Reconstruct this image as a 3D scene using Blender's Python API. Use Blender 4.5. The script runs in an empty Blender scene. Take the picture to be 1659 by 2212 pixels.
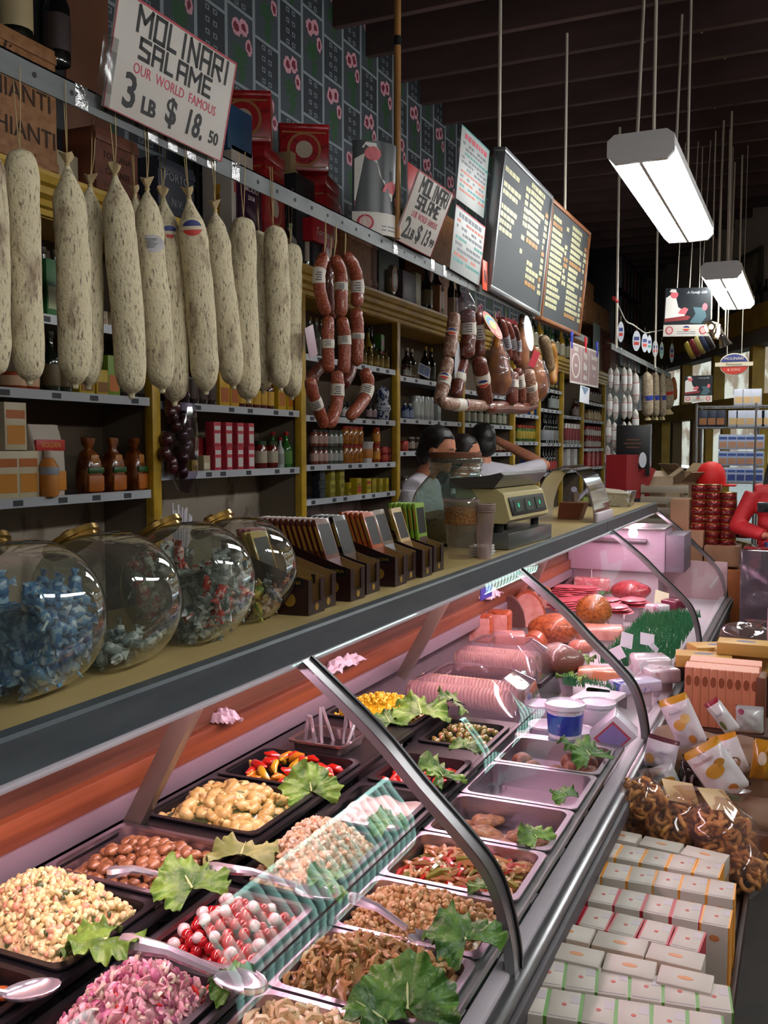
import bpy, bmesh, math, random
from mathutils import Vector, Matrix, Euler, noise
SC = bpy.context.scene
COL = SC.collection
RN = random.Random(11)
PI = math.pi
V = Vector

# ---------------------------------------------------------------- camera
EYE = V((0, 0, 1.65))
FPX, CX, CY = 2050.0, 829.5, 1106.0
VPX, VPY = 1752.0, 966.0                       # where lines along the counter meet
yv = V((VPX - CX, -(VPY - CY), -FPX)).normalized()
zv = V((0, -yv[2], yv[1])).normalized()
xv = yv.cross(zv)
CM = Matrix((xv, yv, zv))
cam = bpy.data.cameras.new('camera'); camo = bpy.data.objects.new('camera', cam); COL.objects.link(camo)
cam.sensor_fit = 'VERTICAL'; cam.sensor_height = 36.0; cam.lens = 36.0 * FPX / 2212.0
cam.clip_start = 0.02; cam.clip_end = 200
camo.matrix_world = Matrix.Translation(EYE) @ CM.to_4x4()
SC.camera = camo

def ray(px, py): return CM @ V((px - CX, -(py - CY), -FPX))
def fX(px, py, X): r = ray(px, py); return EYE + r * ((X - EYE.x) / r.x)
def fY(px, py, Y): r = ray(px, py); return EYE + r * ((Y - EYE.y) / r.y)
def fZ(px, py, Z): r = ray(px, py); return EYE + r * ((Z - EYE.z) / r.z)
BW_P, BW_D = V((-0.45, 11.2, 0)), V((-0.42, 0.91, 0)).normalized()       # slanted street wall
BW_N = V((BW_D.y, -BW_D.x, 0)) * -1
if BW_N.y > 0: BW_N = -BW_N                                               # points into the shop
def fW(px, py, off=0.0):
    r = ray(px, py); p = BW_P + BW_N * off
    return EYE + r * ((p - EYE).dot(BW_N) / r.dot(BW_N))

# ---------------------------------------------------------------- world, exposure
w = bpy.data.worlds.new('street_daylight'); SC.world = w; w.use_nodes = True
w.node_tree.nodes['Background'].inputs[0].default_value = (0.80, 0.90, 1.0, 1)
w.node_tree.nodes['Background'].inputs[1].default_value = 2.6
SC.view_settings.view_transform = 'Standard'; SC.view_settings.look = 'None'
SC.view_settings.gamma = 1.0; SC.view_settings.use_curve_mapping = False
SC.view_settings.exposure = 0.0
SC.cycles.max_bounces = 10; SC.cycles.diffuse_bounces = 4; SC.cycles.glossy_bounces = 4
SC.cycles.transparent_max_bounces = 40; SC.cycles.sample_clamp_indirect = 4.0
SC.cycles.use_denoising = True
TUBE_E, CASE_E, SPOT_E, DAY_E = 19.0, 62.0, 9.0, 5.0

# ---------------------------------------------------------------- materials
def lin(c):
    if isinstance(c, str): c = [int(c[i:i + 2], 16) for i in (0, 2, 4)]
    o = []
    for x in c[:3]:
        x /= 255.0
        o.append(x / 12.92 if x <= 0.04045 else ((x + 0.055) / 1.055) ** 2.4)
    return (*o, 1)
MC = {}
def mat(name, col='808080', rough=0.5, metal=0.0, emit=0.0, nz=None, bump=None, spec=0.5, coat=0.0, sss=0.0):
    """nz = (scale xyz, second colour, lo, hi, detail): noise blend to a second colour; bump = (scale, strength)"""
    if name in MC: return MC[name]
    m = bpy.data.materials.new(name); m.use_nodes = True
    nt = m.node_tree; b = nt.nodes['Principled BSDF']; L = nt.links
    b.inputs['Base Color'].default_value = lin(col)
    b.inputs['Roughness'].default_value = rough; b.inputs['Metallic'].default_value = metal
    b.inputs['Specular IOR Level'].default_value = spec
    b.inputs['Coat Weight'].default_value = coat; b.inputs['Coat Roughness'].default_value = 0.08
    if sss:
        b.inputs['Subsurface Weight'].default_value = sss
        b.inputs['Subsurface Radius'].default_value = (0.01, 0.005, 0.003)
    if emit:
        b.inputs['Emission Color'].default_value = lin(col); b.inputs['Emission Strength'].default_value = emit
    if nz or bump:
        tc = nt.nodes.new('ShaderNodeTexCoord'); oi = nt.nodes.new('ShaderNodeObjectInfo')
        ad = nt.nodes.new('ShaderNodeVectorMath'); ad.operation = 'MULTIPLY_ADD'
        L.new(oi.outputs['Random'], ad.inputs[0]); ad.inputs[1].default_value = (9.1, 5.3, 7.7)
        L.new(tc.outputs['Object'], ad.inputs[2])
    if nz:
        sc, c2, lo, hi = nz[:4]; det = nz[4] if len(nz) > 4 else 4
        mp = nt.nodes.new('ShaderNodeMapping'); mp.inputs['Scale'].default_value = sc if hasattr(sc, '__len__') else (sc,) * 3
        L.new(ad.outputs[0], mp.inputs[0])
        n = nt.nodes.new('ShaderNodeTexNoise'); n.inputs['Scale'].default_value = 1; n.inputs['Detail'].default_value = det
        L.new(mp.outputs[0], n.inputs[0])
        cr = nt.nodes.new('ShaderNodeValToRGB'); cr.color_ramp.elements[0].position = lo; cr.color_ramp.elements[1].position = hi
        cr.color_ramp.elements[0].color = lin(col); cr.color_ramp.elements[1].color = lin(c2)
        L.new(n.outputs[0], cr.inputs[0]); L.new(cr.outputs[0], b.inputs['Base Color'])
    if bump:
        n2 = nt.nodes.new('ShaderNodeTexNoise'); n2.inputs['Scale'].default_value = bump[0]; n2.inputs['Detail'].default_value = 3
        L.new(ad.outputs[0], n2.inputs[0])
        bp = nt.nodes.new('ShaderNodeBump'); bp.inputs['Strength'].default_value = bump[1]; bp.inputs['Distance'].default_value = 0.01
        L.new(n2.outputs[0], bp.inputs['Height']); L.new(bp.outputs[0], b.inputs['Normal'])
    MC[name] = m; return m
def glass(name, tint='ffffff', rough=0.02, ior=1.45, gain=1.0, haze=0.0, hazecol='ffffff', gtint=None):
    """clear pane: see-through with a Fresnel mirror on top, and an optional milky share"""
    if name in MC: return MC[name]
    m = bpy.data.materials.new(name); m.use_nodes = True; nt = m.node_tree; L = nt.links
    for n in list(nt.nodes): nt.nodes.remove(n)
    out = nt.nodes.new('ShaderNodeOutputMaterial'); tr = nt.nodes.new('ShaderNodeBsdfTransparent'); gl = nt.nodes.new('ShaderNodeBsdfGlossy')
    tr.inputs[0].default_value = lin(tint); gl.inputs['Roughness'].default_value = rough
    if gtint: gl.inputs[0].default_value = lin(gtint)
    fr = nt.nodes.new('ShaderNodeFresnel'); fr.inputs[0].default_value = ior
    ge = nt.nodes.new('ShaderNodeNewGeometry'); fb = nt.nodes.new('ShaderNodeMath'); fb.operation = 'MULTIPLY_ADD'      # outer faces only
    L.new(ge.outputs['Backfacing'], fb.inputs[0]); fb.inputs[1].default_value = -gain; fb.inputs[2].default_value = gain
    mu = nt.nodes.new('ShaderNodeMath'); mu.operation = 'MULTIPLY'; mu.use_clamp = True; L.new(fb.outputs[0], mu.inputs[1])
    mx = nt.nodes.new('ShaderNodeMixShader'); L.new(fr.outputs[0], mu.inputs[0]); L.new(mu.outputs[0], mx.inputs[0])
    base = tr.outputs[0]
    if haze:
        df = nt.nodes.new('ShaderNodeBsdfDiffuse'); df.inputs[0].default_value = lin(hazecol)
        m2 = nt.nodes.new('ShaderNodeMixShader'); m2.inputs[0].default_value = haze
        L.new(tr.outputs[0], m2.inputs[1]); L.new(df.outputs[0], m2.inputs[2]); base = m2.outputs[0]
    L.new(base, mx.inputs[1]); L.new(gl.outputs[0], mx.inputs[2]); L.new(mx.outputs[0], out.inputs[0])
    MC[name] = m; return m

# ---------------------------------------------------------------- mesh builder
BOXF = [(0, 1, 3, 2), (4, 6, 7, 5), (0, 4, 5, 1), (2, 3, 7, 6), (0, 2, 6, 4), (1, 5, 7, 3)]
def RT(loc=(0, 0, 0), rot=(0, 0, 0)): return Matrix.Translation(V(loc)) @ Euler(rot).to_matrix().to_4x4()
def align(p0, p1, up=None):
    """matrix with origin p0 and local Z towards p1"""
    z = (V(p1) - V(p0)).normalized(); a = V((0, 1, 0)) if abs(z.y) < 0.9 else V((1, 0, 0))
    if up: a = V(up)
    x = a.cross(z).normalized(); y = z.cross(x)
    m = Matrix((x, y, z)).transposed().to_4x4(); m.translation = V(p0); return m
class MB:
    def __init__(s): s.bm = bmesh.new(); s.m = 0; s.mx = Matrix()
    def v(s, p, mx=None):
        p = V(p)
        if mx: p = mx @ p
        return s.bm.verts.new(s.mx @ p)
    def f(s, vs):
        try:
            f = s.bm.faces.new(vs); f.material_index = s.m; return f
        except ValueError: return None
    def box(s, x0, y0, z0, x1, y1, z1, bev=0.0, mx=None, seg=2):
        vs = [s.v((x, y, z), mx) for x in (x0, x1) for y in (y0, y1) for z in (z0, z1)]
        fs = [s.f([vs[i] for i in q]) for q in BOXF]
        if bev:
            es = list({e for f in fs for e in f.edges})
            bmesh.ops.bevel(s.bm, geom=es, offset=bev, segments=seg, affect='EDGES', profile=0.5)
        return s
    def cbox(s, c, size, rot=(0, 0, 0), bev=0.0):
        a = [d / 2 for d in size]
        return s.box(-a[0], -a[1], -a[2], a[0], a[1], a[2], bev, RT(c, rot))
    def loft(s, loops, cap0=True, cap1=True, closed=True):
        rs = [[s.v(p) for p in lp] for lp in loops]
        for a, b in zip(rs, rs[1:]):
            n = len(a)
            for i in range(n if closed else n - 1):
                j = (i + 1) % n; s.f([a[i], a[j], b[j], b[i]])
        if cap0: s.f(rs[0][::-1])
        if cap1: s.f(rs[-1])
        return s
    def lathe(s, prof, n=20, mx=None, sx=1.0, sy=1.0):
        rs = []
        for r, z in prof:
            if r < 1e-6: rs.append([s.v((0, 0, z), mx)])
            else: rs.append([s.v((r * sx * math.cos(2 * PI * i / n), r * sy * math.sin(2 * PI * i / n), z), mx) for i in range(n)])
        for a, b in zip(rs, rs[1:]):
            for i in range(n):
                j = (i + 1) % n
                if len(a) == 1 and len(b) == 1: break
                if len(a) == 1: s.f([a[0], b[j], b[i]])
                elif len(b) == 1: s.f([a[i], a[j], b[0]])
                else: s.f([a[i], a[j], b[j], b[i]])
        if len(rs[0]) > 1: s.f(rs[0][::-1])
        if len(rs[-1]) > 1: s.f(rs[-1])
        return s
    def cyl(s, p0, p1, r0, r1=None, n=14):
        p0, p1 = V(p0), V(p1); r1 = r0 if r1 is None else r1
        return s.lathe([(r0, 0), (r1, (p1 - p0).length)], n, align(p0, p1))
    def tube(s, pts, r, n=8, cap=True):
        pts = [V(p) for p in pts]; rr = r if hasattr(r, '__len__') else [r] * len(pts)
        t = (pts[1] - pts[0]).normalized(); a = V((0, 0, 1)) if abs(t.z) < 0.9 else V((1, 0, 0))
        x = a.cross(t).normalized(); loops = []
        for i, p in enumerate(pts):
            t = (pts[min(i + 1, len(pts) - 1)] - pts[max(i - 1, 0)]).normalized()
            x = (x - t * x.dot(t)).normalized(); y = t.cross(x)
            loops.append([p + (x * math.cos(2 * PI * k / n) + y * math.sin(2 * PI * k / n)) * max(rr[i], 1e-5) for k in range(n)])
        return s.loft(loops, cap, cap)
    def ball(s, c, r, n=10, m=6, mx=None):
        if not hasattr(r, '__len__'): r = (r, r, r)
        M2 = Matrix.Translation(V(c)) @ (mx or Matrix()) @ Matrix.Diagonal((*r, 1))
        return s.lathe([(math.sin(PI * i / m), -math.cos(PI * i / m)) if 0 < i < m else (0, -1 if i == 0 else 1) for i in range(m + 1)], n, M2)
    def grid(s, fn, nu, nv, thick=0.0):
        g = [[s.v(fn(i / nu, j / nv)) for j in range(nv + 1)] for i in range(nu + 1)]
        for i in range(nu):
            for j in range(nv): s.f([g[i][j], g[i + 1][j], g[i + 1][j + 1], g[i][j + 1]])
        return s
    def poly(s, pts, z0, z1, mx=None):
        a = [s.v((x, y, z0), mx) for x, y in pts]; b = [s.v((x, y, z1), mx) for x, y in pts]; n = len(pts)
        for i in range(n): s.f([a[i], a[(i + 1) % n], b[(i + 1) % n], b[i]])
        s.f(a[::-1]); s.f(b); return s
    def disp(s, amp, freq, seed=0):
        s.bm.normal_update()
        for vv in s.bm.verts:
            vv.co += vv.normal * (noise.noise(vv.co * freq + V((seed, seed * 2, 0))) * amp)
        return s
    def obj(s, name, mats, parent=None, smooth=40, loc=None, rot=None, kind=None):
        bmesh.ops.recalc_face_normals(s.bm, faces=s.bm.faces)
        me = bpy.data.meshes.new(name); s.bm.to_mesh(me); s.bm.free()
        for m in (mats if isinstance(mats, (list, tuple)) else [mats]): me.materials.append(m)
        if smooth: me.shade_smooth(); me.set_sharp_from_angle(angle=math.radians(smooth))
        o = bpy.data.objects.new(name, me); COL.objects.link(o)
        if parent: o.parent = parent
        if loc is not None: o.location = loc
        if rot is not None: o.rotation_euler = rot
        if kind: o['kind'] = kind
        return o
def sol(mb, t):
    mb.bm.normal_update(); bmesh.ops.solidify(mb.bm, geom=mb.bm.faces[:], thickness=t)
def rrect(w, l, r, z, n=4, cx=0, cy=0):
    o = []
    for qx, qy, a0 in ((1, 1, 0), (-1, 1, 1), (-1, -1, 2), (1, -1, 3)):
        for k in range(n + 1):
            a = (a0 + k / n) * PI / 2
            o.append((cx + qx * (w / 2 - r) + r * math.cos(a), cy + qy * (l / 2 - r) + r * math.sin(a), z))
    return o
def tag(o, label, cat, group=None):
    o['label'] = label; o['category'] = cat
    if group: o['group'] = group
    return o
def thing(name, label, cat, loc=(0, 0, 0), rot=(0, 0, 0), group=None, mx=None):
    o = bpy.data.objects.new(name, None); COL.objects.link(o); o.empty_display_size = 0.05
    if mx is not None: o.matrix_world = mx
    else: o.location = loc; o.rotation_euler = rot
    return tag(o, label, cat, group)
def dup(root, loc=None, rot=None, label=None, group=None, mx=None, mats=None, scale=None):
    def cp(o, par):
        c = o.copy(); COL.objects.link(c)
        if par: c.parent = par
        for ch in [q for q in ALLCH.get(o.name, [])]: cp(ch, c)
        return c
    r = cp(root, None)
    if mx is not None: r.matrix_world = mx
    if loc is not None: r.location = loc
    if rot is not None: r.rotation_euler = rot
    if scale is not None: r.scale = scale if hasattr(scale, '__len__') else (scale,) * 3
    if label: r['label'] = label
    if group: r['group'] = group
    return r
ALLCH = {}
def reg(root):
    """remember a thing's tree so that copies can be made"""
    def go(o):
        ALLCH[o.name] = list(o.children)
        for c in o.children: go(c)
    go(root); return root
class Kind:
    """a kind of thing: the first place() uses the thing itself, later ones copy it with its parts"""
    def __init__(s, root): s.r = reg(root); s.used = False
    def place(s, loc=None, rot=None, label=None, group=None, mx=None, scale=None):
        if not s.used:
            s.used = True; r = s.r
            if mx is not None: r.matrix_world = mx
            if loc is not None: r.location = loc
            if rot is not None: r.rotation_euler = rot
            if scale is not None: r.scale = scale if hasattr(scale, '__len__') else (scale,) * 3
            if label: r['label'] = label
            if group: r['group'] = group
            return r
        return dup(s.r, loc, rot, label, group, mx, None, scale)
ORD = ['first', 'second', 'third', 'fourth', 'fifth', 'sixth', 'seventh', 'eighth', 'ninth', 'tenth', 'eleventh', 'twelfth', 'thirteenth',
       'fourteenth', 'fifteenth', 'sixteenth', 'seventeenth', 'eighteenth', 'nineteenth', 'twentieth']
def struct(o): o['kind'] = 'structure'; return o
def text(body, size, m, parent, mx, align_='CENTER', sx=1.0, shear=0.0, name='lettering', th=0.0003, bold=0.0):
    cu = bpy.data.curves.new('t', 'FONT'); cu.body = body; cu.size = size; cu.align_x = align_; cu.align_y = 'CENTER'
    cu.shear = shear; cu.extrude = th; cu.offset = bold; cu.resolution_u = 2
    to = bpy.data.objects.new('t', cu); COL.objects.link(to)
    me = bpy.data.meshes.new_from_object(to.evaluated_get(bpy.context.evaluated_depsgraph_get()))
    bpy.data.objects.remove(to); bpy.data.curves.remove(cu)
    me.transform(mx @ Matrix.Diagonal((sx, 1, 1, 1))); me.materials.clear(); me.materials.append(m)
    o = bpy.data.objects.new(name, me); COL.objects.link(o); o.parent = parent
    return o
# local frame for a face: text lies in its XY plane, reading along the first axis, second axis up
def face(o, x, y): 
    x, y = V(x).normalized(), V(y).normalized(); m = Matrix((x, y, x.cross(y))).transposed().to_4x4(); m.translation = V(o); return m
# ================================================================ the shop
XW = -2.78
def wallpaper():
    m = bpy.data.materials.new('wallpaper'); m.use_nodes = True; nt = m.node_tree; L = nt.links; N = nt.nodes
    b = N['Principled BSDF']; b.inputs['Roughness'].default_value = 0.6
    tc = N.new('ShaderNodeTexCoord'); sp = N.new('ShaderNodeSeparateXYZ'); L.new(tc.outputs['Object'], sp.inputs[0])
    def mt(op, a, b_=None, c=None):
        n = N.new('ShaderNodeMath'); n.operation = op
        for i, q in enumerate((a, b_, c)):
            if q is None: continue
            if isinstance(q, (int, float)): n.inputs[i].default_value = q
            else: L.new(q, n.inputs[i])
        return n.outputs[0]
    PW, PH = 0.265, 0.31
    col = mt('DIVIDE', mt('SUBTRACT', sp.outputs[1], 5.42 - PW / 2), PW)
    ci = mt('FLOOR', col); u = mt('SUBTRACT', col, ci)
    odd = mt('FLOORED_MODULO', ci, 2)
    row = mt('DIVIDE', mt('SUBTRACT', sp.outputs[2], mt('MULTIPLY_ADD', odd, PH, 3.85 - PH)), PH * 2)
    ri = mt('FLOOR', row); v = mt('SUBTRACT', row, ri)
    # every column holds, in turn, a tall flower cell and a tall dark panel cell
    isp = mt('GREATER_THAN', v, 0.62)
    v1 = mt('DIVIDE', v, 0.62); v2 = mt('DIVIDE', mt('SUBTRACT', v, 0.62), 0.38)
    def edge(x, w_): return mt('ADD', mt('LESS_THAN', x, w_), mt('GREATER_THAN', x, 1 - w_))
    bor = mt('MINIMUM', mt('ADD', edge(u, 0.05), mt('ADD', mt('MULTIPLY', edge(v1, 0.025), mt('SUBTRACT', 1, isp)), mt('MULTIPLY', isp, edge(v2, 0.03)))), 1)
    def blob(cx, cy, rx, ry):
        dx = mt('DIVIDE', mt('SUBTRACT', u, cx), rx); dy = mt('DIVIDE', mt('SUBTRACT', v1, cy), ry)
        return mt('SQRT', mt('ADD', mt('MULTIPLY', dx, dx), mt('MULTIPLY', dy, dy)))
    nz = N.new('ShaderNodeTexNoise'); nz.inputs['Scale'].default_value = 38; L.new(tc.outputs['Object'], nz.inputs[0])
    fl = [blob(0.36, 0.74, 0.17, 0.12), blob(0.62, 0.80, 0.16, 0.12), blob(0.80, 0.58, 0.12, 0.11)]
    d = mt('MINIMUM', mt('MINIMUM', fl[0], fl[1]), fl[2]); d = mt('ADD', d, mt('MULTIPLY', mt('SUBTRACT', nz.outputs[0], 0.5), 0.9))
    petal = mt('LESS_THAN', d, 1.0); heart = mt('LESS_THAN', d, 0.52)
    gd = mt('ADD', mt('MINIMUM', blob(0.5, 0.42, 0.28, 0.17), blob(0.55, 0.2, 0.16, 0.2)), mt('MULTIPLY', mt('SUBTRACT', nz.outputs[0], 0.5), 2.6))
    green = mt('LESS_THAN', gd, 0.8)
    # window-like squares of the dark panels
    wu = mt('PINGPONG', mt('MULTIPLY', mt('SUBTRACT', u, 0.25), 4.0), 0.5); wv = mt('PINGPONG', mt('MULTIPLY', v2, 4.0), 0.5)
    sq = mt('MULTIPLY', mt('MULTIPLY', mt('GREATER_THAN', wu, 0.24), mt('GREATER_THAN', wv, 0.28)), mt('MULTIPLY', mt('GREATER_THAN', u, 0.25), mt('LESS_THAN', u, 0.75)))
    sqi = mt('MULTIPLY', mt('GREATER_THAN', wu, 0.36), mt('GREATER_THAN', wv, 0.38))
    sq = mt('MULTIPLY', mt('SUBTRACT', sq, mt('MINIMUM', sqi, sq)), isp)
    def mix(fac, a, c):
        n = N.new('ShaderNodeMix'); n.data_type = 'RGBA'; L.new(fac, n.inputs[0])
        if isinstance(a, str): n.inputs[6].default_value = lin(a)
        else: L.new(a, n.inputs[6])
        n.inputs[7].default_value = lin(c); return n.outputs[2]
    notp = mt('SUBTRACT', 1, isp)
    c = mix(isp, '3c4349', '2c3238')
    c = mix(sq, c, '707a80')
    c = mix(mt('MULTIPLY', green, notp), c, '274a2d')
    c = mix(mt('MULTIPLY', petal, notp), c, 'bd8b97')
    c = mix(mt('MULTIPLY', heart, notp), c, '6b2230')
    c = mix(bor, c, '7d868b')
    L.new(c, b.inputs['Base Color']); return m
floor_m = mat('floor_linoleum', '221c19', 0.5, nz=(6, '302822', 0.35, 0.65))
struct(MB().box(-3.2, -3, -0.1, 3.2, 20, 0).obj('floor', floor_m))
struct(MB().box(XW - 0.15, -3, 0, XW, 20, 4.62).obj('wall_left', wallpaper()))
dark_wood = mat('ceiling_wood', '4a3430', 0.7, nz=((2, 8, 8), '3a2826', 0.3, 0.7))
struct(MB().box(-3.2, -3, 4.56, 3.2, 20, 4.7).obj('ceiling', mat('ceiling_boards', '33262a', 0.8)))
struct(MB().box(3.0, -3, 0, 3.2, 12, 4.6).obj('wall_right', mat('plaster_dull', '6b5f52', 0.8)))
struct(MB().box(-3.2, -3.2, 0, 3.2, -3, 4.6).obj('wall_rear', mat('plaster_dull')))
for k in range(36):
    y = 5.92 - 0.483 * 15 + 0.483 * k
    struct(MB().box(XW, y - 0.025, 4.25, 3.0, y + 0.025, 4.57).obj('ceiling_beam', dark_wood))
for k, (x, a) in enumerate([(-1.05, 7), (-0.7, 7), (-1.25, 9), (-0.75, 10), (-1.2, 11), (-0.75, 12), (-1.0, 13), (-0.6, 8), (0.2, 6)]):
    y = 5.92 - 0.483 * 15 + 0.483 * (a + 9)
    mb = MB(); mb.tube([(x, y + 0.03, 4.27), (x, y + 0.45, 4.52)], 0.026, 4)
    struct(mb.obj('ceiling_beam', mat('brace_wood', 'a88f84', 0.7)))
# paper strip along the top of the wallpaper
struct(MB().box(XW, 7.1, 4.44, XW + 0.012, 9.3, 4.56).obj('trim_1', mat('masking_paper', 'a89a55', 0.7)))

# ---------------------------------------------------------------- slanted street wall with its windows
BWM = Matrix((BW_D, BW_N, V((0, 0, 1)))).transposed().to_4x4(); BWM.translation = BW_P
def UZ(px, py): p = fW(px, py); return (p - BW_P).dot(BW_D), p.z
ochre = mat('ochre_paint', 'b8942f', 0.55, nz=(5, '94742a', 0.3, 0.7))
cream = mat('cream_plaster', 'c4bbad', 0.8)
def wbox(mb, u0, z0, u1, z1, d0, d1): mb.box(u0, d0, z0, u1, d1, z1, 0, BWM)
UMIN, UMAX = -3.6, 6.4
Z_TR0, Z_TR1 = UZ(1500, 872)[1], UZ(1500, 783)[1]       # transom light bottom and top
mb = MB(); wbox(mb, UMIN, Z_TR1 + 0.42, UMAX, 4.6, -0.15, 0.0); struct(mb.obj('wall_back', cream))
mb = MB(); wbox(mb, UMIN, Z_TR1, UMAX, Z_TR1 + 0.16, -0.15, 0.05); struct(mb.obj('trim_2', mat('soffit_grey', '6d6458', 0.7)))
mb = MB(); wbox(mb, UMIN, Z_TR1 + 0.16, UMAX, Z_TR1 + 0.42, -0.15, 0.12); struct(mb.obj('trim_3', ochre))
mb = MB(); wbox(mb, UMIN, Z_TR0 - 0.22, UMAX, Z_TR0, -0.12, 0.06); struct(mb.obj('trim_4', ochre))
um = [UZ(px, 840)[0] for px in (1659, 1628, 1545, 1477, 1440)]
mb = MB()
for u in [UMIN + 0.6, UMIN + 1.8] + [um[1], um[2], um[3], UMAX - 0.4]: wbox(mb, u - 0.05, Z_TR0, u + 0.05, Z_TR1, -0.1, 0.04)
struct(mb.obj('window_1', ochre))
mb = MB(); wbox(mb, UMIN, Z_TR0, UMAX, Z_TR1, -0.06, -0.05); struct(mb.obj('window_1_glass', glass('pane_glass', 'f4f8f6')))
ud = [UZ(px, 1000)[0] for px in (1418, 1432, 1457, 1464, 1500, 1506, 1524, 1542, 1560, 1640)]
mb = MB()
for a, b_ in ((ud[0] + 0.9, UMAX), (ud[1] + 0.02, ud[0] + 0.2)): wbox(mb, min(a, b_), 0, max(a, b_), Z_TR0 - 0.2, -0.12, 0.02)
struct(mb.obj('wall_back_pier', mat('ochre_paint')))
mb = MB()
for u in (ud[2], ud[4]): wbox(mb, u - 0.06, 0, u + 0.06, Z_TR0 - 0.2, -0.08, 0.05)
wbox(mb, ud[4], 1.25, ud[2], 1.36, -0.05, 0.03); wbox(mb, ud[4], 0, ud[2], 0.3, -0.05, 0.03)
struct(mb.obj('door_1', mat('door_brown', '6d5530', 0.5)))
mb = MB(); wbox(mb, UMIN, 0.3, ud[1], Z_TR0 - 0.2, -0.06, -0.05); struct(mb.obj('window_2', glass('pane_glass')))
mb = MB(); wbox(mb, UMIN, 0, ud[5] - 0.1, 0.55, -0.12, 0.0); struct(mb.obj('wall_back_sill', ochre))
mb = MB()
for u in (ud[6], ud[8], ud[9]): wbox(mb, u - 0.035, 0.5, u + 0.035, Z_TR0 - 0.2, -0.08, 0.02)
struct(mb.obj('window_3', ochre))
# across the street
mb = MB(); wbox(mb, -14, 0.6, 60, 7.0, -14.2, -14); struct(mb.obj('exterior_facade', mat('facade', '8f7660', 0.9, nz=(0.8, 'cbbfae', 0.45, 0.55))))
mb = MB(); wbox(mb, -16, -0.12, 60, -0.06, -14, -0.15); struct(mb.obj('exterior_street', mat('asphalt', '8d8d8a', 0.9)))

# ---------------------------------------------------------------- shelving bays
YEL = mat('yellow_paint', 'd2ac3e', 0.42, nz=(7, 'ab862a', 0.35, 0.75))
YEL2 = mat('yellow_post_paint', 'cfa832', 0.4, nz=(9, 'a88422', 0.35, 0.7))
marble = mat('marble_panel', 'b3a796', 0.35, nz=((7, 7, 4), '8a7c6c', 0.52, 0.6, 8))
shelfm = mat('shelf_grey', '7c7c84', 0.5); strip = mat('price_strip', 'b9bcc2', 0.35); backm = mat('shelf_back', '3b2d22', 0.8)
XS, XB = -2.5, XW
BAY = [0.70, 1.95, 3.26, 4.52, 5.81, 7.10, 8.50, 9.40, 10.37, 11.40, 12.70]
SHELF = [[2.12, 1.85, 1.47], [2.12, 1.85, 1.47], [2.12, 1.84, 1.54], [2.15, 1.82, 1.55, 1.36], [2.12, 1.84, 1.62, 1.36], [2.10, 1.84, 1.60, 1.36],
         [2.22, 1.96, 1.70, 1.35], [2.25, 2.04, 1.69, 1.38], [2.0, 1.68, 1.39], [2.2, 1.98, 1.63, 1.40]]
BAYN = ['nearest', 'first', 'second', 'third', 'fourth', 'fifth', 'sixth', 'seventh', 'eighth', 'last']
TOPZ = 2.58
ticket = mat('ticket_dark', '3a3a40', 0.6)
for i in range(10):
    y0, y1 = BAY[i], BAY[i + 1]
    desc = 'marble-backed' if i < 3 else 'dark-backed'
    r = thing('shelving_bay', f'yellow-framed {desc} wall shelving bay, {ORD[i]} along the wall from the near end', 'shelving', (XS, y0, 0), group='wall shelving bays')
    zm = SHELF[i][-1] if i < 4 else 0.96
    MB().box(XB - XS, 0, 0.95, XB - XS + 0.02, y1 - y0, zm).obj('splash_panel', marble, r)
    MB().box(XB - XS, 0, zm, XB - XS + 0.02, y1 - y0, 2.56).obj('back_panel', mat('bay_back_shade', '5a4a3a', 0.75), r)  # dark brown puts the shade inside the bay into the panel colour
    MB().box(XB - XS + 0.02, y1 - y0 - 0.045, 0.95, -0.03, y1 - y0 - 0.01, 2.50).obj('divider', mat('divider_paint', '6f6252', 0.7), r)
    MB().box(-0.03, y1 - y0 - 0.055, 0.95, 0.012, y1 - y0, 2.50, 0.004).obj('post', YEL2, r)
    if i == 0: MB().box(XB - XS + 0.02, 0, 0.95, 0.012, 0.05, 2.50, 0.004).obj('post', YEL2, r)
    MB().box(XB - XS + 0.02, 0, 2.46, 0.0, y1 - y0, 2.50).obj('header', YEL, r)
    MB().box(XB - XS + 0.02, 0, 2.545, 0.05, y1 - y0, 2.578).obj('top_deck', backm, r)
    MB().box(XB - XS, 0, 0, 0.0, y1 - y0, 0.90, 0.004).obj('base_cabinet', backm, r)
    MB().box(XB - XS, 0, 0.90, 0.04, y1 - y0, 0.95, 0.006).obj('ledge', shelfm, r)
    for z in SHELF[i]:
        s = MB().box(XB - XS + 0.02, 0.0, z - 0.022, -0.004, y1 - y0 - 0.055, z).obj('shelf', shelfm, r)
        MB().box(-0.004, 0.01, z - 0.03, 0.002, y1 - y0 - 0.06, z + 0.004).obj('price_strip', strip, s)
        mb = MB(); q = RN.Random if False else RN
        for k in range(int((y1 - y0) / 0.2)):
            yy = 0.1 + k * 0.2 + q.uniform(-0.05, 0.05)
            mb.box(0.002, yy, z - 0.024, 0.003, yy + 0.045, z - 0.004)
        mb.obj('price_ticket', ticket, s)
# gilded cornice
prof = [(-2.5, 2.465), (-2.485, 2.465), (-2.48, 2.485), (-2.462, 2.49), (-2.456, 2.51), (-2.43, 2.522), (-2.425, 2.545), (-2.405, 2.552), (-2.395, 2.575), (-2.395, 2.59), (-2.5, 2.59)]
mb = MB(); mb.loft([[(x, y, z) for x, z in prof] for y in (0.7, 12.72)]); struct(mb.obj('trim_5', YEL, smooth=20))
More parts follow.
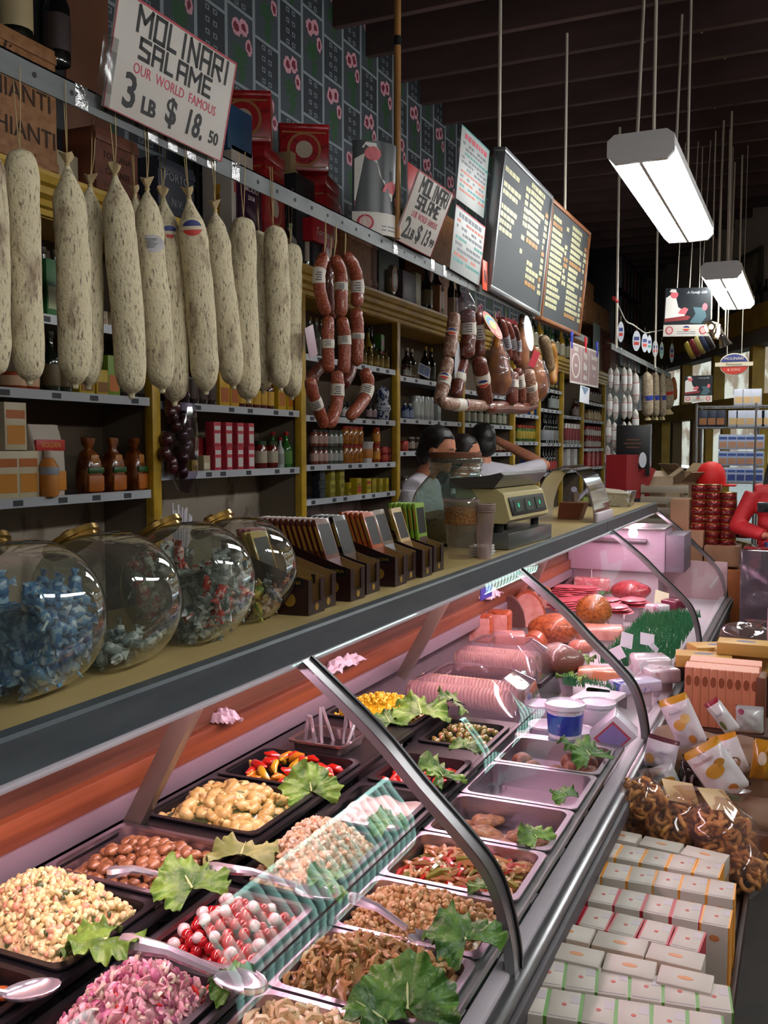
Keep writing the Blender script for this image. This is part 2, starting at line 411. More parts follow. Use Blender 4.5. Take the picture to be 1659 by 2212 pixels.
# ================================================================ counter and refrigerated case
YC0, YC1 = 0.25, 7.05
top_m = mat('countertop_laminate', 'b09a66', 0.32, nz=((3, 1.2, 3), '8d7b54', 0.35, 0.7))
rim_m = mat('rim_steel', '565d61', 0.42, 0.3, nz=((2, 5, 30), '495055', 0.3, 0.7))
ct = thing('countertop', 'long tan countertop with a grey metal front edge above the deli case', 'counter', (-1.0, YC0, 1.185))
MB().box(-0.56, 0, 0.01, -0.02, YC1 - YC0, 0.065, 0.004).obj('top_board', top_m, ct)
mb = MB(); pr = [(-0.03, 0), (-0.004, 0.0), (0.0, 0.004), (0.0, 0.060), (-0.005, 0.0655), (-0.022, 0.0665), (-0.03, 0.0665)]
mb.loft([[(x, y, z) for x, z in pr] for y in (0, YC1 - YC0)]); mb.obj('metal_edge', rim_m, ct)
MB().box(-0.56, YC1 - YC0, 0.0, 0.0, YC1 - YC0 + 0.012, 0.066, 0.003).obj('end_strip', rim_m, ct)
mb = MB(); mb.box(-0.0005, 5.2 - YC0, 0.0, 0.0008, 5.205 - YC0, 0.066); mb.obj('joint', mat('joint_dark', '303236'), ct)

PROF = [(-0.985, 1.188), (-0.97, 1.197), (-0.807, 1.067), (-0.704, 0.966), (-0.604, 0.872), (-0.550, 0.810), (-0.522, 0.740), (-0.505, 0.660), (-0.502, 0.605)]
def spline(P, n=5):
    o = []
    for i in range(len(P) - 1):
        p0, p1, p2, p3 = P[max(i - 1, 0)], P[i], P[i + 1], P[min(i + 2, len(P) - 1)]
        for k in range(n):
            t = k / n
            o.append(tuple(0.5 * (2 * b + (c - a) * t + (2 * a - 5 * b + 4 * c - d) * t * t + (3 * b - a - 3 * c + d) * t ** 3) for a, b, c, d in zip(p0, p1, p2, p3)))
    return o + [tuple(P[-1])]
CURV = spline(PROF[1:], 4)
def offs(P, d):
    o = []
    for i, p in enumerate(P):
        a, b = P[max(i - 1, 0)], P[min(i + 1, len(P) - 1)]
        t = V((b[0] - a[0], b[1] - a[1])).normalized(); o.append((p[0] - t.y * d, p[1] + t.x * d))
    return o
dc = thing('deli_case', 'long refrigerated deli display case with curved glass front under the counter', 'display case', (0, 0, 0))
steel = mat('brushed_steel', 'b9b4b6', 0.30, 0.85, bump=(180, 0.05))
steel_d = mat('frame_steel', '8d8a8c', 0.28, 0.8)
lilac = mat('case_enamel', 'c9bfc6', 0.4, nz=((3, 1, 3), 'b9aeb6', 0.4, 0.7))
woodA = mat('case_wood_orange', '8e5230', 0.45, nz=((8, 0.9, 30), '5c301a', 0.35, 0.68, 6))
woodB = mat('case_wood_brown', '6a4630', 0.5, nz=((8, 0.8, 40), '43291a', 0.35, 0.65, 6))
black = mat('black_plastic', '141417', 0.35)
MB().box(-1.52, YC0, 0.56, -0.52, YC1 - 0.2, 0.60).obj('deck', lilac, dc)
MB().box(-1.55, YC0, 0.82, -1.475, YC1 - 0.1, 0.885, 0.004).obj('lower_board', woodA, dc)
MB().box(-1.55, YC0, 0.885, -1.50, YC1 - 0.1, 1.184).obj('upper_board', woodB, dc)
MB().box(-1.55, YC0, 0.765, -1.468, YC1 - 0.1, 0.82, 0.004).obj('back_rail', mat('back_rail_steel', '958a92', .4, .3), dc)
MB().box(-1.55, YC0, 0.58, -1.52, YC1 - 0.1, 0.765).obj('back_wall', mat('case_back_metal', '5a4e52', 0.5), dc)  # one even dark brownish metal below the rail
MB().box(-0.545, YC0, 0.565, -0.508, YC1 - 0.15, 0.625, 0.006).obj('front_ledge', lilac, dc)
mb = MB(); mb.box(-0.506, YC0, 0.575, -0.476, YC1 - 0.1, 0.618, 0.006); mb.obj('front_rail', steel_d, dc)
mb = MB(); mb.box(-0.476, YC0, 0.555, -0.462, YC1 - 0.1, 0.60, 0.004); mb.obj('bumper', mat('bumper_rubber', '4c484c', 0.5), dc)
MB().box(-1.50, YC0, 0.0, -0.475, YC1 - 0.15, 0.56).obj('base', mat('base_panel', '7d5844', 0.6), dc)
MB().box(-1.52, YC1 - 0.19, 0.56, -0.50, YC1 - 0.15, 0.86).obj('end_panel', mat('end_enamel', 'c7a3a8', 0.5), dc)
YG = [YC0, 1.752, 3.385, 5.158, 6.87]
cg = glass('case_glass', 'fdfdfd', 0.005, 1.45, 0.22, gtint='a8dcd2')
for i in range(4):
    a, b = YG[i] + 0.012, YG[i + 1] - 0.02
    g = offs(CURV, 0.003); loop = [(x, z) for x, z in CURV] + g[::-1]
    MB().loft([[(x, y, z) for x, z in loop] for y in (a, b)]).obj('curved_glass', cg, dc, smooth=60)
for i in range(1, 5):
    y = YG[i]; inn = offs(CURV, -0.016); out = offs(CURV, 0.004)
    fr = MB().loft([[(x, yy, z) for x, z in out + inn[::-1]] for yy in (y - 0.020, y + 0.016)]).obj('support_frame', steel_d, dc, smooth=50)
    o2 = offs(CURV, 0.009)
    MB().loft([[(x, yy, z) for x, z in o2 + inn[::-1]] for yy in (y + 0.016, y + 0.024)]).obj('gasket', black, fr, smooth=50)
# end pane
pts = CURV + [(-0.6, 0.62), (-1.5, 0.62), (-1.5, 1.18)]
mb = MB(); mb.loft([[(x, yy, z) for x, z in pts] for yy in (6.875, 6.88)]); mb.obj('end_glass', cg, dc)
# struts that carry the counter
for k, (pa, pb, y) in enumerate([((415, 1525), (287, 1785), 1.74), ((965, 1285), (868, 1462), 3.40), ((1182, 1190), (1140, 1290), 5.16)]):
    p, q = fY(*pa, y), fY(*pb, y); d = (q - p); p = p - d * ((1.185 - p.z) / -d.z) if abs(d.z) > 1e-3 else p
    m = align(p, q); L_ = (q - p).length
    MB().box(-0.022, -0.016, 0, 0.022, 0.016, L_, 0.002, m).obj('strut', mat('strut_steel', '8a8074', 0.35, 0.6), dc)
# pink-white meat-case tube under the counter edge
tube_m = mat('case_tube', 'ffd2ea', 0.3, emit=CASE_E)
for k in range(4):
    a, b = YG[k] + 0.06, YG[k + 1] - 0.06
    t = MB().cyl((-1.065, a, 1.172), (-1.065, b, 1.172), 0.012).obj('fluorescent_tube', tube_m, dc); MB().box(-1.02, a - .06, 1.176, -.992, b + .06, 1.186, .003).obj('lamp_lip', lilac, t)
    MB().cyl((-1.065, a - 0.02, 1.172), (-1.065, a, 1.172), 0.014).obj('tube_cap', steel_d, t)

# ---------------------------------------------------------------- hanging ceiling fixtures
fix_body = mat('fixture_white', 'd6d6d6', 0.5)
def ribbed(name, e0):
    """prismatic wrap lens: ribs across, a dim seam along the middle"""
    m = mat(name, 'f4f8f6', 0.5, emit=e0); nt = m.node_tree; L = nt.links; N = nt.nodes; b = N['Principled BSDF']
    tc = N.new('ShaderNodeTexCoord'); sp = N.new('ShaderNodeSeparateXYZ'); L.new(tc.outputs['Object'], sp.inputs[0])
    def mt(op, a, c=0.0, d=0.0):
        n = N.new('ShaderNodeMath'); n.operation = op
        for i, q in enumerate((a, c, d)):
            if isinstance(q, (int, float)): n.inputs[i].default_value = q
            else: L.new(q, n.inputs[i])
        return n.outputs[0]
    ax = mt('ABSOLUTE', sp.outputs[0]); fr = mt('FRACT', mt('DIVIDE', mt('ADD', sp.outputs[1], mt('MULTIPLY', ax, .25)), .10))
    rib = mt('MULTIPLY_ADD', mt('POWER', fr, 1.2), 2.0, .08); seam = mt('GREATER_THAN', ax, .008)
    L.new(mt('MULTIPLY', mt('MULTIPLY', rib, seam), e0), b.inputs['Emission Strength']); return m
tube_e = ribbed('fixture_diffuser', TUBE_E); edge_e = mat('fixture_edge', 'ffffff', 0.5, emit=TUBE_E * 3.2)
rod_m = mat('conduit', 'cfc6b6', 0.45, 0.2)
def fixture(y0, y1, x, z, label, wd=.148):
    r = thing('hanging_light', label, 'light fixture', (x, y0, z), group='hanging fluorescent fixtures')
    L_ = y1 - y0; h = 0.035
    lo = [(-wd * .95, h), (-wd * .95, 0.0), (-wd * 0.88, -0.016), (-wd * 0.6, -0.036), (0, -0.040), (wd * 0.6, -0.036), (wd * 0.88, -0.016), (wd * .95, 0.0), (wd * .95, h)]
    mb = MB(); mb.loft([[(a, y, b) for a, b in lo] for y in (0.02, L_ - 0.02)]); df = mb.obj('diffuser', tube_e, r)
    for s in (-1, 1): MB().loft([[(s * wd * a, y, b) for a, b in ((.96, .03), (1.0, .03), (1.0, -.004), (.96, -.006))] for y in (.02, L_ - .02)]).obj('bright_edge', edge_e, df)
    hi = [(-wd, 0.03), (-wd, 0.075), (-wd * 0.7, 0.095), (wd * 0.7, 0.095), (wd, 0.075), (wd, 0.03)]
    MB().loft([[(a, y, b) for a, b in hi] for y in (0.0, L_)]).obj('housing', fix_body, r)
    cap = [(-wd - .004, 0.0), (-wd - .004, 0.07), (-wd * 0.8, 0.097), (wd * 0.8, 0.097), (wd + .004, 0.07), (wd + .004, 0.0), (wd * 0.8, -0.036), (-wd * 0.8, -0.036)]
    for y in (-0.012, L_ - 0.02): MB().loft([[(a, yy, b) for a, b in cap] for yy in (y, y + 0.032)]).obj('end_cap', fix_body, r)
    for dy in (0.08, L_ - 0.5):
        for dx in (-0.03, 0.045): MB().cyl((dx, dy, 0.095), (dx, dy + (.2 if dx < 0 else 0), 4.26 - z), 0.008, n=8).obj('conduit', rod_m, r)
    return r
fixture(4.57, 6.45, -0.755, 3.0, 'bright fluorescent fixture hanging nearest in view, beside the menu boards')
fixture(7.95, 9.75, -0.68, 3.0, 'fluorescent fixture hanging farther back, beside the white-robed figure poster')
for k, (a, b) in enumerate(((-2.2, -.2), (.9, 3.1), (3.85, 6.25), (7.8, 9.9))): fixture(a, b, 1.22, 3.0, f'fluorescent fixture over the customer aisle, {ORD[k]} from the near end', .155)
# ================================================================ hanging rail, signs, salami
def depth(p): return -(CM.transposed() @ (V(p) - EYE)).z
def pxm(p, n): return n * depth(p) / FPX            # n photo pixels at point p, in metres
galv = mat('galvanised_steel', '747878', 0.6, 0.2, nz=((12, 5, 12), '585c5c', 0.35, 0.7))
foil = mat('foil_tape', 'd5d6d8', 0.2, 0.9, bump=(90, 0.5))
hole_m = mat('rail_hole', '2a2521', 0.7)
def rail(y0, y1, z, label, tapes):
    r = thing('hanging_rail', label, 'rail', (-1.5, y0, z))
    L_ = y1 - y0
    mb = MB(); mb.box(-0.004, 0, -0.026, 0, L_, 0.026); mb.box(-0.04, 0, 0.022, 0, L_, 0.026); mb.obj('angle_bar', galv, r)
    mb = MB()
    for k in range(int(L_ / 0.11)): mb.cyl((-0.001, 0.05 + k * 0.11, 0), (0.0012, 0.05 + k * 0.11, 0), 0.006, n=10)
    mb.obj('hole', hole_m, r)
    for t in tapes: MB().box(-0.001, t - y0 - 0.02, -0.024, 0.0016, t - y0 + 0.02, 0.0255, 0.0005).obj('tape', foil, r)
    return r
rl = rail(0.3, 6.95, 2.425, 'long galvanised steel rail hanging over the counter, holding the salami and signs', [1.70, 1.95, 2.03, 2.11, 2.2, 2.32, 3.45, 3.85, 4.0])
for px, py, z0 in ((1075, 200, 2.45), (1220, 200, 2.45)):
    p = fX(px, py, -1.49); MB().cyl((0.02, p.y - 0.3, z0 - 2.425), (0.02, p.y - 0.3, 4.26 - 2.425), 0.009, n=8).obj('rod', rod_m, rl)
rl2 = rail(7.85, 11.45, 2.47, 'short galvanised rail hanging farther back, holding the small white salami', [8.3, 9.0, 9.6, 10.3])
for y in (8.05, 10.2): MB().cyl((0.0, y - 7.85, 0.0), (0.0, y - 7.85, 4.26 - 2.47), 0.011, n=8).obj('rod', rod_m, rl2)
pole = thing('wooden_pole', 'slim bamboo-coloured pole with black bands rising from the rail to the ceiling', 'pole', (-1.475, 3.41, 2.45))
MB().cyl((0, 0, 0), (0, 0, 1.81), 0.013, 0.014).obj('shaft', mat('bamboo', 'a8783c', 0.5, nz=((20, 20, 3), '7d5426', 0.4, 0.7)), pole)
for z in (0.72, 0.97): MB().cyl((0, 0, z), (0, 0, z + 0.035), 0.0145).obj('band', black, pole)

def px_frame(bl, br, tl, X, Xtop=None):
    """frame of a flat panel from three of its corners, each on a plane of constant X"""
    a, b = fX(*bl, X), fX(*br, X); c = fY(*tl, a.y)
    u, vv = b - a, c - a
    return face(a, u, vv - u * (vv.dot(u) / u.dot(u))), u.length, (vv - u * (vv.dot(u) / u.dot(u))).length
sign_w = mat('sign_white', 'c8c2ba', 0.55); ink = mat('ink_black', '17171a', 0.6); redp = mat('sign_red', 'a81e33', 0.5); redt = mat('ink_red', 'c9455a', 0.6)
STROKE = {'M': [(0, 0, 0, 1), (0, 1, .5, .45), (.5, .45, 1, 1), (1, 1, 1, 0)], 'O': [(0, 0, 0, 1), (0, 1, 1, 1), (1, 1, 1, 0), (1, 0, 0, 0)], 'L': [(0, 1, 0, 0), (0, 0, .8, 0)], 'I': [(.5, 0, .5, 1)],
          'N': [(0, 0, 0, 1), (0, 1, 1, 0), (1, 0, 1, 1)], 'A': [(0, 0, 0, 1), (0, 1, 1, 1), (1, 1, 1, 0), (0, .45, 1, .45)], 'R': [(0, 0, 0, 1), (0, 1, 1, 1), (1, 1, 1, .5), (1, .5, 0, .5), (.4, .5, 1, 0)],
          'S': [(1, 1, 0, 1), (0, 1, 0, .55), (0, .55, 1, .45), (1, .45, 1, 0), (1, 0, 0, 0)], 'E': [(0, 0, 0, 1), (0, 1, .9, 1), (0, .5, .8, .5), (0, 0, .9, 0)]}
def block(word, x0, x1, y0, y1, wt, m, parent, mx, name='lettering'):
    """blocky hand-painted capitals"""
    mb = MB(); mb.mx = mx; wi = [0.35 if c == 'I' else 1.1 if c == 'M' else 0.85 for c in word]; gap = 0.40
    k = (x1 - x0) / (sum(wi) + gap * (len(word) - 1)); x = x0
    for c, ww in zip(word, wi):
        for a, b_, c2, d in STROKE[c]:
            p, q = V((x + a * ww * k, y0 + b_ * (y1 - y0), 0)), V((x + c2 * ww * k, y0 + d * (y1 - y0), 0))
            t = (q - p).normalized(); n = V((-t.y, t.x, 0)) * wt / 2; p = p - t * wt / 2; q = q + t * wt / 2
            mb.loft([[p + n, q + n, q - n, p - n], [v_ + V((0, 0, 0.0006)) for v_ in (p + n, q + n, q - n, p - n)]])
        x += (ww + gap) * k
    return mb.obj(name, m, parent, smooth=0)
def salame_sign(bl, br, tl, X, weight, price, cents, label):
    m, w_, h = px_frame(bl, br, tl, X); r = thing('price_sign', label, 'sign', mx=m)
    MB().box(0, 0, -0.006, w_, h, 0, 0.001).obj('board', sign_w, r)
    b = 0.02 * h
    mb = MB()
    for q in ((0, 0, b * .6, h), (w_ - b, 0, w_, h), (0, h - b, w_, h), (0, 0, w_, b * .4)): mb.box(q[0], q[1], 0.0, q[2], q[3], 0.0008)
    mb.obj('red_border', redp, r)
    I = Matrix.Translation((0, 0, 0.0006))
    block('MOLINARI', w_ * .16, w_ * .93, h * .75, h * .95, h * .036, ink, r, I)
    block('SALAME', w_ * .20, w_ * .80, h * .54, h * .70, h * .034, ink, r, I)
    text('OUR  WORLD  FAMOUS', h * .13, redt, r, Matrix.Translation((w_ * .52, h * .435, 0.0008)), sx=w_ / h * .50)
    text(weight, h * .42, ink, r, Matrix.Translation((w_ * .17, h * .21, 0.0008)), bold=.002)
    text('LB', h * .20, ink, r, Matrix.Translation((w_ * .32, h * .16, 0.0008)), bold=.002)
    text('$', h * .33, ink, r, Matrix.Translation((w_ * .50, h * .22, 0.0008)), bold=.002)
    text(price, h * .33, ink, r, Matrix.Translation((w_ * .70, h * .21, 0.0008)), bold=.002, shear=.15, sx=.8)
    text(cents, h * .17, ink, r, Matrix.Translation((w_ * .89, h * .18, 0.0008)), bold=.001)
    return r
sg = salame_sign((222, 228), (478, 350), (259, -30), -1.482, '3', '18.', '50', 'large red-bordered sign MOLINARI SALAME 3 LB $18.50 standing on the rail')
mb = MB()
for a in (0.03, 0.0): mb.box(-0.03, 0.0 + a, 0.001, 0.02, 0.02 + a + 0.1, 0.003, 0.001)
mb.obj('clear_tape', glass('clear_tape', 'f0f0f0', 0.15, gain=2.0), sg)
salame_sign((852, 516), (930, 556), (906, 366), -1.482, '2', '13', '99', 'small red-bordered sign MOLINARI SALAME 2 LB $13.99 standing on the rail')

# paper price lists taped to the rail
paper = mat('paper_white', 'b9bdbb', 0.5); teal = mat('ink_teal', '3f9a96', 0.6); greyink = mat('ink_grey', '70747c', 0.6)
def price_list(bl, br, tl, X, edge, ttl, label, rows):
    m, w_, h = px_frame(bl, br, tl, X); r = thing('price_list', label, 'sign', mx=m)
    MB().box(0, 0, -0.003, w_, h, 0, 0.001).obj('sheet', paper, r)
    mb = MB(); mb.box(0, h - .006, 0, w_, h, .0006); mb.box(w_ - .004, 0, 0, w_, h, .0006); mb.obj('edging', edge, r)
    mb = MB(); x = w_ * .12
    while x < w_ * .88:
        q = RN.uniform(.02, .05); mb.box(x, h * .86, 0.0003, min(x + q, w_ * .92), h * .93, .0008); x += q + .012
    mb.obj('title_line', ttl, r)
    ms = [MB(), MB(), MB()]
    for i in range(rows):
        y = h * (.78 - .7 * i / rows); c = RN.choice((0, 0, 1, 2)); x = w_ * .08
        while x < w_ * .9:
            q = RN.uniform(.015, .045)
            if RN.random() < .8: ms[c].box(x, y, 0.0003, x + q, y + h * .35 / rows, .0007)
            x += q + .01
    for q, mm in zip(ms, (greyink, mat('ink_coral', 'd0715c', 0.6), teal)): q.obj('handwriting', mm, r)
price_list((985, 428), (1045, 472), (998, 268), -1.49, teal, redt, 'white handwritten price list with a red heading, upper of two on the rail', 11)
price_list((972, 580), (1036, 618), (984, 440), -1.485, redt, greyink, 'white handwritten price list with a grey heading, lower of two on the rail', 8)
og = thing('orange_ticket', 'small fluorescent orange ticket tucked beside the silver menu board', 'ticket', fX(1047, 595, -1.47))
MB().box(-.002, -.035, -.07, .002, .035, .07, .001).obj('card', mat('neon_orange', 'ff4a1c', 0.5), og)
block('N', -.012, .012, -.03, .02, .009, ink, og, RT((.0022, .005, 0), (PI / 2, 0, PI / 2)))

# letter boards
slate = mat('letterboard_felt', '35393c', 0.7, bump=(400, .2)); cream_t = mat('letter_tile_cream', 'a5a17e', 0.55); orange_t = mat('letter_tile_orange', '946c3c', 0.55)
def letter_board(bl, br, tl, y0, y1, frm, label, cols, seed):
    a, b = fY(*bl, y0), fY(*br, y1); c = fY(*tl, y0)
    u = b - a; vv = c - a; vv = vv - u * (vv.dot(u) / u.dot(u)); m = face(a, u, vv); w_, h = u.length, vv.length
    r = thing('menu_board', label, 'menu board', mx=m); rd = random.Random(seed)
    MB().box(0.01, 0.01, -0.035, w_ - .01, h - .01, 0).obj('felt_panel', slate, r)
    f = 0.022
    for q in ((0, 0, w_, f), (0, h - f, w_, h), (0, f, f, h - f), (w_ - f, f, w_, h - f)): MB().box(q[0], q[1], -0.05, q[2], q[3], 0.012, 0.003).obj('frame_side', frm, r)
    for x0, x1, ys in cols:
        mo, mc = MB(), MB(); mo.box(w_ * x0, 0.03, .0, w_ * x0 + .01, .031, .0005)
        for k in range(int((ys[1] - ys[0]) * h / 0.036)):
            y = h * ys[1] - k * 0.036; x = w_ * x0; hd = rd.random() < .18
            if rd.random() < .1: continue
            end = w_ * (x1 - rd.uniform(0, .45) * (x1 - x0))
            while x < end:
                q = rd.choice((.03, .045, .06)); (mo if hd else mc).box(x, y, 0.0005, x + q, y + .024, .002); x += q + .006
        mc.obj('letter_column', cream_t, r); mo.obj('heading_lines', orange_t, r)
    return r
letter_board((1055, 624), (1163, 684), (1086, 314), 4.53, 5.46, mat('frame_silver', 'a9adb0', 0.3, 0.8), 'silver-framed black menu letter board hanging over the counter, left of the pair',
             [(.06, .36, (.36, .86)), (.46, .52, (.30, .86)), (.56, .86, (.44, .92)), (.9, .96, (.10, .8)), (.06, .5, (.26, .34)), (.62, .84, (.1, .34))], 3)
letter_board((1165, 690), (1250, 727), (1192, 428), 5.50, 6.52, mat('frame_oak', '8a5428', 0.45, nz=((3, 12, 12), '6b3a18', .3, .7)), 'brown wooden-framed black menu letter board hanging over the counter, right of the pair',
             [(.08, .38, (.06, .86)), (.40, .46, (.3, .9)), (.54, .86, (.04, .9)), (.9, .96, (.05, .8))], 5)

# poster curled round the pole: a white-robed seated figure
def poster_art(r, mx, w_, h, wrap=None):
    """flat shapes of the poster picture: dark ground, white-robed figure, red chair, pale strip with seals"""
    def P(x, y, z): 
        if wrap: a = (x - w_ * .5) / wrap; return mx @ V((w_ * .5 + wrap * math.sin(a), y, wrap * math.cos(a) - wrap + z))
        return mx @ V((x, y, z))
    def patch(x0, y0, x1, y1, z, m, name, sh=None, nx=8, ny=8):
        mb = MB()
        def fn(u_, v_):
            x, y = x0 + (x1 - x0) * u_, y0 + (y1 - y0) * v_
            return P(x * w_, y * h, z)
        mb.grid(fn, nx, ny)
        sol(mb, 0.0004 if z else 0.002)
        return mb.obj(name, m, r)
    def blob(pts, z, m, name):
        mb = MB(); vs = [mb.v(P(x * w_, y * h, z)) for x, y in pts]; vt = [mb.v(P(x * w_, y * h, z + .0004)) for x, y in pts]
        n = len(pts); mb.f(vt); mb.f(vs[::-1])
        for i in range(n): mb.f([vs[i], vs[(i + 1) % n], vt[(i + 1) % n], vt[i]])
        return mb.obj(name, m, r, smooth=0)
    def ell(cx, cy, rx, ry, n=18, a0=0): return [(cx + rx * math.cos(2 * PI * i / n + a0), cy + ry * math.sin(2 * PI * i / n + a0)) for i in range(n)]
    patch(0, .24, 1, 1, 0, mat('poster_dark', '1d2226', .35), 'picture_ground'); patch(0, 0, 1, .24, 0, mat('poster_cream', 'cfc9bf', .45), 'caption_strip')
    wht = mat('poster_robe', 'dcdad2', .45); skin = mat('poster_skin', 'd0646c', .5)
    blob([(.02, .34), (.44, .38), (.46, .52), (.30, .60), (.24, .80), (.12, .86), (.02, .80)], .0006, wht, 'robe')
    blob(ell(.20, .86, .085, .075), .0010, skin, 'face'); blob([(.09, .92), (.25, .90), (.23, .97), (.13, .98)], .0014, wht, 'cap')
    blob([(.30, .47), (.46, .45), (.52, .56), (.44, .60), (.34, .55)], .0012, skin, 'hands')
    blob([(.02, .30), (.52, .34), (.58, .40), (.50, .43), (.02, .37)], .0012, mat('poster_chair', '8a3436', .5), 'chair_arm')
    blob([(.56, .28), (.80, .26), (.92, .40), (.86, .58), (.62, .60), (.68, .46)], .0008, mat('poster_teal', '47626a', .5), 'kneeling_figure'); blob(ell(.87, .60, .055, .075), .0012, skin, 'face')
    for cx in (.13, .86):
        a = blob(ell(cx, .125, .085, .085, 16), .0006, mat('seal_red', 'b8323f', .5), 'seal'); blob(ell(cx, .125, .062, .066, 16), .0010, mat('seal_pink', 'd8b0ac', .5), 'seal_centre')
    for y in (.05, .09): patch(.3, y, .7, y + .012, .0006, greyink, 'caption_line', nx=4, ny=1)
    return patch, blob, ell
m, w_, h = px_frame((806, 496), (872, 520), (812, 290), -1.478)
ps = thing('curled_poster', 'curled poster of a white-robed seated figure fixed to the pole on the rail', 'poster', mx=m)
poster_art(ps, Matrix(), w_ * 1.35, h, wrap=0.14)
rp = thing('red_paper', 'plain red paper sheet standing behind the small salame sign', 'paper', fX(893, 412, -1.50))
MB().box(-.002, -.06, -.11, 0, .06, .10, .001).obj('sheet', mat('red_paper', 'b5171c', .5), rp)

# ---------------------------------------------------------------- company oval
navy = mat('logo_navy', '2e3a78', .5); logored = mat('logo_red', 'c8392f', .5); logocream = mat('logo_cream', 'd8cbb0', .5)
def logo(parent, mx, w_, wrap=None, words=True, th=0.0006):
    """oval badge: navy arch, red base, pale band across"""
    def P(x, y, z):
        if wrap: a = x / wrap; return mx @ V(((wrap + z) * math.sin(a), y, (wrap + z) * math.cos(a) - wrap))
        return mx @ V((x, y, z))
    h = w_ * .62
    def reg_(pts, z, m, name, par=parent):
        mb = MB(); n = len(pts); t = [mb.v(P(x, y, z + th)) for x, y in pts]; b = [mb.v(P(x, y, z - th * 2)) for x, y in pts]
        for i in range(n // 2 - 1) if n % 2 == 0 else []: mb.f([t[i], t[i + 1], t[n - 2 - i], t[n - 1 - i]])
        for i in range(n): mb.f([b[i], b[(i + 1) % n], t[(i + 1) % n], t[i]])
        return mb.obj(name, m, par, smooth=0)
    def band(f0, f1, x0, x1, n=14): 
        xs = [x0 + (x1 - x0) * i / n for i in range(n + 1)]
        return [(x, f1(x)) for x in xs] + [(x, f0(x)) for x in reversed(xs)]
    el = lambda a, b: (lambda x: b * math.sqrt(max(0, 1 - (x / a) ** 2)))
    a, b = w_ * .40, h / 2
    lab = reg_(band(lambda x: -el(a, b)(x), el(a, b), -a, a), 0, logocream, 'oval_badge')
    reg_(band(lambda x: w_ * .07, lambda x: el(a * .93, b * .90)(x), -a * .88, a * .88), th * 1.2, navy, 'navy_arch', lab)
    reg_(band(lambda x: -el(a * .93, b * .90)(x), lambda x: -w_ * .07, -a * .88, a * .88), th * 1.2, logored, 'red_base', lab)
    reg_(band(lambda x: -w_ * .055, lambda x: w_ * .055, -w_ / 2, w_ / 2), th * 2.4, logocream, 'band', lab)
    if words:
        for t_, y, s, mm, sx in (('MOLINARI', w_ * .155, .11, logocream, 1.0), ('& SONS', -w_ * .155, .10, logocream, 1.0), ('Delicatessen', 0, .085, ink, 1.0)):
            if wrap: continue
            text(t_, w_ * s, mm, lab, mx @ Matrix.Translation((0, y, th * 4)), sx=sx)
    return lab

# ---------------------------------------------------------------- big salami on strings
casing = mat('salame_casing', 'dccfac', 0.75, nz=((230, 230, 55), '6c5c49', 0.55, 0.70, 4), bump=(150, 0.35))
def add_blotches(m):
    nt = m.node_tree; b = nt.nodes['Principled BSDF']; L = nt.links; src = b.inputs['Base Color'].links[0].from_socket
    ad = [n for n in nt.nodes if n.bl_idname == 'ShaderNodeVectorMath'][0]
    mp = nt.nodes.new('ShaderNodeMapping'); mp.inputs['Scale'].default_value = (26, 26, 10); L.new(ad.outputs[0], mp.inputs[0])
    n = nt.nodes.new('ShaderNodeTexNoise'); n.inputs['Scale'].default_value = 1; n.inputs['Detail'].default_value = 5; L.new(mp.outputs[0], n.inputs[0])
    cr = nt.nodes.new('ShaderNodeValToRGB'); cr.color_ramp.elements[0].position = .54; cr.color_ramp.elements[1].position = .72
    cr.color_ramp.elements[0].color = (0, 0, 0, 1); cr.color_ramp.elements[1].color = (.75, .75, .75, 1); L.new(n.outputs[0], cr.inputs[0])
    mx = nt.nodes.new('ShaderNodeMix'); mx.data_type = 'RGBA'; L.new(cr.outputs[0], mx.inputs[0]); L.new(src, mx.inputs[6]); mx.inputs[7].default_value = lin('6e4a38')
    L.new(mx.outputs[2], b.inputs['Base Color'])
add_blotches(casing)
twine = mat('twine', 'c2ab78', 0.8); frill = mat('casing_frill', 'bda77c', 0.8)
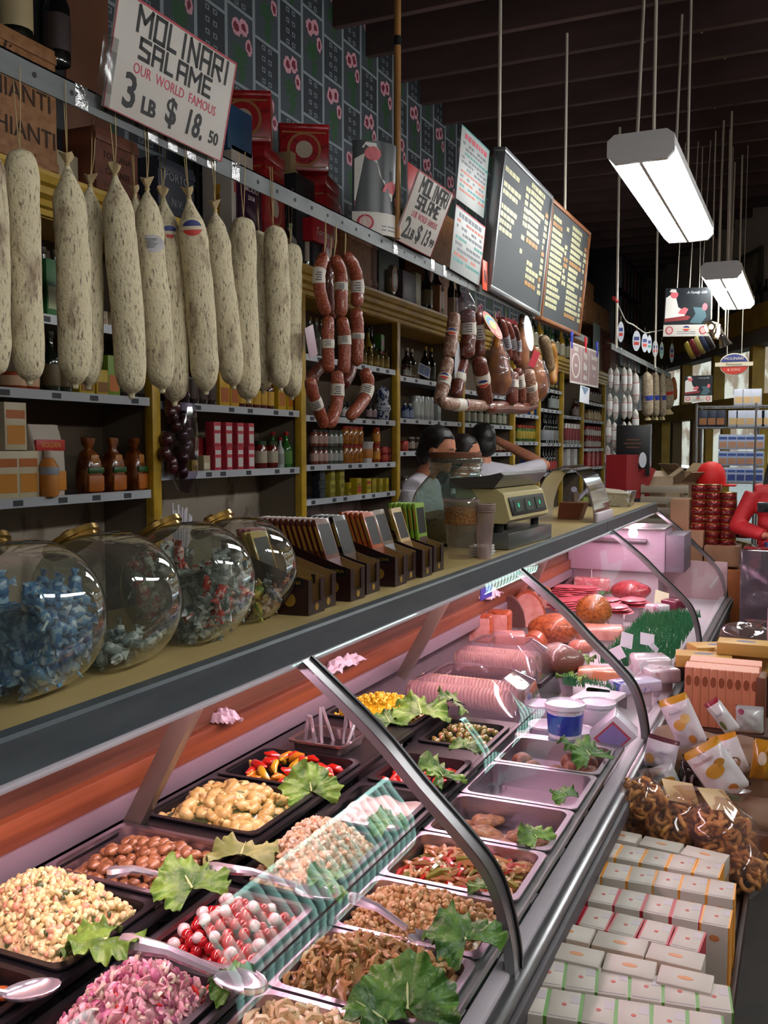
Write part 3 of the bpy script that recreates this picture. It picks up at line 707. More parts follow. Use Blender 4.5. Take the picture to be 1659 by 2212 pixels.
def mk_salame(knot, seed):
    r = thing('salame', 'x', 'salame', group='large white salami on the rail')
    if knot: prof = [(0, -.004), (.006, -.003), (.008, .006), (.020, .016), (.030, .034), (.0355, .060), (.0365, .10), (.0365, .25), (.0355, .36), (.034, .405), (.029, .432), (.019, .456), (.010, .472), (.005, .482), (.004, .49)]
    else: prof = [(0, -.004), (.006, -.003), (.008, .006), (.022, .016), (.031, .034), (.0355, .060), (.0365, .10), (.0365, .25), (.0365, .38), (.0355, .44), (.0325, .466), (.024, .483), (.010, .491), (.003, .494)]
    P2 = spline(prof, 3)
    mb = MB(); mb.lathe([(max(a, 0), b) for a, b in P2], 20)
    for v_ in mb.bm.verts: v_.co.x += .004 * math.sin(v_.co.z * 9 + seed); v_.co.y += .004 * math.cos(v_.co.z * 7 + seed)
    mb.disp(.0035, 28, seed); mb.obj('body', casing, r, smooth=60)
    if knot:
        rd = random.Random(seed); mb = MB(); off = V((.004 * math.sin(.49 * 9 + seed), .004 * math.cos(.49 * 7 + seed), 0))
        mb.mx = Matrix.Translation(off)
        n = 14; lo = []
        for k, (rr, z) in enumerate([(.0045, .484), (.005, .492), (.011, .503), (.015, .512)]):
            lo.append([(rr * (1 + .35 * (k > 1) * math.sin(3 * t * 2 * PI / n + seed)) * math.cos(t * 2 * PI / n), rr * math.sin(t * 2 * PI / n), z + .004 * (k > 1) * math.sin(2 * t * 2 * PI / n + seed)) for t in range(n)])
        mb.loft(lo, True, True); mb.obj('knot', frill, r)
        top = .495
    else: off = V((0, 0, 0)); top = .493
    for s in (-1, 1):
        MB().tube([V((0, 0, top)) + off, V((.002, s * .004, top + .06)), V((.003, s * .008, top + .17))], .0011, 5).obj('string', twine, r)
    if knot: MB().lathe([(.0055, .484), (.0065, .487), (.0055, .490)], 10, Matrix.Translation(off)).obj('string', twine, r)
    return Kind(r)
KN = [mk_salame(True, s) for s in (1, 2, 3)]; RD = [mk_salame(False, s) for s in (4, 5)]
SAL = [  # top px, bottom px, knotted, behind, label
 ((-32, 330), (-4, 815), 0, 0, 'large white salame cut off by the left edge of the photo'),
 ((42, 320), (66, 828), 0, 0, 'flat-topped large white salame, second from the left edge'),
 ((147, 340), (164, 836), 1, 0, 'brown-mottled large white salame with gathered top, under the left corner of the big sign'),
 ((198, 385), (186, 838), 1, 1, 'brown-stained large salame hanging behind two others under the big sign'),
 ((250, 362), (283, 858), 1, 0, 'pale large salame with pink pointed tip, hanging below the 3 LB price'),
 ((292, 408), (312, 800), 1, 1, 'large salame mostly hidden, to the left of the one with the plain oval sticker'),
 ((320, 392), (346, 846), 1, 0, 'large salame with a plain pale oval sticker'),
 ((354, 412), (376, 874), 1, 1, 'large salame hanging behind, half hiding its blue and red badge'),
 ((408, 412), (447, 850), 1, 0, 'large salame showing the whole blue and red oval badge'),
 ((466, 440), (501, 838), 1, 0, 'knotted large salame to the right of the badged one, without sticker'),
 ((526, 468), (535, 868), 0, 0, 'round-topped large salame, fourth from the right end of the row'),
 ((559, 497), (566, 848), 0, 1, 'narrow-looking large salame behind, third from the right end of the row'),
 ((590, 486), (609, 842), 0, 0, 'round-topped large salame, second from the right end of the row'),
 ((628, 524), (631, 862), 0, 1, 'large salame at the right end of the row, beside the yellow post')]
SALO = []
for k, (tp, bt, kn, bh, lb) in enumerate(SAL):
    X = -1.575 if bh else -1.50; t, b = fX(*tp, X), fX(*bt, X); s = (t - b).length / (.505 if kn else .494)
    K = (KN[k % 3] if kn else RD[k % 2])
    o = K.place(mx=align(b, t) @ Matrix.Rotation(k * 2.1, 4, 'Z') @ Matrix.Diagonal((s * (1.02 if not bh else .97), s * 1.0, s, 1)), label=lb); SALO.append((o, b, t, s))
for k, fz, kind in ((6, .70, 'plain'), (7, .80, 'badge'), (8, .815, 'badge')):
    o, b, t, s = SALO[k]; p = b.lerp(t, fz); d = (EYE - p); d = (d - (t - b).normalized() * d.dot((t - b).normalized())).normalized()
    if k == 7: d = (d + V((-.2, .5, 0))).normalized()
    mw = face(p + d * .0385, (t - b).cross(d), t - b); ml = o.matrix_world.inverted() @ mw
    # local scale is uniform enough to work in the salame's own frame
    if kind == 'badge': logo(o, ml, .074 / s, wrap=.038 / s)
    else:
        mb = MB(); n = 18; pts = [(.034 * math.cos(2 * PI * i / n), .021 * math.sin(2 * PI * i / n)) for i in range(n)]
        c = mb.v(ml @ V((0, 0, .0012))); vs = [mb.v(ml @ V((.039 * math.sin(x / .039), y, .039 * math.cos(x / .039) - .039 + .001))) for x, y in pts]
        for i in range(n): mb.f([c, vs[i], vs[(i + 1) % n]])
        st = mb.obj('oval_sticker', mat('sticker_pale', 'bdb9bd', .4), o)
        mb = MB(); mb.mx = ml
        for i in range(6): mb.box(-.016 + (i % 2) * .004, .010 - i * .004, .0012, .014 - (i % 3) * .004, .0118 - i * .004, .0016)
        mb.obj('print', greyink, st)
# ---------------------------------------------------------------- sausages and hams hung from the rail
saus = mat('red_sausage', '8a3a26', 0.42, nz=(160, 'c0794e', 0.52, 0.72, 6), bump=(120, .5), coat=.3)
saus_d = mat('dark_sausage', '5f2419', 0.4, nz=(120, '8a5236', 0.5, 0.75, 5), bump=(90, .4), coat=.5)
saus_m = mat('mottled_salami', '8b5e4a', 0.5, nz=(70, 'b79a88', 0.48, 0.62, 5), bump=(110, .4), coat=.3)
lab_w = mat('label_paper', 'cdc4b6', .5); lab_p = mat('label_print', '54525a', .6)
def curve_pts(P, n=5): return [V(q) for q in spline([tuple(p) for p in P], n)]
def link(mb_par, pts, r, m, band=None, bandm=None, name='sausage_link', taper=.45, printed=True):
    P = curve_pts(pts, 6); n = len(P)
    rr = []
    for i in range(n):
        t = i / (n - 1); e = min(t, 1 - t) / .16; rr.append(r * (taper * .5 + (1 - taper * .5) * math.sqrt(max(0, 1 - (1 - min(e, 1)) ** 2))) if e < 1 else r * (1 + .03 * math.sin(i * 1.7)))
    mb = MB(); mb.mx = mb_par['mx']; mb.tube(P, rr, 14); mb.disp(r * .10, 60, r * 991)
    o = mb.obj(name, m, mb_par['o'], smooth=70)
    if band:
        a, b = int(band[0] * (n - 1)), max(int(band[1] * (n - 1)), int(band[0] * (n - 1)) + 1)
        mb = MB(); mb.mx = mb_par['mx']; mb.tube(P[a:b + 1], [q * 1.07 for q in rr[a:b + 1]], 14, cap=True)
        lb = mb.obj('paper_band', bandm or lab_w, o, smooth=70)
        if printed:
            c = P[(a + b) // 2]; t = (P[b] - P[a]).normalized(); d = EYE - c; d = (d - t * d.dot(t)).normalized(); L_ = (P[b] - P[a]).length
            mb = MB(); mb.mx = mb_par['mx'] @ face(c + d * r * 1.085, t.cross(d), t)
            for i in range(4): mb.box(-r * .5, L_ * (.3 - .18 * i), -.0005, r * (.5 - .2 * (i % 2)), L_ * (.3 - .18 * i) + L_ * .07, .0006)
            mb.obj('print', lab_p, lb)
    return o
def rope(label, links, X, wpx, m, cat='sausages', name='sausage_rope', grp=None, top=None, org=(620, 550), sc=3.95):
    to = lambda x, y, dx=0: fX(org[0] + x / sc, org[1] + y / sc, X + dx)
    p0 = to(*links[0][0][0]); r = thing(name, label, cat, p0, group=grp); d = {'o': r, 'mx': Matrix.Translation(-p0)}
    for L_ in links:
        pts = [to(*q[:2], L_[2] if len(L_) > 2 else 0) for q in L_[0]]; rr = pxm(pts[1], wpx / sc / 2)
        link(d, pts, rr, m, L_[1] if len(L_) > 1 else None)
    if top:
        q = to(*top); e = V((q.x, q.y, 2.41))
        for dx in (-.004, .004):
            mb = MB(); mb.mx = d['mx']; mb.tube([p0, q + V((0, dx, 0)), e], .0014, 5); mb.obj('string', twine, r)
    return r
rope('left-hand rope of three red dried sausages with paper bands, hung from the rail', [([(318, -10), (272, 160), (285, 330), (340, 520)], (.30, .50)), ([(352, 520), (348, 700), (350, 850), (358, 1010)], (.42, .58)), ([(190, 1050), (225, 1200), (280, 1350), (325, 1475)], (.42, .60), .02)], -1.50, 108, saus, top=(330, -120), grp='ropes of red sausages')
rope('middle rope of three red dried sausages with paper bands, hung from the rail', [([(400, 20), (455, 150), (462, 340), (455, 535)], (.50, .66)), ([(465, 530), (488, 690), (490, 850), (480, 1020)], (.36, .55)), ([(425, 990), (432, 1130), (420, 1290), (355, 1475)], (.32, .50), .025)], -1.49, 112, saus, top=(420, -120), grp='ropes of red sausages')
rope('right-hand rope of three red dried sausages with paper bands, hung from the rail', [([(495, 0), (570, 110), (602, 270), (592, 450)], (.56, .78)), ([(585, 455), (600, 620), (600, 780), (592, 950)], (.46, .58)), ([(655, 985), (690, 1100), (650, 1240), (525, 1395)], (.42, .62), .02)], -1.51, 112, saus, top=(500, -120), grp='ropes of red sausages')
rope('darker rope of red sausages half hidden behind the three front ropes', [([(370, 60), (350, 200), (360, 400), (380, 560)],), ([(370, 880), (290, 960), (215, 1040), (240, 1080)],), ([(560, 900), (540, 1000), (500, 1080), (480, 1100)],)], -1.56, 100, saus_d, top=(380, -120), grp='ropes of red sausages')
# tag hanging by the sausages
tg = thing('paper_tag', 'pale pink paper tag hanging left of the red sausage ropes', 'tag', fX(672, 738, -1.5)); MB().box(-.001, -.03, -.05, .001, .03, .05, .0005, RT((0, 0, 0), (.35, 0, 0))).obj('card', mat('tag_pink', 'b59aa4', .5), tg)

def single(label, pts, w, m, band=None, X=-1.5, name='hanging_sausage', cat='sausage', grp='cured meats on the rail', bm_=None, lg=None, strg=True):
    to = lambda x, y: fX(900 + x / 3.687, 600 + y / 3.687, X)
    P = [to(*q) for q in pts]; r = thing(name, label, cat, P[0], group=grp); d = {'o': r, 'mx': Matrix.Translation(-P[0])}
    rr = pxm(P[1], w / 3.687 / 2); lo = link(d, P, rr, m, band, bm_, 'body', printed=lg is None)
    if lg is not None:
        n = 14; c = P[0].lerp(P[-1], lg); t = (P[0] - P[-1]).normalized(); dd = EYE - c; dd = (dd - t * dd.dot(t)).normalized()
        logo(lo, d['mx'] @ face(c + dd * rr * 1.10, t.cross(dd), t), rr * 1.9, wrap=rr * 1.1)
    if strg:
        mb = MB(); mb.mx = d['mx']; mb.tube([P[0], V((P[0].x, P[0].y, max(P[0].z + .05, 2.41)))], .0013, 5); mb.obj('string', twine, r)
    return r
single('mottled salami at the left of the cured-meat cluster, with a small badge', [(300, 275), (290, 400), (272, 530), (255, 625)], 105, saus_m, None, -1.50, lg=.50)
single('lower mottled salami at the left edge of the meat cluster, paper band round it', [(255, 640), (230, 760), (205, 880), (175, 985)], 105, saus_m, (.40, .62), -1.49, lg=.5, strg=False)
single('dark red sausage with a broad white band in the cured-meat cluster, left of a twin', [(405, 245), (412, 380), (410, 500), (400, 640)], 120, saus_d, (.28, .60), -1.49, bm_=lab_w)
single('dark red sausage with a broad white band in the cured-meat cluster, right of a twin', [(478, 265), (495, 390), (505, 510), (500, 630)], 84, saus_d, (.28, .62), -1.53, bm_=lab_w)
single('dark red sausage at mid height behind the front sausage of the meat cluster', [(372, 645), (345, 760), (325, 860), (310, 960)], 108, saus_d, (.40, .60), -1.52, lg=.45, strg=False)
single('front dark red sausage of the meat cluster with a round badge on its white band', [(492, 635), (515, 760), (535, 880), (560, 1005)], 122, saus_d, (.36, .60), -1.46, lg=.48, strg=False)
for k, (lb, pts, w, X) in enumerate([('slim sausage with silver band, first of three behind the tagged ham', [(668, 330), (700, 440), (725, 560), (735, 650)], 66, -1.54), ('slim sausage with silver band, second of three behind the tagged ham', [(712, 350), (750, 460), (768, 570), (772, 665)], 66, -1.53), ('slim sausage with silver band, third of three behind the tagged ham', [(765, 375), (795, 480), (803, 590), (800, 700)], 66, -1.55)]):
    single(lb, pts, w, saus_d, (.40, .68), X, bm_=mat('silver_band', 'b9b9c0', .3, .5))
single('short red sausage low in the meat cluster, left of two beside the wrapped ham', [(765, 750), (760, 830), (758, 920), (760, 1015)], 100, saus_d, (.30, .55), -1.47, strg=False)
single('short red sausage low in the meat cluster, right of two beside the wrapped ham', [(800, 725), (815, 820), (828, 910), (832, 1000)], 88, saus_d, (.20, .5), -1.49, strg=False)
single('mottled salami low in the meat cluster with a pale label', [(885, 735), (900, 830), (915, 920), (925, 1015)], 105, saus_m, (.40, .60), -1.47, strg=False)
single('salami with a strung net at the right end of the meat cluster', [(1008, 470), (1030, 560), (1050, 650), (1062, 745)], 88, mat('netted_salami', '80684c', .6, nz=(90, '5b4630', .45, .65), bump=(90, .6)), None, -1.52)
single('ham shank with a red cut end at the far right of the meat cluster', [(1062, 520), (1085, 620), (1090, 720), (1080, 850)], 78, mat('ham_rind', 'a0702f', .5, nz=(14, '7c2c20', .5, .72), coat=.3), None, -1.56)
single('long salami lying level across the bottom of the meat cluster, with a badge', [(190, 985), (300, 1010), (430, 1015), (555, 1020)], 100, saus_m, (.36, .54), -1.47, lg=.45, strg=False)
single('dark salami lying level under the wrapped hams', [(560, 1040), (690, 1030), (820, 1040), (945, 1010)], 100, saus_d, None, -1.50, strg=False)
# hams in clear wrap
ham_m = mat('ham_skin', 'b8741c', .4, nz=(9, '7a4416', .45, .65), coat=.5); wrap = glass('clear_wrap', 'e8e2e6', .12, 1.5, 1.6, haze=.10, hazecol='b8a8b4')
def ham(label, cx, cy, w, h, X, seed):
    to = lambda x, y: fX(900 + x / 3.687, 600 + y / 3.687, X)
    t, b = to(cx - .1 * w, cy - h / 2), to(cx, cy + h / 2); r = thing('ham', label, 'ham', mx=align(b, t), group='wrapped hams'); L_ = (t - b).length; R_ = pxm(b, w / 3.687 / 2)
    P = spline([(0, 0), (.55, .02), (.9, .14), (1.0, .30), (.86, .5), (.60, .7), (.36, .86), (.24, .96), (0, 1.0)], 3)
    mb = MB(); mb.lathe([(max(a, 0) * R_, z * L_) for a, z in P], 20, sy=.75); mb.disp(R_ * .12, 18, seed); mb.obj('meat', ham_m, r, smooth=70)
    mb = MB(); mb.lathe([(max(a, 0) * R_ * 1.10 + .003, z * L_ * 1.03 - .006) for a, z in P], 22, sy=.8); mb.disp(R_ * .20, 24, seed + 3); mb.obj('clear_wrap', wrap, r, smooth=70)
    MB().tube([(0, 0, L_), (0, 0, L_ + .12)], .002, 6).obj('string', twine, r)
    return r
hm = ham('big wrapped ham in the middle of the meat cluster, with a long colourful tag', 655, 690, 215, 480, -1.50, 2)
ham('wrapped ham at the right of the meat cluster, with a red card', 955, 760, 190, 430, -1.52, 5)
ham('dark narrow cured ham top, behind the white oval tag', 845, 520, 110, 460, -1.55, 8)
def tagcard(label, bl, br, tl, X, shapes, name='product_tag'):
    to = lambda q: (900 + q[0] / 3.687, 600 + q[1] / 3.687)
    m, w_, h = px_frame(to(bl), to(br), to(tl), X); r = thing(name, label, 'tag', mx=m)
    for i, (kind, x, y, rx, ry, mm) in enumerate(shapes):
        mb = MB(); n = 18
        pts = [(w_ * (x + rx * math.cos(2 * PI * k / n)), h * (y + ry * math.sin(2 * PI * k / n))) for k in range(n)] if kind == 'o' else [(w_ * (x - rx), h * (y - ry)), (w_ * (x + rx), h * (y - ry)), (w_ * (x + rx), h * (y + ry)), (w_ * (x - rx), h * (y + ry))]
        mb.poly(pts, .0006 * i, .0006 * i + .0008); mb.obj('card' if i == 0 else 'printed_spot', mm, r, smooth=0)
C = lambda n, c='ff00ff': mat(n, c, .45)
tagcard('long red, blue and yellow product tag on the big ham', (640, 500), (710, 480), (510, 270), -1.43, [('o', .5, .5, .5, .5, C('tag_red', 'c23a2c')), ('o', .5, .62, .42, .26, C('tag_green', '5c9a58')), ('o', .5, .6, .34, .18, C('tag_blue', '3566a4')), ('o', .5, .5, .26, .16, C('tag_yellow', 'd8b43a')), ('o', .5, .2, .3, .12, C('tag_orange', 'd0542c'))])
tagcard('plain white oval tag hanging in front of the dark ham', (880, 590), (945, 580), (850, 300), -1.44, [('o', .5, .5, .5, .5, C('tag_white', 'b9bcc4'))])
tagcard('red card tag beside the right-hand wrapped ham', (885, 700), (935, 720), (935, 575), -1.43, [('r', .5, .5, .5, .5, C('card_red', 'c4283c'))])
tagcard('white cut-paper tag showing between the left salami', (300, 900), (345, 880), (330, 500), -1.53, [('o', .5, .5, .5, .5, C('tag_white', 'b9bcc4')), ('r', .5, .5, .2, .3, C('tag_white2', 'd6d6da'))])
# thin tray bag over the top
pb = thing('plastic_bag', 'crumpled clear plastic bag tied at the top of the meat cluster', 'bag', fX(1003, 650, -1.49))
mb = MB(); mb.lathe([(.01, .05), (.02, .03), (.045, -.01), (.05, -.05), (.03, -.09)], 14); mb.disp(.02, 30, 4); mb.obj('film', wrap, pb, smooth=70)

# ---------------------------------------------------------------- strings of small white salami on the far rail
swhite = mat('small_salami_white', 'c6c2bb', .7, nz=(40, 'a29a90', .45, .65), bump=(120, .3)); rline = mat('net_red', 'b03a48', .6)
def mk_small(logo_):
    r = thing('small_salami', 'x', 'salami', group='small white salami on the far rail')
    P = spline([(0, 0), (.010, .004), (.022, .022), (.027, .06), (.028, .12), (.026, .18), (.020, .205), (.008, .222), (0, .226)], 3)
    mb = MB(); mb.lathe([(max(a, 0), b) for a, b in P], 14); mb.disp(.002, 40, 2); b = mb.obj('body', swhite, r, smooth=70)
    mb = MB(); mb.lathe([(.0286, .07), (.029, .072), (.029, .150), (.0282, .152)], 14); lb = mb.obj('paper_label', mat('label_white', 'd6d4d2', .5), b, smooth=60)
    for z in (.068, .153): MB().lathe([(.0290, z), (.0298, z + .002), (.0290, z + .004)], 14).obj('red_line', rline, lb)
    MB().tube([(0, 0, .224), (0, 0, .262)], .0016, 5).obj('string', twine, r)
    return Kind(r)
KS = mk_small(True)
toB = lambda x, y, X: fX(1280 + x / 4.377, 750 + y / 4.377, X)
for cn, x, X, rows, nm in [(0, 172, -1.52, [(190, 395), (430, 660), (675, 910), (925, 1165)], 'first'), (1, 228, -1.48, [(190, 425), (455, 690), (705, 960), (980, 1220)], 'second'), (2, 298, -1.50, [(185, 425), (445, 685), (700, 905)], 'third'), (3, 348, -1.53, [(190, 420), (450, 680), (700, 905)], 'fourth'), (4, 405, -1.50, [(235, 545), (580, 860)], 'fifth')]:
    for k, (ya, yb) in enumerate(rows):
        t, b = toB(x - (k * 10 if cn < 2 else 0), ya, X), toB(x - (k * 10 + 3 if cn < 2 else 0), yb, X)
        s = (t - b).length / .23
        KS.place(mx=align(b, t) @ Matrix.Diagonal((s * .95, s * .95, s, 1)), label=f'small white labelled salami, {ORD[k]} from the top in the {nm} string on the far rail')
big_net = mat('netted_pale', 'b5a48a', .7, nz=(50, '93826a', .45, .6), bump=(140, .6)); bluep = mat('print_blue', '2c3c92', .5); frl = mat('casing_frill')
def mk_long():
    r = thing('long_salami', 'x', 'salami', group='long netted salami on the far rail')
    P = spline([(0, 0), (.03, .01), (.05, .04), (.056, .12), (.056, .40), (.050, .47), (.03, .51), (.008, .53), (0, .532)], 3)
    mb = MB(); mb.lathe([(max(a, 0), b) for a, b in P], 18); mb.disp(.003, 30, 3); b = mb.obj('body', big_net, r, smooth=70)
    mb = MB(); mb.lathe([(.0567, .20), (.0572, .202), (.0572, .255), (.0567, .257)], 18); mb.obj('blue_print', bluep, b, smooth=60)
    MB().lathe([(.012, 0.004), (.02, -.01), (.035, -.04), (.03, -.042), (.01, -.012)], 14, sy=.7).obj('frill', frl, r)
    MB().tube([(0, 0, .53), (0, 0, .60)], .002, 5).obj('string', twine, r)
    return Kind(r)
KL = mk_long()
for k, (x, w, X) in enumerate([(515, 118, -1.49), (562, 60, -1.55), (598, 60, -1.50), (634, 60, -1.55), (662, 60, -1.50)]):
    t, b = toB(x, 232, X), toB(x + 6, 655, X); s = (t - b).length / .532; sr = min(pxm(b, w / 4.377 / 2) / .056, 1.0)
    KL.place(mx=align(b, t) @ Matrix.Diagonal((sr, sr, s, 1)), label=f'long pale netted salami with blue print, {ORD[k]} from the left on the far rail')
for k, (lb, x, y0, y1, w, m) in enumerate([('plump short netted salami with a red patch near the right end of the far rail', 705, 265, 580, 115, big_net), ('orange-brown hanging cheese at the right end of the far rail', 765, 280, 500, 60, mat('smoked_cheese', 'b0662c', .5))]):
    t, b = toB(x, y0, -1.52), toB(x + 8, y1, -1.52); L_ = (t - b).length; R_ = pxm(b, w / 4.377 / 2)
    r = thing('plump_salami' if k == 0 else 'hanging_cheese', lb, 'salami' if k == 0 else 'cheese', mx=align(b, t))
    P = spline([(0, 0), (.6, .03), (.95, .15), (1, .4), (.9, .75), (.5, .94), (0, 1)], 3)
    mb = MB(); mb.lathe([(max(a, 0) * R_, z * L_) for a, z in P], 16); mb.disp(.004, 20, k); b_ = mb.obj('body', m, r, smooth=70)
    if k == 0:
        MB().lathe([(R_ * 1.01, .45 * L_), (R_ * 1.02, .46 * L_), (R_ * 1.01, .55 * L_)], 16).obj('red_band', logored, b_)
        MB().lathe([(.3 * R_, .02), (.5 * R_, -.02), (.9 * R_, -.06), (.2 * R_, -.02)], 14, sy=.7).obj('frill', frl, r)
    MB().tube([(0, 0, L_), (0, 0, L_ + .1)], .002, 5).obj('string', twine, r)
# oval badges dangling from a cord
cord_p = [toB(38, -100, -1.50)]
cd = thing('garland_cord', 'white cord with a red plug end sagging above the far rail', 'cord', (0, 0, 0))
G4 = lambda x, y, X=-1.5: fX(1200 + x / 3.614, 450 + y / 3.614, X)
P = curve_pts([G4(470, 720), (G4(500, 780)), G4(550, 880), G4(600, 905), G4(650, 940), G4(700, 972), G4(750, 965), G4(830, 950)], 4)
MB().tube(P, .006, 6).obj('cord', mat('cord_white', 'b8b4ac', .6), cd); MB().cyl(G4(455, 700), G4(478, 725), .016).obj('plug', C('plug_red', 'b02024'), cd)
for k, (x, y, w, h, cc) in enumerate([(510, 965, 40, 160, 'c9ced8'), (632, 1035, 50, 160, 'c9ced8'), (697, 1050, 40, 150, 'b9bfc6'), (732, 1060, 30, 140, 'b9bfc6'), (778, 1097, 36, 130, 'a9b0b8'), (828, 1110, 26, 130, '8fa8a0'), (908, 1130, 26, 150, 'a9b8b8')]):
    p = G4(x, y); ww, hh = pxm(p, w / 3.614 / 2), pxm(p, h / 3.614 / 2)
    r = thing('oval_tag', f'small oval paper badge dangling above the far rail, {ORD[k]} from the left', 'tag', p, (0, 0, .5), group='oval badges above the far rail')
    mb = MB(); n = 18; mb.poly([(1.3 * ww * math.cos(2 * PI * i / n), hh * math.sin(2 * PI * i / n)) for i in range(n)], -.001, .001, RT((0, 0, 0), (PI / 2, 0, 0))); mb.obj('card', C('badge_' + cc, cc), r)
    mb = MB(); mb.box(-ww * .8, -.0022, hh * .05, ww * .8, .0022, hh * .4); mb.obj('blue_print', navy, r); mb = MB(); mb.box(-ww * .8, -.0022, -hh * .4, ww * .8, .0022, -hh * .08); mb.obj('red_print', C('green_print', '4f9a88') if k in (3, 5) else logored, r)
    MB().tube([(0, 0, hh), (0, 0, hh + .05)], .0012, 5).obj('string', twine, r)
# We Ship sign on its pegs
m, w_, h = px_frame((1231, 826), (1292, 838), (1233, 738), -1.46); r = thing('ship_sign', 'brown and white sign WE SHIP hanging on clothes pegs left of the far rail', 'sign', mx=m)
MB().box(0, 0, -.004, w_, h, 0, .001).obj('board', C('sign_mauve', '96787a'), r)
mb = MB(); 
for q in ((0, 0, w_, .012), (0, h - .012, w_, h), (0, 0, .012, h), (w_ - .012, 0, w_, h), (w_ * .36, 0, w_ * .37, h), (w_ * .63, 0, w_ * .64, h)): mb.box(q[0], q[1], 0, q[2], q[3], .0008)
mb.obj('white_line', sign_w, r)
mb = MB(); n = 20; o_ = lambda a, b: [(w_ * .18 + a * math.cos(2 * PI * i / n), h * .45 + b * math.sin(2 * PI * i / n)) for i in range(n)]
mb.loft([[(x, y, 0) for x, y in o_(w_ * .14, h * .32)], [(x, y, .0012) for x, y in o_(w_ * .14, h * .32)], [(x, y, .0012) for x, y in o_(w_ * .11, h * .27)], [(x, y, 0) for x, y in o_(w_ * .11, h * .27)]], False, False); mb.obj('salame_outline', sign_w, r)
for t_, x, y, s in (('We', .5, .76, .26), ('Ship', .5, .48, .24), ('SALAME', .18, .86, .12), ('Home-Made', .82, .78, .13), ('Dinners', .82, .52, .15), ('Ask us', .5, .2, .15), ('MOLINARI', .18, .45, .06), ('&', .82, .28, .14)):
    text(t_, h * s, sign_w, r, Matrix.Translation((w_ * x, h * y, .001)), sx=1.0, bold=.004)
for k, (x, c) in enumerate(((.03, '2c3aa0'), (.5, 'c0202a'), (.92, '2c3aa0'))):
    q = m @ V((w_ * x, h, .0)); pg = thing('clothes_peg', f"{'red' if k == 1 else 'blue'} clothes peg holding the {('left corner', 'middle', 'right corner')[k]} of the ship sign", 'peg', q)
    for s in (-1, 1): MB().box(-.006, s * .007 - .005, -.04, .006, s * .010 + .005, .07, .002, RT((0, 0, 0), (s * -.12, 0, 0))).obj('peg_half', C('peg_' + c, c), pg)
m, w_, h = px_frame((1252, 868), (1272, 873), (1254, 832), -1.455); r = thing('small_notice', 'small bright white notice hanging under the ship sign', 'sign', mx=m); MB().box(0, 0, -.002, w_, h, 0).obj('card', C('notice_white', 'e6e9f2'), r)
mb = MB(); mb.poly([(w_ * .1, h * .95), (w_ * .5, h * .5), (w_ * .9, h * .95)], 0, .001); mb.obj('blue_corner', C('notice_blue', '7d97b8'), r)
# bundled dark flex and a garlic braid left of the sausages
bd = thing('garlic_braid', 'dark red braid of dried onions in clear film hanging beside the left yellow post', 'braid', fX(392, 880, -2.47))
mb = MB()
for k in range(16):
    q = fX(392 + RN.uniform(-24, 24) - k * 1.5, 870 + k * 10, -2.47) - fX(392, 880, -2.47); mb.ball(q, (.030, .030, .034), 10, 6)
mb.obj('bulb', mat('dried_onion', '4f1f24', .3, nz=(20, '2c1014', .4, .7), coat=.7), bd, smooth=70)
q0 = fX(392, 880, -2.47); mb = MB(); mb.lathe([(.03, .06), (.055, .0), (.065, -.15), (.06, -.28), (.03, -.36)], 16, RT((0, .0, 0), (0, 0, 0))); mb.disp(.02, 25, 2); mb.obj('film', glass('dark_film', 'dcd6e4', .08, 1.5, 2.0), bd, smooth=70)
# ================================================================ goods on the wall shelves
KC = {}
def k_bottle(g, lab, cap, h=.28, r=.036, neck=.42, body='bottle'):
    key = ('b', g, lab, cap, h, r, neck)
    if key in KC: return KC[key]
    q = thing(body, 'x', 'bottle'); z1 = h * (1 - neck)
    gm = mat('bottle_' + g, g, .12, coat=.6)
    P = spline([(0, .004), (r * .8, 0), (r, .008), (r, z1 * .55), (r, z1 * .94), (r * .72, z1 + h * .06), (r * .36, z1 + h * .16), (r * .34, h * .93), (r * .34, h * .94)], 2)
    b = MB().lathe([(max(a, 0), z) for a, z in P], 14).obj('glass_body', gm, q, smooth=60)
    MB().lathe([(r * 1.012, z1 * .18), (r * 1.02, z1 * .2), (r * 1.02, z1 * .78), (r * 1.012, z1 * .8)], 14).obj('label', mat('lab_' + lab, lab, .5), b, smooth=60)
    MB().lathe([(r * .38, h * .90), (r * .42, h * .91), (r * .42, h), (r * .3, h * 1.005)], 12).obj('cap', mat('cap_' + cap, cap, .35, .3), q)
    KC[key] = Kind(q); return KC[key]
def k_jar(c, lab, cap, h=.10, r=.030):
    key = ('j', c, lab, cap, h, r)
    if key in KC: return KC[key]
    q = thing('food_jar', 'x', 'jar')
    b = MB().lathe([(r * .85, 0), (r, h * .06), (r, h * .74), (r * .8, h * .84), (r * .8, h * .86)], 14).obj('glass_body', mat('jar_' + c, c, .12, coat=.6, nz=(60, '%02x%02x%02x' % tuple(int(int(c[i:i + 2], 16) * .6) for i in (0, 2, 4)), .4, .7)), q, smooth=60)
    if lab: MB().lathe([(r * 1.01, h * .2), (r * 1.025, h * .22), (r * 1.025, h * .62), (r * 1.01, h * .64)], 14).obj('label', mat('lab_' + lab, lab, .5), b, smooth=60)
    MB().lathe([(r * .86, h * .85), (r * .9, h * .86), (r * .9, h * .99), (r * .8, h)], 14).obj('lid', mat('cap_' + cap, cap, .35, .3), q)
    KC[key] = Kind(q); return KC[key]
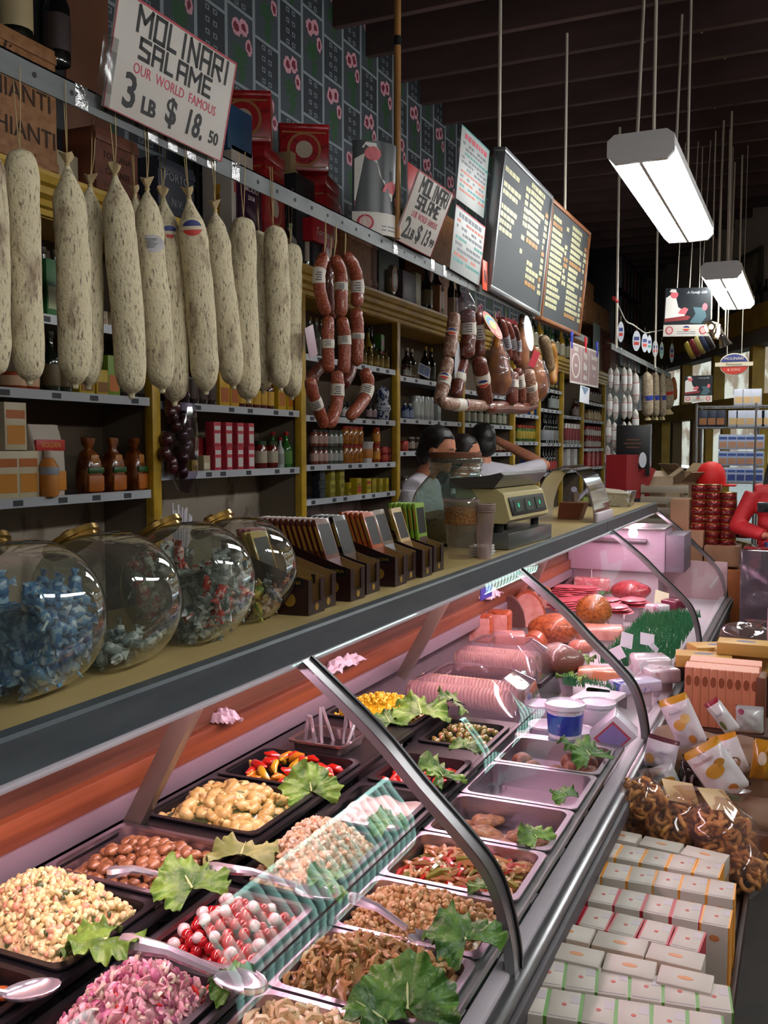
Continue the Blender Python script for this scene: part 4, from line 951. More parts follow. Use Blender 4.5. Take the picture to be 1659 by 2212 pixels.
def k_box(c, spot, w=.06, h=.11, d=.06, kind='carton', spot2=None, cat='box'):
    """x = depth towards the shop, y = width"""
    key = ('x', c, spot, w, h, d, kind, spot2)
    if key in KC: return KC[key]
    q = thing(kind, 'x', cat)
    b = MB().box(-d / 2, -w / 2, 0, d / 2, w / 2, h, min(w, h) * .02).obj('carton_body', mat('card_' + c, c, .45), q)
    if spot: MB().box(d / 2, -w * .40, h * .12, d / 2 + .001, w * .40, h * .52).obj('front_print', mat('card_' + spot, spot, .45), b)
    if spot2: MB().box(d / 2, -w * .42, h * .66, d / 2 + .001, w * .42, h * .84).obj('brand_strip', mat('card_' + spot2, spot2, .45), b)
    KC[key] = Kind(q); return KC[key]
def k_can(c, lab, h=.11, r=.036):
    key = ('c', c, lab, h, r)
    if key in KC: return KC[key]
    q = thing('tin_can', 'x', 'tin')
    b = MB().lathe([(r * .96, 0), (r, .003), (r, h - .003), (r * .96, h), (r * .92, h - .003)], 16).obj('can_body', mat('can_' + c, c, .3, .4), q, smooth=50)
    MB().lathe([(r * 1.01, h * .2), (r * 1.015, h * .22), (r * 1.015, h * .75), (r * 1.01, h * .77)], 16).obj('label', mat('lab_' + lab, lab, .4), b, smooth=60)
    KC[key] = Kind(q); return KC[key]
SN = lambda bay, z: f"{['bottom', 'lower', 'middle', 'upper', 'top'][sorted(SHELF[bay]).index(z) if len(SHELF[bay]) == 4 else sorted(SHELF[bay]).index(z) + 1]} shelf, {ORD[bay]} bay"
def row(K, desc, bay, z, px0, px1, n, py=None, X=-2.56, tiers=1, th=.1, jit=.004, scale=1.0, where=None, rows=1):
    """n things in a row on a shelf, between two photo columns; tiers stacked, rows deep"""
    y0, y1 = fX(px0, 900, X).y, fX(px1, 900, X).y; wh = where or SN(bay, z)
    for d in range(rows):
        for t in range(tiers):
            for k in range(n):
                y = y0 + (y1 - y0) * (k + .5) / n + RN.uniform(-jit, jit); sc = scale * RN.uniform(.985, 1.015) if tiers == 1 else scale
                lv = '' if tiers == 1 else f", {'upper' if t else 'lower'} tier" if tiers == 2 else f', tier {t + 1}'
                if rows > 1: lv += ', front' if d == 0 else ', rear'
                lb = f"{desc}, {ORD[k] + ' from left' if n > 1 else 'alone'}{lv}, {wh}"
                K.place((X - d * .085 + RN.uniform(-jit, jit), y, z + .002 + t * th), (0, 0, RN.uniform(-.1, .1)), lb, group=desc + 's')
# bay 1
for k, (px, z0, nm) in enumerate([(20, 1.472 + .168, 'topmost'), (45, 1.472, 'right lower'), (0, 1.472, 'left lower')]):
    K = k_box('d8c9a8', 'd98f2a', .10, .165, .07, 'pasta_carton', 'c26a2a'); p = fX(px, 1000, -2.55); K.place((-2.55, p.y, z0), (0, 0, 0), f'white and amber pasta carton, {nm} one of the stack at the left edge', 'white and amber pasta cartons')
q = thing('flour_bag', 'white paper bag with a red band and yellow printing on the bottom shelf at left', 'bag', (-2.56, fX(93, 1000, -2.56).y, 1.472))
mb = MB(); mb.loft([rrect(a, b, .012, z, cx=c) for a, b, z, c in ((.07, .15, 0, 0), (.08, .155, .06, 0), (.075, .152, .17, 0), (.03, .15, .235, 0), (.012, .15, .26, 0))]); mb.disp(.004, 30, 1); mb.obj('paper_bag', mat('bag_white', 'cbbfb0', .6), q, smooth=60)
MB().box(.032, -.072, .165, .040, .072, .205, .002).obj('red_band', C('band_red', 'c8322a'), q); text('GOLDEN', .024, C('print_gold', 'e0b13a'), q, face((.0405, 0, .185), (0, 1, 0), (0, 0, 1)))
MB().box(.036, -.072, .02, .043, .072, .09, .002).obj('orange_panel', C('panel_orange', 'd88a2c'), q)
q = thing('clear_tub', 'clear plastic bottle of orange sweets in front of the white paper bag', 'bottle', (-2.505, fX(107, 1000, -2.50).y, 1.472))
MB().lathe([(.03, 0), (.035, .01), (.035, .11), (.02, .135), (.014, .14)], 16).obj('bottle_body', C('orange_clear', 'd0873e'), q, smooth=60); MB().lathe([(.016, .14), (.016, .165), (.014, .167)], 14).obj('cap', C('cap_pale', 'd8c8b8'), q); MB().lathe([(.0355, .08), (.036, .082), (.036, .105), (.0355, .107)], 16).obj('label', C('label_bluegrey', '9aa0ac'), q)
for k, px in enumerate((192, 242, 290)):
    q = thing('gift_pouch', f'orange cellophane gift pouch with a green band, {ORD[k]} from the left on the bottom shelf', 'pouch', (-2.55, fX(px, 1000, -2.55).y, 1.472), (0, 0, RN.uniform(-.2, .2)), 'orange gift pouches')
    mb = MB(); mb.loft([rrect(a, b, a * .32, z) for a, b, z in ((.070, .082, 0), (.082, .092, .03), (.082, .090, .09), (.074, .080, .125), (.05, .058, .155), (.018, .026, .172), (.034, .05, .190), (.03, .058, .215))]); mb.disp(.006, 40, k); mb.obj('filled_bag', mat('pouch_brown', '8a4a1c', .25, coat=.7, nz=(18, '5f2810', .45, .6)), q, smooth=60)
    MB().box(.030, -.040, .006, .044, .040, .070, .008).obj('orange_panel', C('pouch_orange', 'b8641f'), q); MB().box(.032, -.040, .076, .045, .040, .102, .008).obj('green_band', C('band_green', '2f5c2e'), q); MB().box(.026, -.022, .106, .038, .022, .150, .008, None).obj('header_card', C('pouch_header', 'b5742f'), q)
row(k_box('c8a81e', '8a5a14', .09, .10, .05, 'yellow_carton'), 'yellow carton behind the salami', 1, 1.85, 155, 235, 2, X=-2.56)
row(k_bottle('1c2418', '6b5a36', '2a2a2a', .22, .034), 'dark squat bottle', 1, 1.85, 100, 150, 2)
row(k_box('7a9a2a', 'c8702a', .07, .16, .05, 'green_carton'), 'lime green carton', 1, 1.85, 222, 250, 1)
row(k_can('b04a2a', 'd8b08a', .06, .05), 'small red tin', 1, 1.85, 10, 70, 2); row(k_bottle('151515', '3a3a30', '6a2a1a', .18, .03), 'short black bottle', 1, 1.85, 255, 330, 4)
row(k_bottle('23301c', '8a8a70', '3a3020', .25, .036), 'dark green bottle', 1, 2.12, 85, 140, 2); row(k_box('2f6a34', '9aa070', .06, .2, .06, 'green_carton'), 'tall dark green carton', 1, 2.12, 100, 118, 1, X=-2.53)
row(k_box('c9b89a', '8a6a4a', .05, .06, .05), 'small beige carton', 1, 2.12, 205, 300, 4)
# bay 2
row(k_box('c43a4a', 'd6d0cc', .053, .112, .05, 'tomato_carton', 'd6d0cc'), 'red and white tomato carton', 2, 1.54, 447, 545, 4, tiers=2, th=.114, jit=.001)
row(k_box('8a1c20', 'a8342c', .06, .15, .05), 'tall dark red carton', 2, 1.54, 413, 447, 2, X=-2.63)
row(k_box('c4a62c', '8a6a1a', .045, .05, .04), 'small yellow carton', 2, 1.54, 400, 424, 1); row(k_box('b9a888', 'd8cbb0', .05, .07, .04, 'noodle_pack'), 'pale noodle pack', 2, 1.54, 424, 452, 1)
row(k_jar('7a1c18', 'b0a48e', '2f4a2a', .14, .034), 'red sauce jar with a pale label', 2, 1.54, 550, 597, 2)
row(k_bottle('b8beb8', '8a9088', 'b02a2a', .16, .022), 'slim clear bottle', 2, 1.54, 598, 612, 1); row(k_bottle('2f6a2a', '4a7a34', 'b02a2a', .19, .034), 'green bottle with red cap', 2, 1.54, 608, 648, 2, rows=2)
row(k_bottle('24120e', '3a2418', '1a1a1a', .24, .036), 'dark vinegar bottle', 2, 1.84, 385, 460, 4); row(k_box('c69a1c', 'a8581c', .08, .17, .06, 'yellow_carton'), 'yellow carton between bottles', 2, 1.84, 462, 505, 2)
row(k_bottle('4f1612', 'c89a2a', '8a1a1a', .20, .028), 'red and yellow bottle', 2, 1.84, 508, 590, 5); row(k_box('c8a41e', 'b06a1a', .07, .18, .05, 'yellow_carton'), 'yellow tea carton', 2, 1.84, 592, 645, 3)
row(k_bottle('3c1c10', 'b58f4e', '6a1c1c', .26, .035), 'brown liqueur bottle', 2, 2.12, 360, 640, 8)
# bay 3
row(k_box('2a2e34', '3f464e', .075, .048, .05, 'dark_tin'), 'dark flat tin', 3, 1.36, 676, 699, 1, tiers=4, th=.049, jit=0); row(k_box('b3a63c', '8f8434', .055, .046, .05, 'yellow_tin'), 'dull yellow tin', 3, 1.36, 700, 741, 2, tiers=4, th=.047, jit=0)
row(k_box('c9b42a', '8a7c1e', .05, .075, .04, 'yellow_carton'), 'small yellow carton at shelf front', 3, 1.36, 743, 757, 1)
for k, px in enumerate((768, 789)):
    q = k_box('c8ae22', 'c03a2a' if k == 0 else 'c8ae22', .062, .10 - .008 * k, .05, 'sauce_tin', None if k == 0 else 'c03a2a').place((-2.53, fX(px, 1040, -2.53).y, 1.362), (0, 0, 0), f"yellow and red tin printed S.AC, {'left' if k == 0 else 'right'} of the pair on the lowest shelf", 'yellow and red tins')
    text('S.AC', .024, ink, q, face((.0265, 0, .062 if k == 0 else .035), (0, 1, 0), (0, 0, 1)))
row(k_box('c4b02c', '9a8a22', .055, .085, .05, 'yellow_carton'), 'yellow spice carton', 3, 1.36, 795, 850, 4, rows=2)
row(k_jar('8a4a3c', 'b8968a', '3a302c', .098, .025), 'pinkish pâté jar', 3, 1.55, 672, 705, 3, tiers=2, th=.10, jit=.001); row(k_jar('6a7060', 'a8a8a0', '3f403c', .098, .025), 'jar of pale pickles', 3, 1.55, 706, 737, 3, tiers=2, th=.10, jit=.001)
row(k_jar('b06a1c', None, 'a02420', .112, .028), 'amber pepper jar with red lid', 3, 1.55, 738, 780, 4, tiers=2, th=.113, jit=.001); row(k_jar('c05a1c', 'd08a2a', 'a02420', .112, .028), 'orange and red sauce jar', 3, 1.55, 805, 818, 1, tiers=2, th=.113, jit=.001)
q = thing('plastic_tub', 'white plastic tub with an orange band among the amber jars', 'tub', (-2.53, fX(791, 975, -2.53).y, 1.552)); MB().lathe([(.036, 0), (.043, .12), (.046, .121), (.046, .132), (.0, .133)], 18).obj('tub_body', C('tub_white', 'b9b2ac'), q); MB().lathe([(.0395, .03), (.040, .031), (.0435, .085), (.043, .086)], 18).obj('orange_band', C('tub_orange', 'b5702c'), q)
row(k_can('8a1c1c', 'a83a2a', .05, .035), 'low red tin', 3, 1.55, 820, 848, 2, tiers=2, th=.051, jit=0)
row(k_bottle('2a2a2c', 'c0bdb8', '1a1a1a', .10, .020, .3), 'small dropper bottle with white label', 3, 1.82, 738, 772, 5, rows=2)
row(k_jar('3a2c2c', 'a08a8a', '1c1c1c', .10, .022), 'small dark jar', 3, 1.82, 790, 812, 2)
row(k_bottle('c8b02a', 'b8a860', '2a2a2a', .24, .03), 'tall yellow bottle', 3, 2.15, 786, 802, 1); row(k_bottle('241c18', '8a846a', '1a1a1a', .26, .024), 'slim black bottle', 3, 2.15, 796, 806, 1)
row(k_box('4a8a3c', 'a83a5a', .06, .22, .05, 'tall_carton', 'b88a9a'), 'tall green and pink carton', 3, 2.15, 808, 830, 1); row(k_bottle('7a6a2c', 'b59a4e', '2a2018', .12, .024, .35), 'squat amber bottle', 3, 2.15, 778, 840, 5, X=-2.52)
row(k_bottle('6a6e68', '9aa09a', '7a5a3a', .22, .03), 'clear bottle', 3, 2.15, 664, 700, 3)
v = thing('ginger_jar', 'blue and white porcelain jar on the third bay shelf', 'vase', (-2.54, fX(826, 870, -2.54).y, 1.822)); P = spline([(.036, 0), (.04, .012), (.048, .05), (.055, .075), (.050, .10), (.036, .118), (.040, .14), (.044, .17), (.042, .19), (.03, .205), (.02, .21), (.012, .222), (0, .226)], 3)
MB().lathe([(max(a, 0), z) for a, z in P], 20).obj('porcelain', mat('porcelain_blue', 'b9bcc8', .15, nz=(45, '20305f', .50, .56, 3), coat=.6), v, smooth=60)
# bays 4 to 9
row(k_bottle('3a3020', 'b0a890', 'c8c2b4', .21, .036), 'bottle with cloth-covered cap', 4, 2.12, 872, 895, 2); row(k_bottle('12160f', '4a4a3a', 'b0902a', .25, .036), 'black wine bottle with gold cap', 4, 2.12, 912, 935, 2); row(k_bottle('4a1818', '8a8a80', '1a1a1a', .09, .016, .3), 'tiny dark bottle', 4, 2.12, 872, 885, 3, X=-2.51)
m, w_, h = px_frame((902, 806), (927, 818), (905, 782), -2.49); q = thing('shelf_sign', 'small blue and white sign propped on the upper shelf beyond the ginger jar', 'sign', mx=m); MB().box(0, 0, -.003, w_, h, 0).obj('card', C('sign_card', 'b9bcc4'), q); MB().box(w_ * .07, h * .1, 0, w_ * .93, h * .9, .001).obj('blue_panel', C('sign_blue', '2a4a8c'), q)
text('HOT', h * .24, sign_w, q, Matrix.Translation((w_ / 2, h * .68, .0012))); text('SANDWICHES', h * .16, sign_w, q, Matrix.Translation((w_ / 2, h * .36, .0012)))
row(k_bottle('2c3f6a', '7d8ca8', 'b9bcc0', .11, .028, .35), 'short blue bottle', 4, 1.84, 868, 890, 2); row(k_can('a8acac', 'b9beb8', .17, .036), 'silver tin with pale label', 4, 1.84, 891, 930, 4); row(k_box('b0b4b4', '7d8a8a', .07, .14, .06), 'pale carton', 4, 1.84, 896, 950, 3, X=-2.63)
row(k_can('a8281e', 'b04a3a', .07, .034), 'small red tin', 4, 1.62, 866, 878, 1); row(k_jar('4a3a30', 'a89a8a', '8a8a8a', .10, .03), 'brown jar', 4, 1.62, 880, 975, 7); row(k_jar('5a4a3c', '8a8478', '6a6a6a', .09, .028), 'dull jar', 4, 1.36, 868, 900, 3)
row(k_jar('5a2018', 'b08a6a', '9a2a20', .11, .032), 'dark red jar', 5, 1.60, 1012, 1106, 8); row(k_bottle('33402a', 'a0a08a', '3a3a2a', .2, .03), 'green oil bottle', 5, 1.84, 985, 1105, 9); row(k_jar('7a6a3a', 'b0a890', '8a2a20', .1, .03), 'yellowish jar', 5, 1.36, 1075, 1112, 4)
row(k_jar('5c7a24', 'c0a83a', 'a83020', .16, .036), 'green and yellow jar', 6, 1.70, 1116, 1158, 7, rows=1); row(k_box('23408c', 'c8922a', .22, .20, .08, 'blue_carton', '2f4f9a'), 'blue carton with golden figures', 6, 1.35, 1124, 1158, 1); row(k_box('2a4a8a', 'c8a02a', .12, .12, .08, 'blue_carton'), 'blue and gold carton', 6, 1.96, 1120, 1160, 3)
row(k_bottle('14161a', 'b0b4bc', '2a2a2a', .3, .038), 'tall white-labelled bottle', 7, 1.69, 1171, 1192, 4); row(k_bottle('0f1210', '9a9a94', '1a1a1a', .3, .038), 'black wine bottle', 7, 1.69, 1192, 1212, 4); row(k_bottle('1a1c14', '9aa09c', 'b0a060', .28, .036), 'dark bottle with grey label', 7, 2.04, 1187, 1212, 5); row(k_bottle('1a0f0f', 'a02a2a', '1a1a1a', .26, .034), 'small black bottle with red label', 7, 1.38, 1170, 1212, 7)
row(k_can('b8b4b0', 'a03a44', .24, .036), 'tall red and silver canister', 8, 1.68, 1218, 1250, 5); row(k_box('b9b0b0', 'd6d2d4', .15, .24, .07, 'foil_pack'), 'crumpled silver packet', 8, 1.39, 1216, 1258, 3); row(k_bottle('3a1410', '8a7a70', '2a2a2a', .22, .034), 'dark sauce bottle', 8, 2.0, 1238, 1256, 4)
row(k_jar('a03a34', 'd8ccc4', 'b02a24', .14, .03), 'red and white jar', 9, 1.63, 1265, 1304, 9, tiers=2, th=.142, jit=.001); row(k_jar('b0783a', 'c8b08a', '4a3a2a', .14, .036), 'amber jar', 9, 1.98, 1266, 1298, 6); row(k_box('a8282a', 'c83a3a', .14, .22, .08, 'red_carton'), 'red carton', 9, 1.40, 1262, 1300, 4)
row(k_bottle('2a1410', '8a8278', '1c1c1c', .26, .038), 'dark bottle on the last top shelf', 9, 2.20, 1266, 1300, 6)
for k, px in enumerate((1262, 1280, 1300, 1314)):
    k_can('6f7a2c', 'b0a02a', .22, .075).place((-2.0, fX(px, 1040, -2.0).y, .95), (0, 0, k), f'large green and yellow oil tin, {ORD[k]} from the left behind the far counter', 'large oil tins')
pr = thing('back_table', 'low back table behind the far counter carrying the oil tins', 'table', (-2.0, 12.2, 0)); MB().box(-.3, -3.6, .91, .2, 1.6, .95, .004).obj('table_top', backm, pr)
for x in (-.26, .16):
    for y in (-3.5, 1.5): MB().box(x - .025, y - .025, 0, x + .025, y + .025, .91).obj('leg', backm, pr)
# ---------------------------------------------------------------- crates, tins and bottles along the top
ZD = 2.592
def deck(px0, px1, ptop, X=-2.45, d=.22, pyb=None): 
    pm = (ptop + (pyb or ptop + 120)) / 2; y0, y1 = fX(px0, pm, X).y, fX(px1, pm, X).y; return y0, y1, fX((px0 + px1) / 2, ptop, X).z
def crate(label, px0, px1, ptop, m, X=-2.45, d=.26, z0=ZD, txt=(), cat='crate', name='wooden_crate', pyb=None):
    y0, y1, z1 = deck(px0, px1, ptop, X, d, pyb); w_, h = y1 - y0, z1 - z0
    q = thing(name, label, cat, (X, (y0 + y1) / 2, z0)); MB().box(-d, -w_ / 2, 0, 0, w_ / 2, h, .004).obj('crate_body', m, q)
    if name == 'wooden_crate':
        for zz in (.02, h - .05): MB().box(0, -w_ / 2, zz, .006, w_ / 2, zz + .03, .001).obj('slat', m, q)
    for t_, fy, s, mm, sh in txt: text(t_, s, mm, q, face((.002, 0, h * fy), (0, 1, 0), (0, 0, 1)), shear=sh)
    return q, w_, h
wood_l = mat('crate_pine', 'a5754a', .6, nz=((4, 30, 30), '855632', .35, .7)); wood_r = mat('crate_russet', '6f3a20', .6, nz=((4, 30, 30), '542a18', .35, .7)); wood_d = mat('crate_dark', '2a2e3a', .5); burnt = mat('burnt_ink', '3a2214', .7)
q, _, _ = crate('pine wine crate lettered Pagliarese and CHIANTI above the left end of the rail', -70, 122, 62, wood_l, txt=(('Pagliarese', .80, .10, burnt, .3), ('SANTI', .40, .0001, burnt, 0)), pyb=400)
text('CHIANTI', .085, burnt, q, face((.002, 0, .24), (0, 1, 0), (0, 0, 1))); text('CHIANTI', .085, burnt, q, face((.002, .02, .12), (0, 1, 0), (0, 0, 1)))
yq = fX(32, 40, -2.55).y; k_bottle('10140f', 'b8a67e', '1a1a1a', .36, .06).place((-2.55, yq, fX(32, 62, -2.45).z + .01), (0, 0, 0), 'big dark bottle with a cream label standing on the pine Pagliarese crate', 'bottles on the crates')
k_bottle('0f1210', '3a2a2a', '8a2a2a', .36, .05).place((-2.55, yq + .2, fX(32, 62, -2.45).z + .01), (0, 0, 0), 'dark bottle with a dark label beside the big bottle on the pine crate', 'bottles on the crates')
crate('tall dark framed box behind the pine crate', 80, 140, -60, C('box_black', '26262a'), X=-2.60, d=.1, name='dark_box', cat='box', pyb=300)
crate('tall plain brown board standing to the left of the large sign', 142, 236, -80, mat('board_brown', '6d3f20', .6, nz=((4, 6, 2), '54301a', .35, .7)), X=-2.62, d=.04, name='brown_board', cat='board', pyb=300)
crate('small pine crate end below the Pagliarese crate', 75, 105, 345, wood_l, X=-2.43, d=.1, pyb=400); crate('pale box standing behind the second salame', 118, 170, 330, C('box_pale', 'b0a48a'), X=-2.52, d=.12, name='pale_box', cat='box')
crate('russet crate with dark lettering under the large sign', 205, 298, 290, wood_r, txt=(('TOSCANA', .62, .035, burnt, 0), ('CHIANTI', .38, .035, burnt, 0)))
crate('navy crate lettered PORTO behind the salami', 342, 420, 352, wood_d, txt=(('PORTO', .72, .05, C('ink_fade', '8a8890'), 0), ('N.V.', .3, .045, C('ink_fade', '8a8890'), 0)))
q = thing('yellow_tin', 'tall yellow biscuit tin behind the badged salame', 'tin', (-2.50, fX(480, 420, -2.50).y, ZD)); MB().lathe([(.045, 0), (.046, .004), (.046, .22), (.048, .222), (.048, .25), (.03, .256)], 18).obj('tin_body', C('tin_yellow', 'b0801e'), q); MB().lathe([(.0465, .15), (.047, .151), (.047, .205), (.0465, .206)], 18).obj('label', C('tin_label', '8f6418'), q)
q, w_, h = crate('tilted blue carton stacked on a white one beside the large sign', 492, 545, 235, C('carton_blue', '24486a'), X=-2.42, d=.16, z0=fX(515, 330, -2.42).z, name='blue_carton', cat='box', pyb=330)
q, w_, h = crate('white carton with a red panel, under the tilted blue carton', 500, 547, 322, C('carton_white', 'b5aba0'), X=-2.42, d=.16, name='white_carton', cat='box', pyb=390); MB().box(.0005, -w_ * .4, h * .5, .0015, w_ * .4, h * .8).obj('red_panel', C('panel_red', 'b04a4a'), q)
tinred = mat('tin_red', 'a01c20', .3, coat=.4, nz=(40, '7a1216', .5, .62)); tindark = mat('tin_oxblood', '3f1414', .4)
def redtin(label, px0, px1, pt, pb, X, yaw, z0=None):
    y0, y1 = fX(px0, (pt + pb) / 2, X).y, fX(px1, (pt + pb) / 2, X).y; z0 = ZD if z0 is None else z0; z1 = fX((px0 + px1) / 2, pt, X).z; a = min((y1 - y0) * .78, .26); h = z1 - z0
    q = thing('amaretti_tin', label, 'tin', (X - a / 2, (y0 + y1) / 2, z0), (0, 0, yaw), 'red square biscuit tins')
    MB().box(-a / 2, -a / 2, 0, a / 2, a / 2, h * .9, .006).obj('tin_body', tinred, q); MB().box(-a / 2 - .003, -a / 2 - .003, h * .88, a / 2 + .003, a / 2 + .003, h, .008).obj('lid', tinred, q)
    for s, (o, x, y) in enumerate((((a / 2 + .0005, 0, h * .45), (0, 1, 0), (0, 0, 1)), ((0, -a / 2 - .0005, h * .45), (1, 0, 0), (0, 0, 1)))):
        F = face(o, x, y); n = 24
        for j, (rr, mm, nm) in enumerate(((.34, C('tin_gold', '9a6a3a'), 'ring'), (.29, tinred, 'disc'), (.17, C('tin_dial', 'b5a894'), 'emblem'))): MB().poly([(a * rr * math.cos(2 * PI * i / n), a * rr * math.sin(2 * PI * i / n)) for i in range(n)], .0003 * j, .0003 * j + .0003, F).obj(nm, mm, q, smooth=0)
        mb = MB(); mb.mx = F
        for yy in (-h * .38, h * .34): mb.box(-a * .44, yy, 0, a * .44, yy + .008, .0006)
        mb.obj('gold_line', C('tin_gold', '9a6a3a'), q)
    return q
zb = fX(585, 325, -2.42).z; redtin('red square tin, upper of two stacked beside the blue carton', 520, 632, 205, 325, -2.40, .5, zb); redtin('red square tin, lower of two stacked beside the blue carton', 550, 628, 325, 410, -2.42, .15)
zb = fX(700, 382, -2.42).z; redtin('red square tin, upper of two stacked left of the curled poster', 645, 752, 275, 385, -2.40, .55, zb); redtin('red square tin, lower of two stacked left of the curled poster', 680, 748, 385, 465, -2.42, .2)
crate('dark box behind the lower left-of-poster tin', 640, 690, 385, C('box_black', '26262a'), X=-2.46, d=.12, name='dark_box', cat='box')
crate('pale narrow box between the two stacks of red tins', 628, 645, 330, C('box_tan', 'a08a62'), X=-2.5, d=.1, name='narrow_box', cat='box')
q, w_, h = crate('glossy purple gift box lettered BROLIO above the flat-topped salami', 518, 566, 395, mat('gloss_purple', '3a1c34', .12, coat=.8), X=-2.40, d=.12, name='gift_box', cat='box', txt=(('BROLIO', .88, .035, sign_w, 0), ('2008', .74, .03, sign_w, 0)))
for k, (px, g, l, c, h_) in enumerate([(598, '33502f', '8a9a80', '4a6a44', .22), (612, '2a1410', '8a6a4a', '2a2a2a', .24), (626, '8a8a84', 'b0aaa0', '3a6a44', .20), (662, '131614', 'a89a88', '1c1c1c', .34), (768, '1a1410', 'b0a060', '1a1a1a', .36), (782, '14180f', 'a89a80', '6a1c1c', .34), (795, '1a1a20', 'c0b8a8', '2a2a2a', .32)]):
    k_bottle(g, l, c, h_, .038).place((-2.47, fX(px, 480, -2.47).y, ZD), (0, 0, 0), f'dark wine or spirit bottle along the top of the shelving, {ORD[k]} from the left', 'bottles on top of the shelving')
q, w_, h = crate('red box lettered Torrone standing behind the rail, above the sausage ropes', 676, 722, 478, C('torrone_red', 'a81824'), X=-2.40, d=.14, z0=fX(700, 528, -2.40).z, name='nougat_box', cat='box'); text('Torrone', .055, sign_w, q, face((.002, 0, h * .45), (0, 1, 0), (0, 0, 1)), shear=.3)
crate('dark crate under the red nougat box', 676, 722, 528, C('box_black', '26262a'), X=-2.42, d=.14, name='dark_box', cat='box')
crate('pale pine crate above the sausage ropes', 748, 802, 505, wood_l, X=-2.42); crate('russet crate side to the right of the pale pine crate', 802, 815, 520, wood_r, X=-2.42)
q = thing('round_tin', 'round gold and red badge tin standing on edge on the cornice', 'tin', fX(848, 605, -2.40)); R_ = pxm(q.location, 33); MB().lathe([(R_ * .92, -.02), (R_, -.016), (R_, .008), (R_ * .94, .014), (R_ * .9, .010), (R_ * .6, .014), (0, .016)], 28, RT((0, 0, 0), (0, PI / 2, 0)), sx=1.0, sy=.62).obj('tin_body', mat('tin_pewter', '8f8676', .25, .7), q, smooth=40)
for rr, cc, nm, dx in ((.78, 'a0602c', 'amber_ring', .0165), (.6, '5a5f78', 'blue_ring', .0172), (.45, 'b0a894', 'pale_disc', .0178)): MB().lathe([(R_ * rr, dx - .004), (R_ * rr, dx), (0, dx)], 24, RT((0, 0, 0), (0, PI / 2, 0)), sy=.62).obj(nm, C('tin_' + cc, cc), q)
crate('dark green box behind the round badge tin', 818, 862, 545, C('box_green', '23362a'), X=-2.5, d=.14, name='dark_green_box', cat='box'); crate('muted purple gift box on the cornice beside the round tin', 870, 898, 588, C('box_plum', '4f4450'), X=-2.42, d=.12, name='gift_box', cat='box'); crate('gold and green canister box on the cornice', 898, 910, 590, C('box_goldgreen', '8a8a4a'), X=-2.42, d=.1, name='canister_box', cat='box')
for k, (px, g, l, c, h_, r_) in enumerate([(922, '15201a', '8a8468', '2a2a2a', .30, .04), (942, '3a1814', 'c0a090', '5a1a1a', .33, .055), (975, '16181c', 'b0a8a0', '1a1a1a', .33, .05), (990, '14160f', '9a927a', '2a2a2a', .3, .045)]):
    k_bottle(g, l, c, h_, r_).place((-2.45, fX(px, 640, -2.45).y, ZD), (0, 0, 0), f'stout bottle on the cornice right of the round tin, {ORD[k]} from the left', 'stout bottles on the cornice')
crate('tan gift box with red mark beside the stout bottles', 950, 967, 618, C('box_peach', 'b5815a'), X=-2.40, d=.1, name='gift_box', cat='box'); crate('tan crate behind the small salame sign lettered CORVO', 930, 985, 460, wood_l, X=-2.5, d=.2, pyb=560)
crate('pine crate behind the meat cluster', 1065, 1090, 690, wood_l, X=-2.42); crate('red carton behind the menu boards, above the meat cluster', 1090, 1118, 690, C('torrone_red', 'a81824'), X=-2.44, d=.2, name='red_carton', cat='box')
for k, px in enumerate((1140, 1152, 1164, 1176, 1188, 1200, 1212, 1224, 1232)):
    k_bottle(('1c3a20', '14160f', '8a6a1a', '1a2a1a')[k % 4], ('b0a890', '8a8468')[k % 2], ('2a2a2a', '8a2a2a', 'b09a3a')[k % 3], .33, .045).place((-2.47, fX(px, 720, -2.47).y, ZD), (0, 0, 0), f'wine bottle under the wooden menu board, {ORD[k]} from the left', 'wine bottles under the menu boards')
zc = fX(1290, 705, -2.42).z
q, w_, h = crate('tan crate lettered CORVO to the right of the wooden menu board', 1264, 1315, 655, wood_l, z0=zc, txt=()); text('CORVO', .13, burnt, q, face((.002, .05, h * .5), (0, .55, -.85), (0, .85, .55)))
crate('narrow upright crate on top of the CORVO crate', 1266, 1282, 610, wood_l, z0=zc + h, d=.1); crate('brown crate under the CORVO crate', 1290, 1316, 709, wood_r, z0=ZD)
q = thing('straw_bottle', 'straw-covered round wine flask beside the brown crate', 'bottle', (-2.44, fX(1271, 725, -2.44).y, ZD)); MB().lathe([(.06, 0), (.10, .06), (.10, .16), (.05, .22)], 18).obj('straw_cover', mat('straw', '9a6f3c', .8, bump=(120, .6)), q, smooth=60); MB().lathe([(.045, .21), (.022, .27), (.02, .36), (0, .362)], 12).obj('neck', C('green_glass', '1c3a20'), q, smooth=60)
q, w_, h = crate('leaning tri-coloured card beside the straw flask', 1282, 1296, 700, C('card_aqua', '8a9a94'), X=-2.38, d=.01, name='leaning_card', cat='card')
crate('tall brown crate at the end of the shelving', 1319, 1335, 735, wood_r, z0=ZD, X=-2.36); crate('small tan crate in front of the straw flask', 1246, 1262, 732, wood_l, X=-2.38, d=.1)
# dark far end of the top tier: two tall cases of old boxes
dk = thing('dark_cabinet', 'dark open case of old boxes in the far corner above the street windows', 'cabinet', fX(1370, 640, -2.4)); zz = dk.location.z
MB().box(-.3, -1.5, -1.2, .0, .2, .42, .01).obj('case_body', C('case_black', '1e1d20'), dk)
for k in range(18):
    MB().box(0, -1.45 + (k % 6) * .27, -1.1 + (k // 6) * .5, .08, -1.22 + (k % 6) * .27, -.7 + (k // 6) * .5, .005).obj('old_box', C(('old_a', 'old_b', 'old_c')[k % 3], ('4a4a50', '5f2a34', '35383c')[k % 3]), dk)
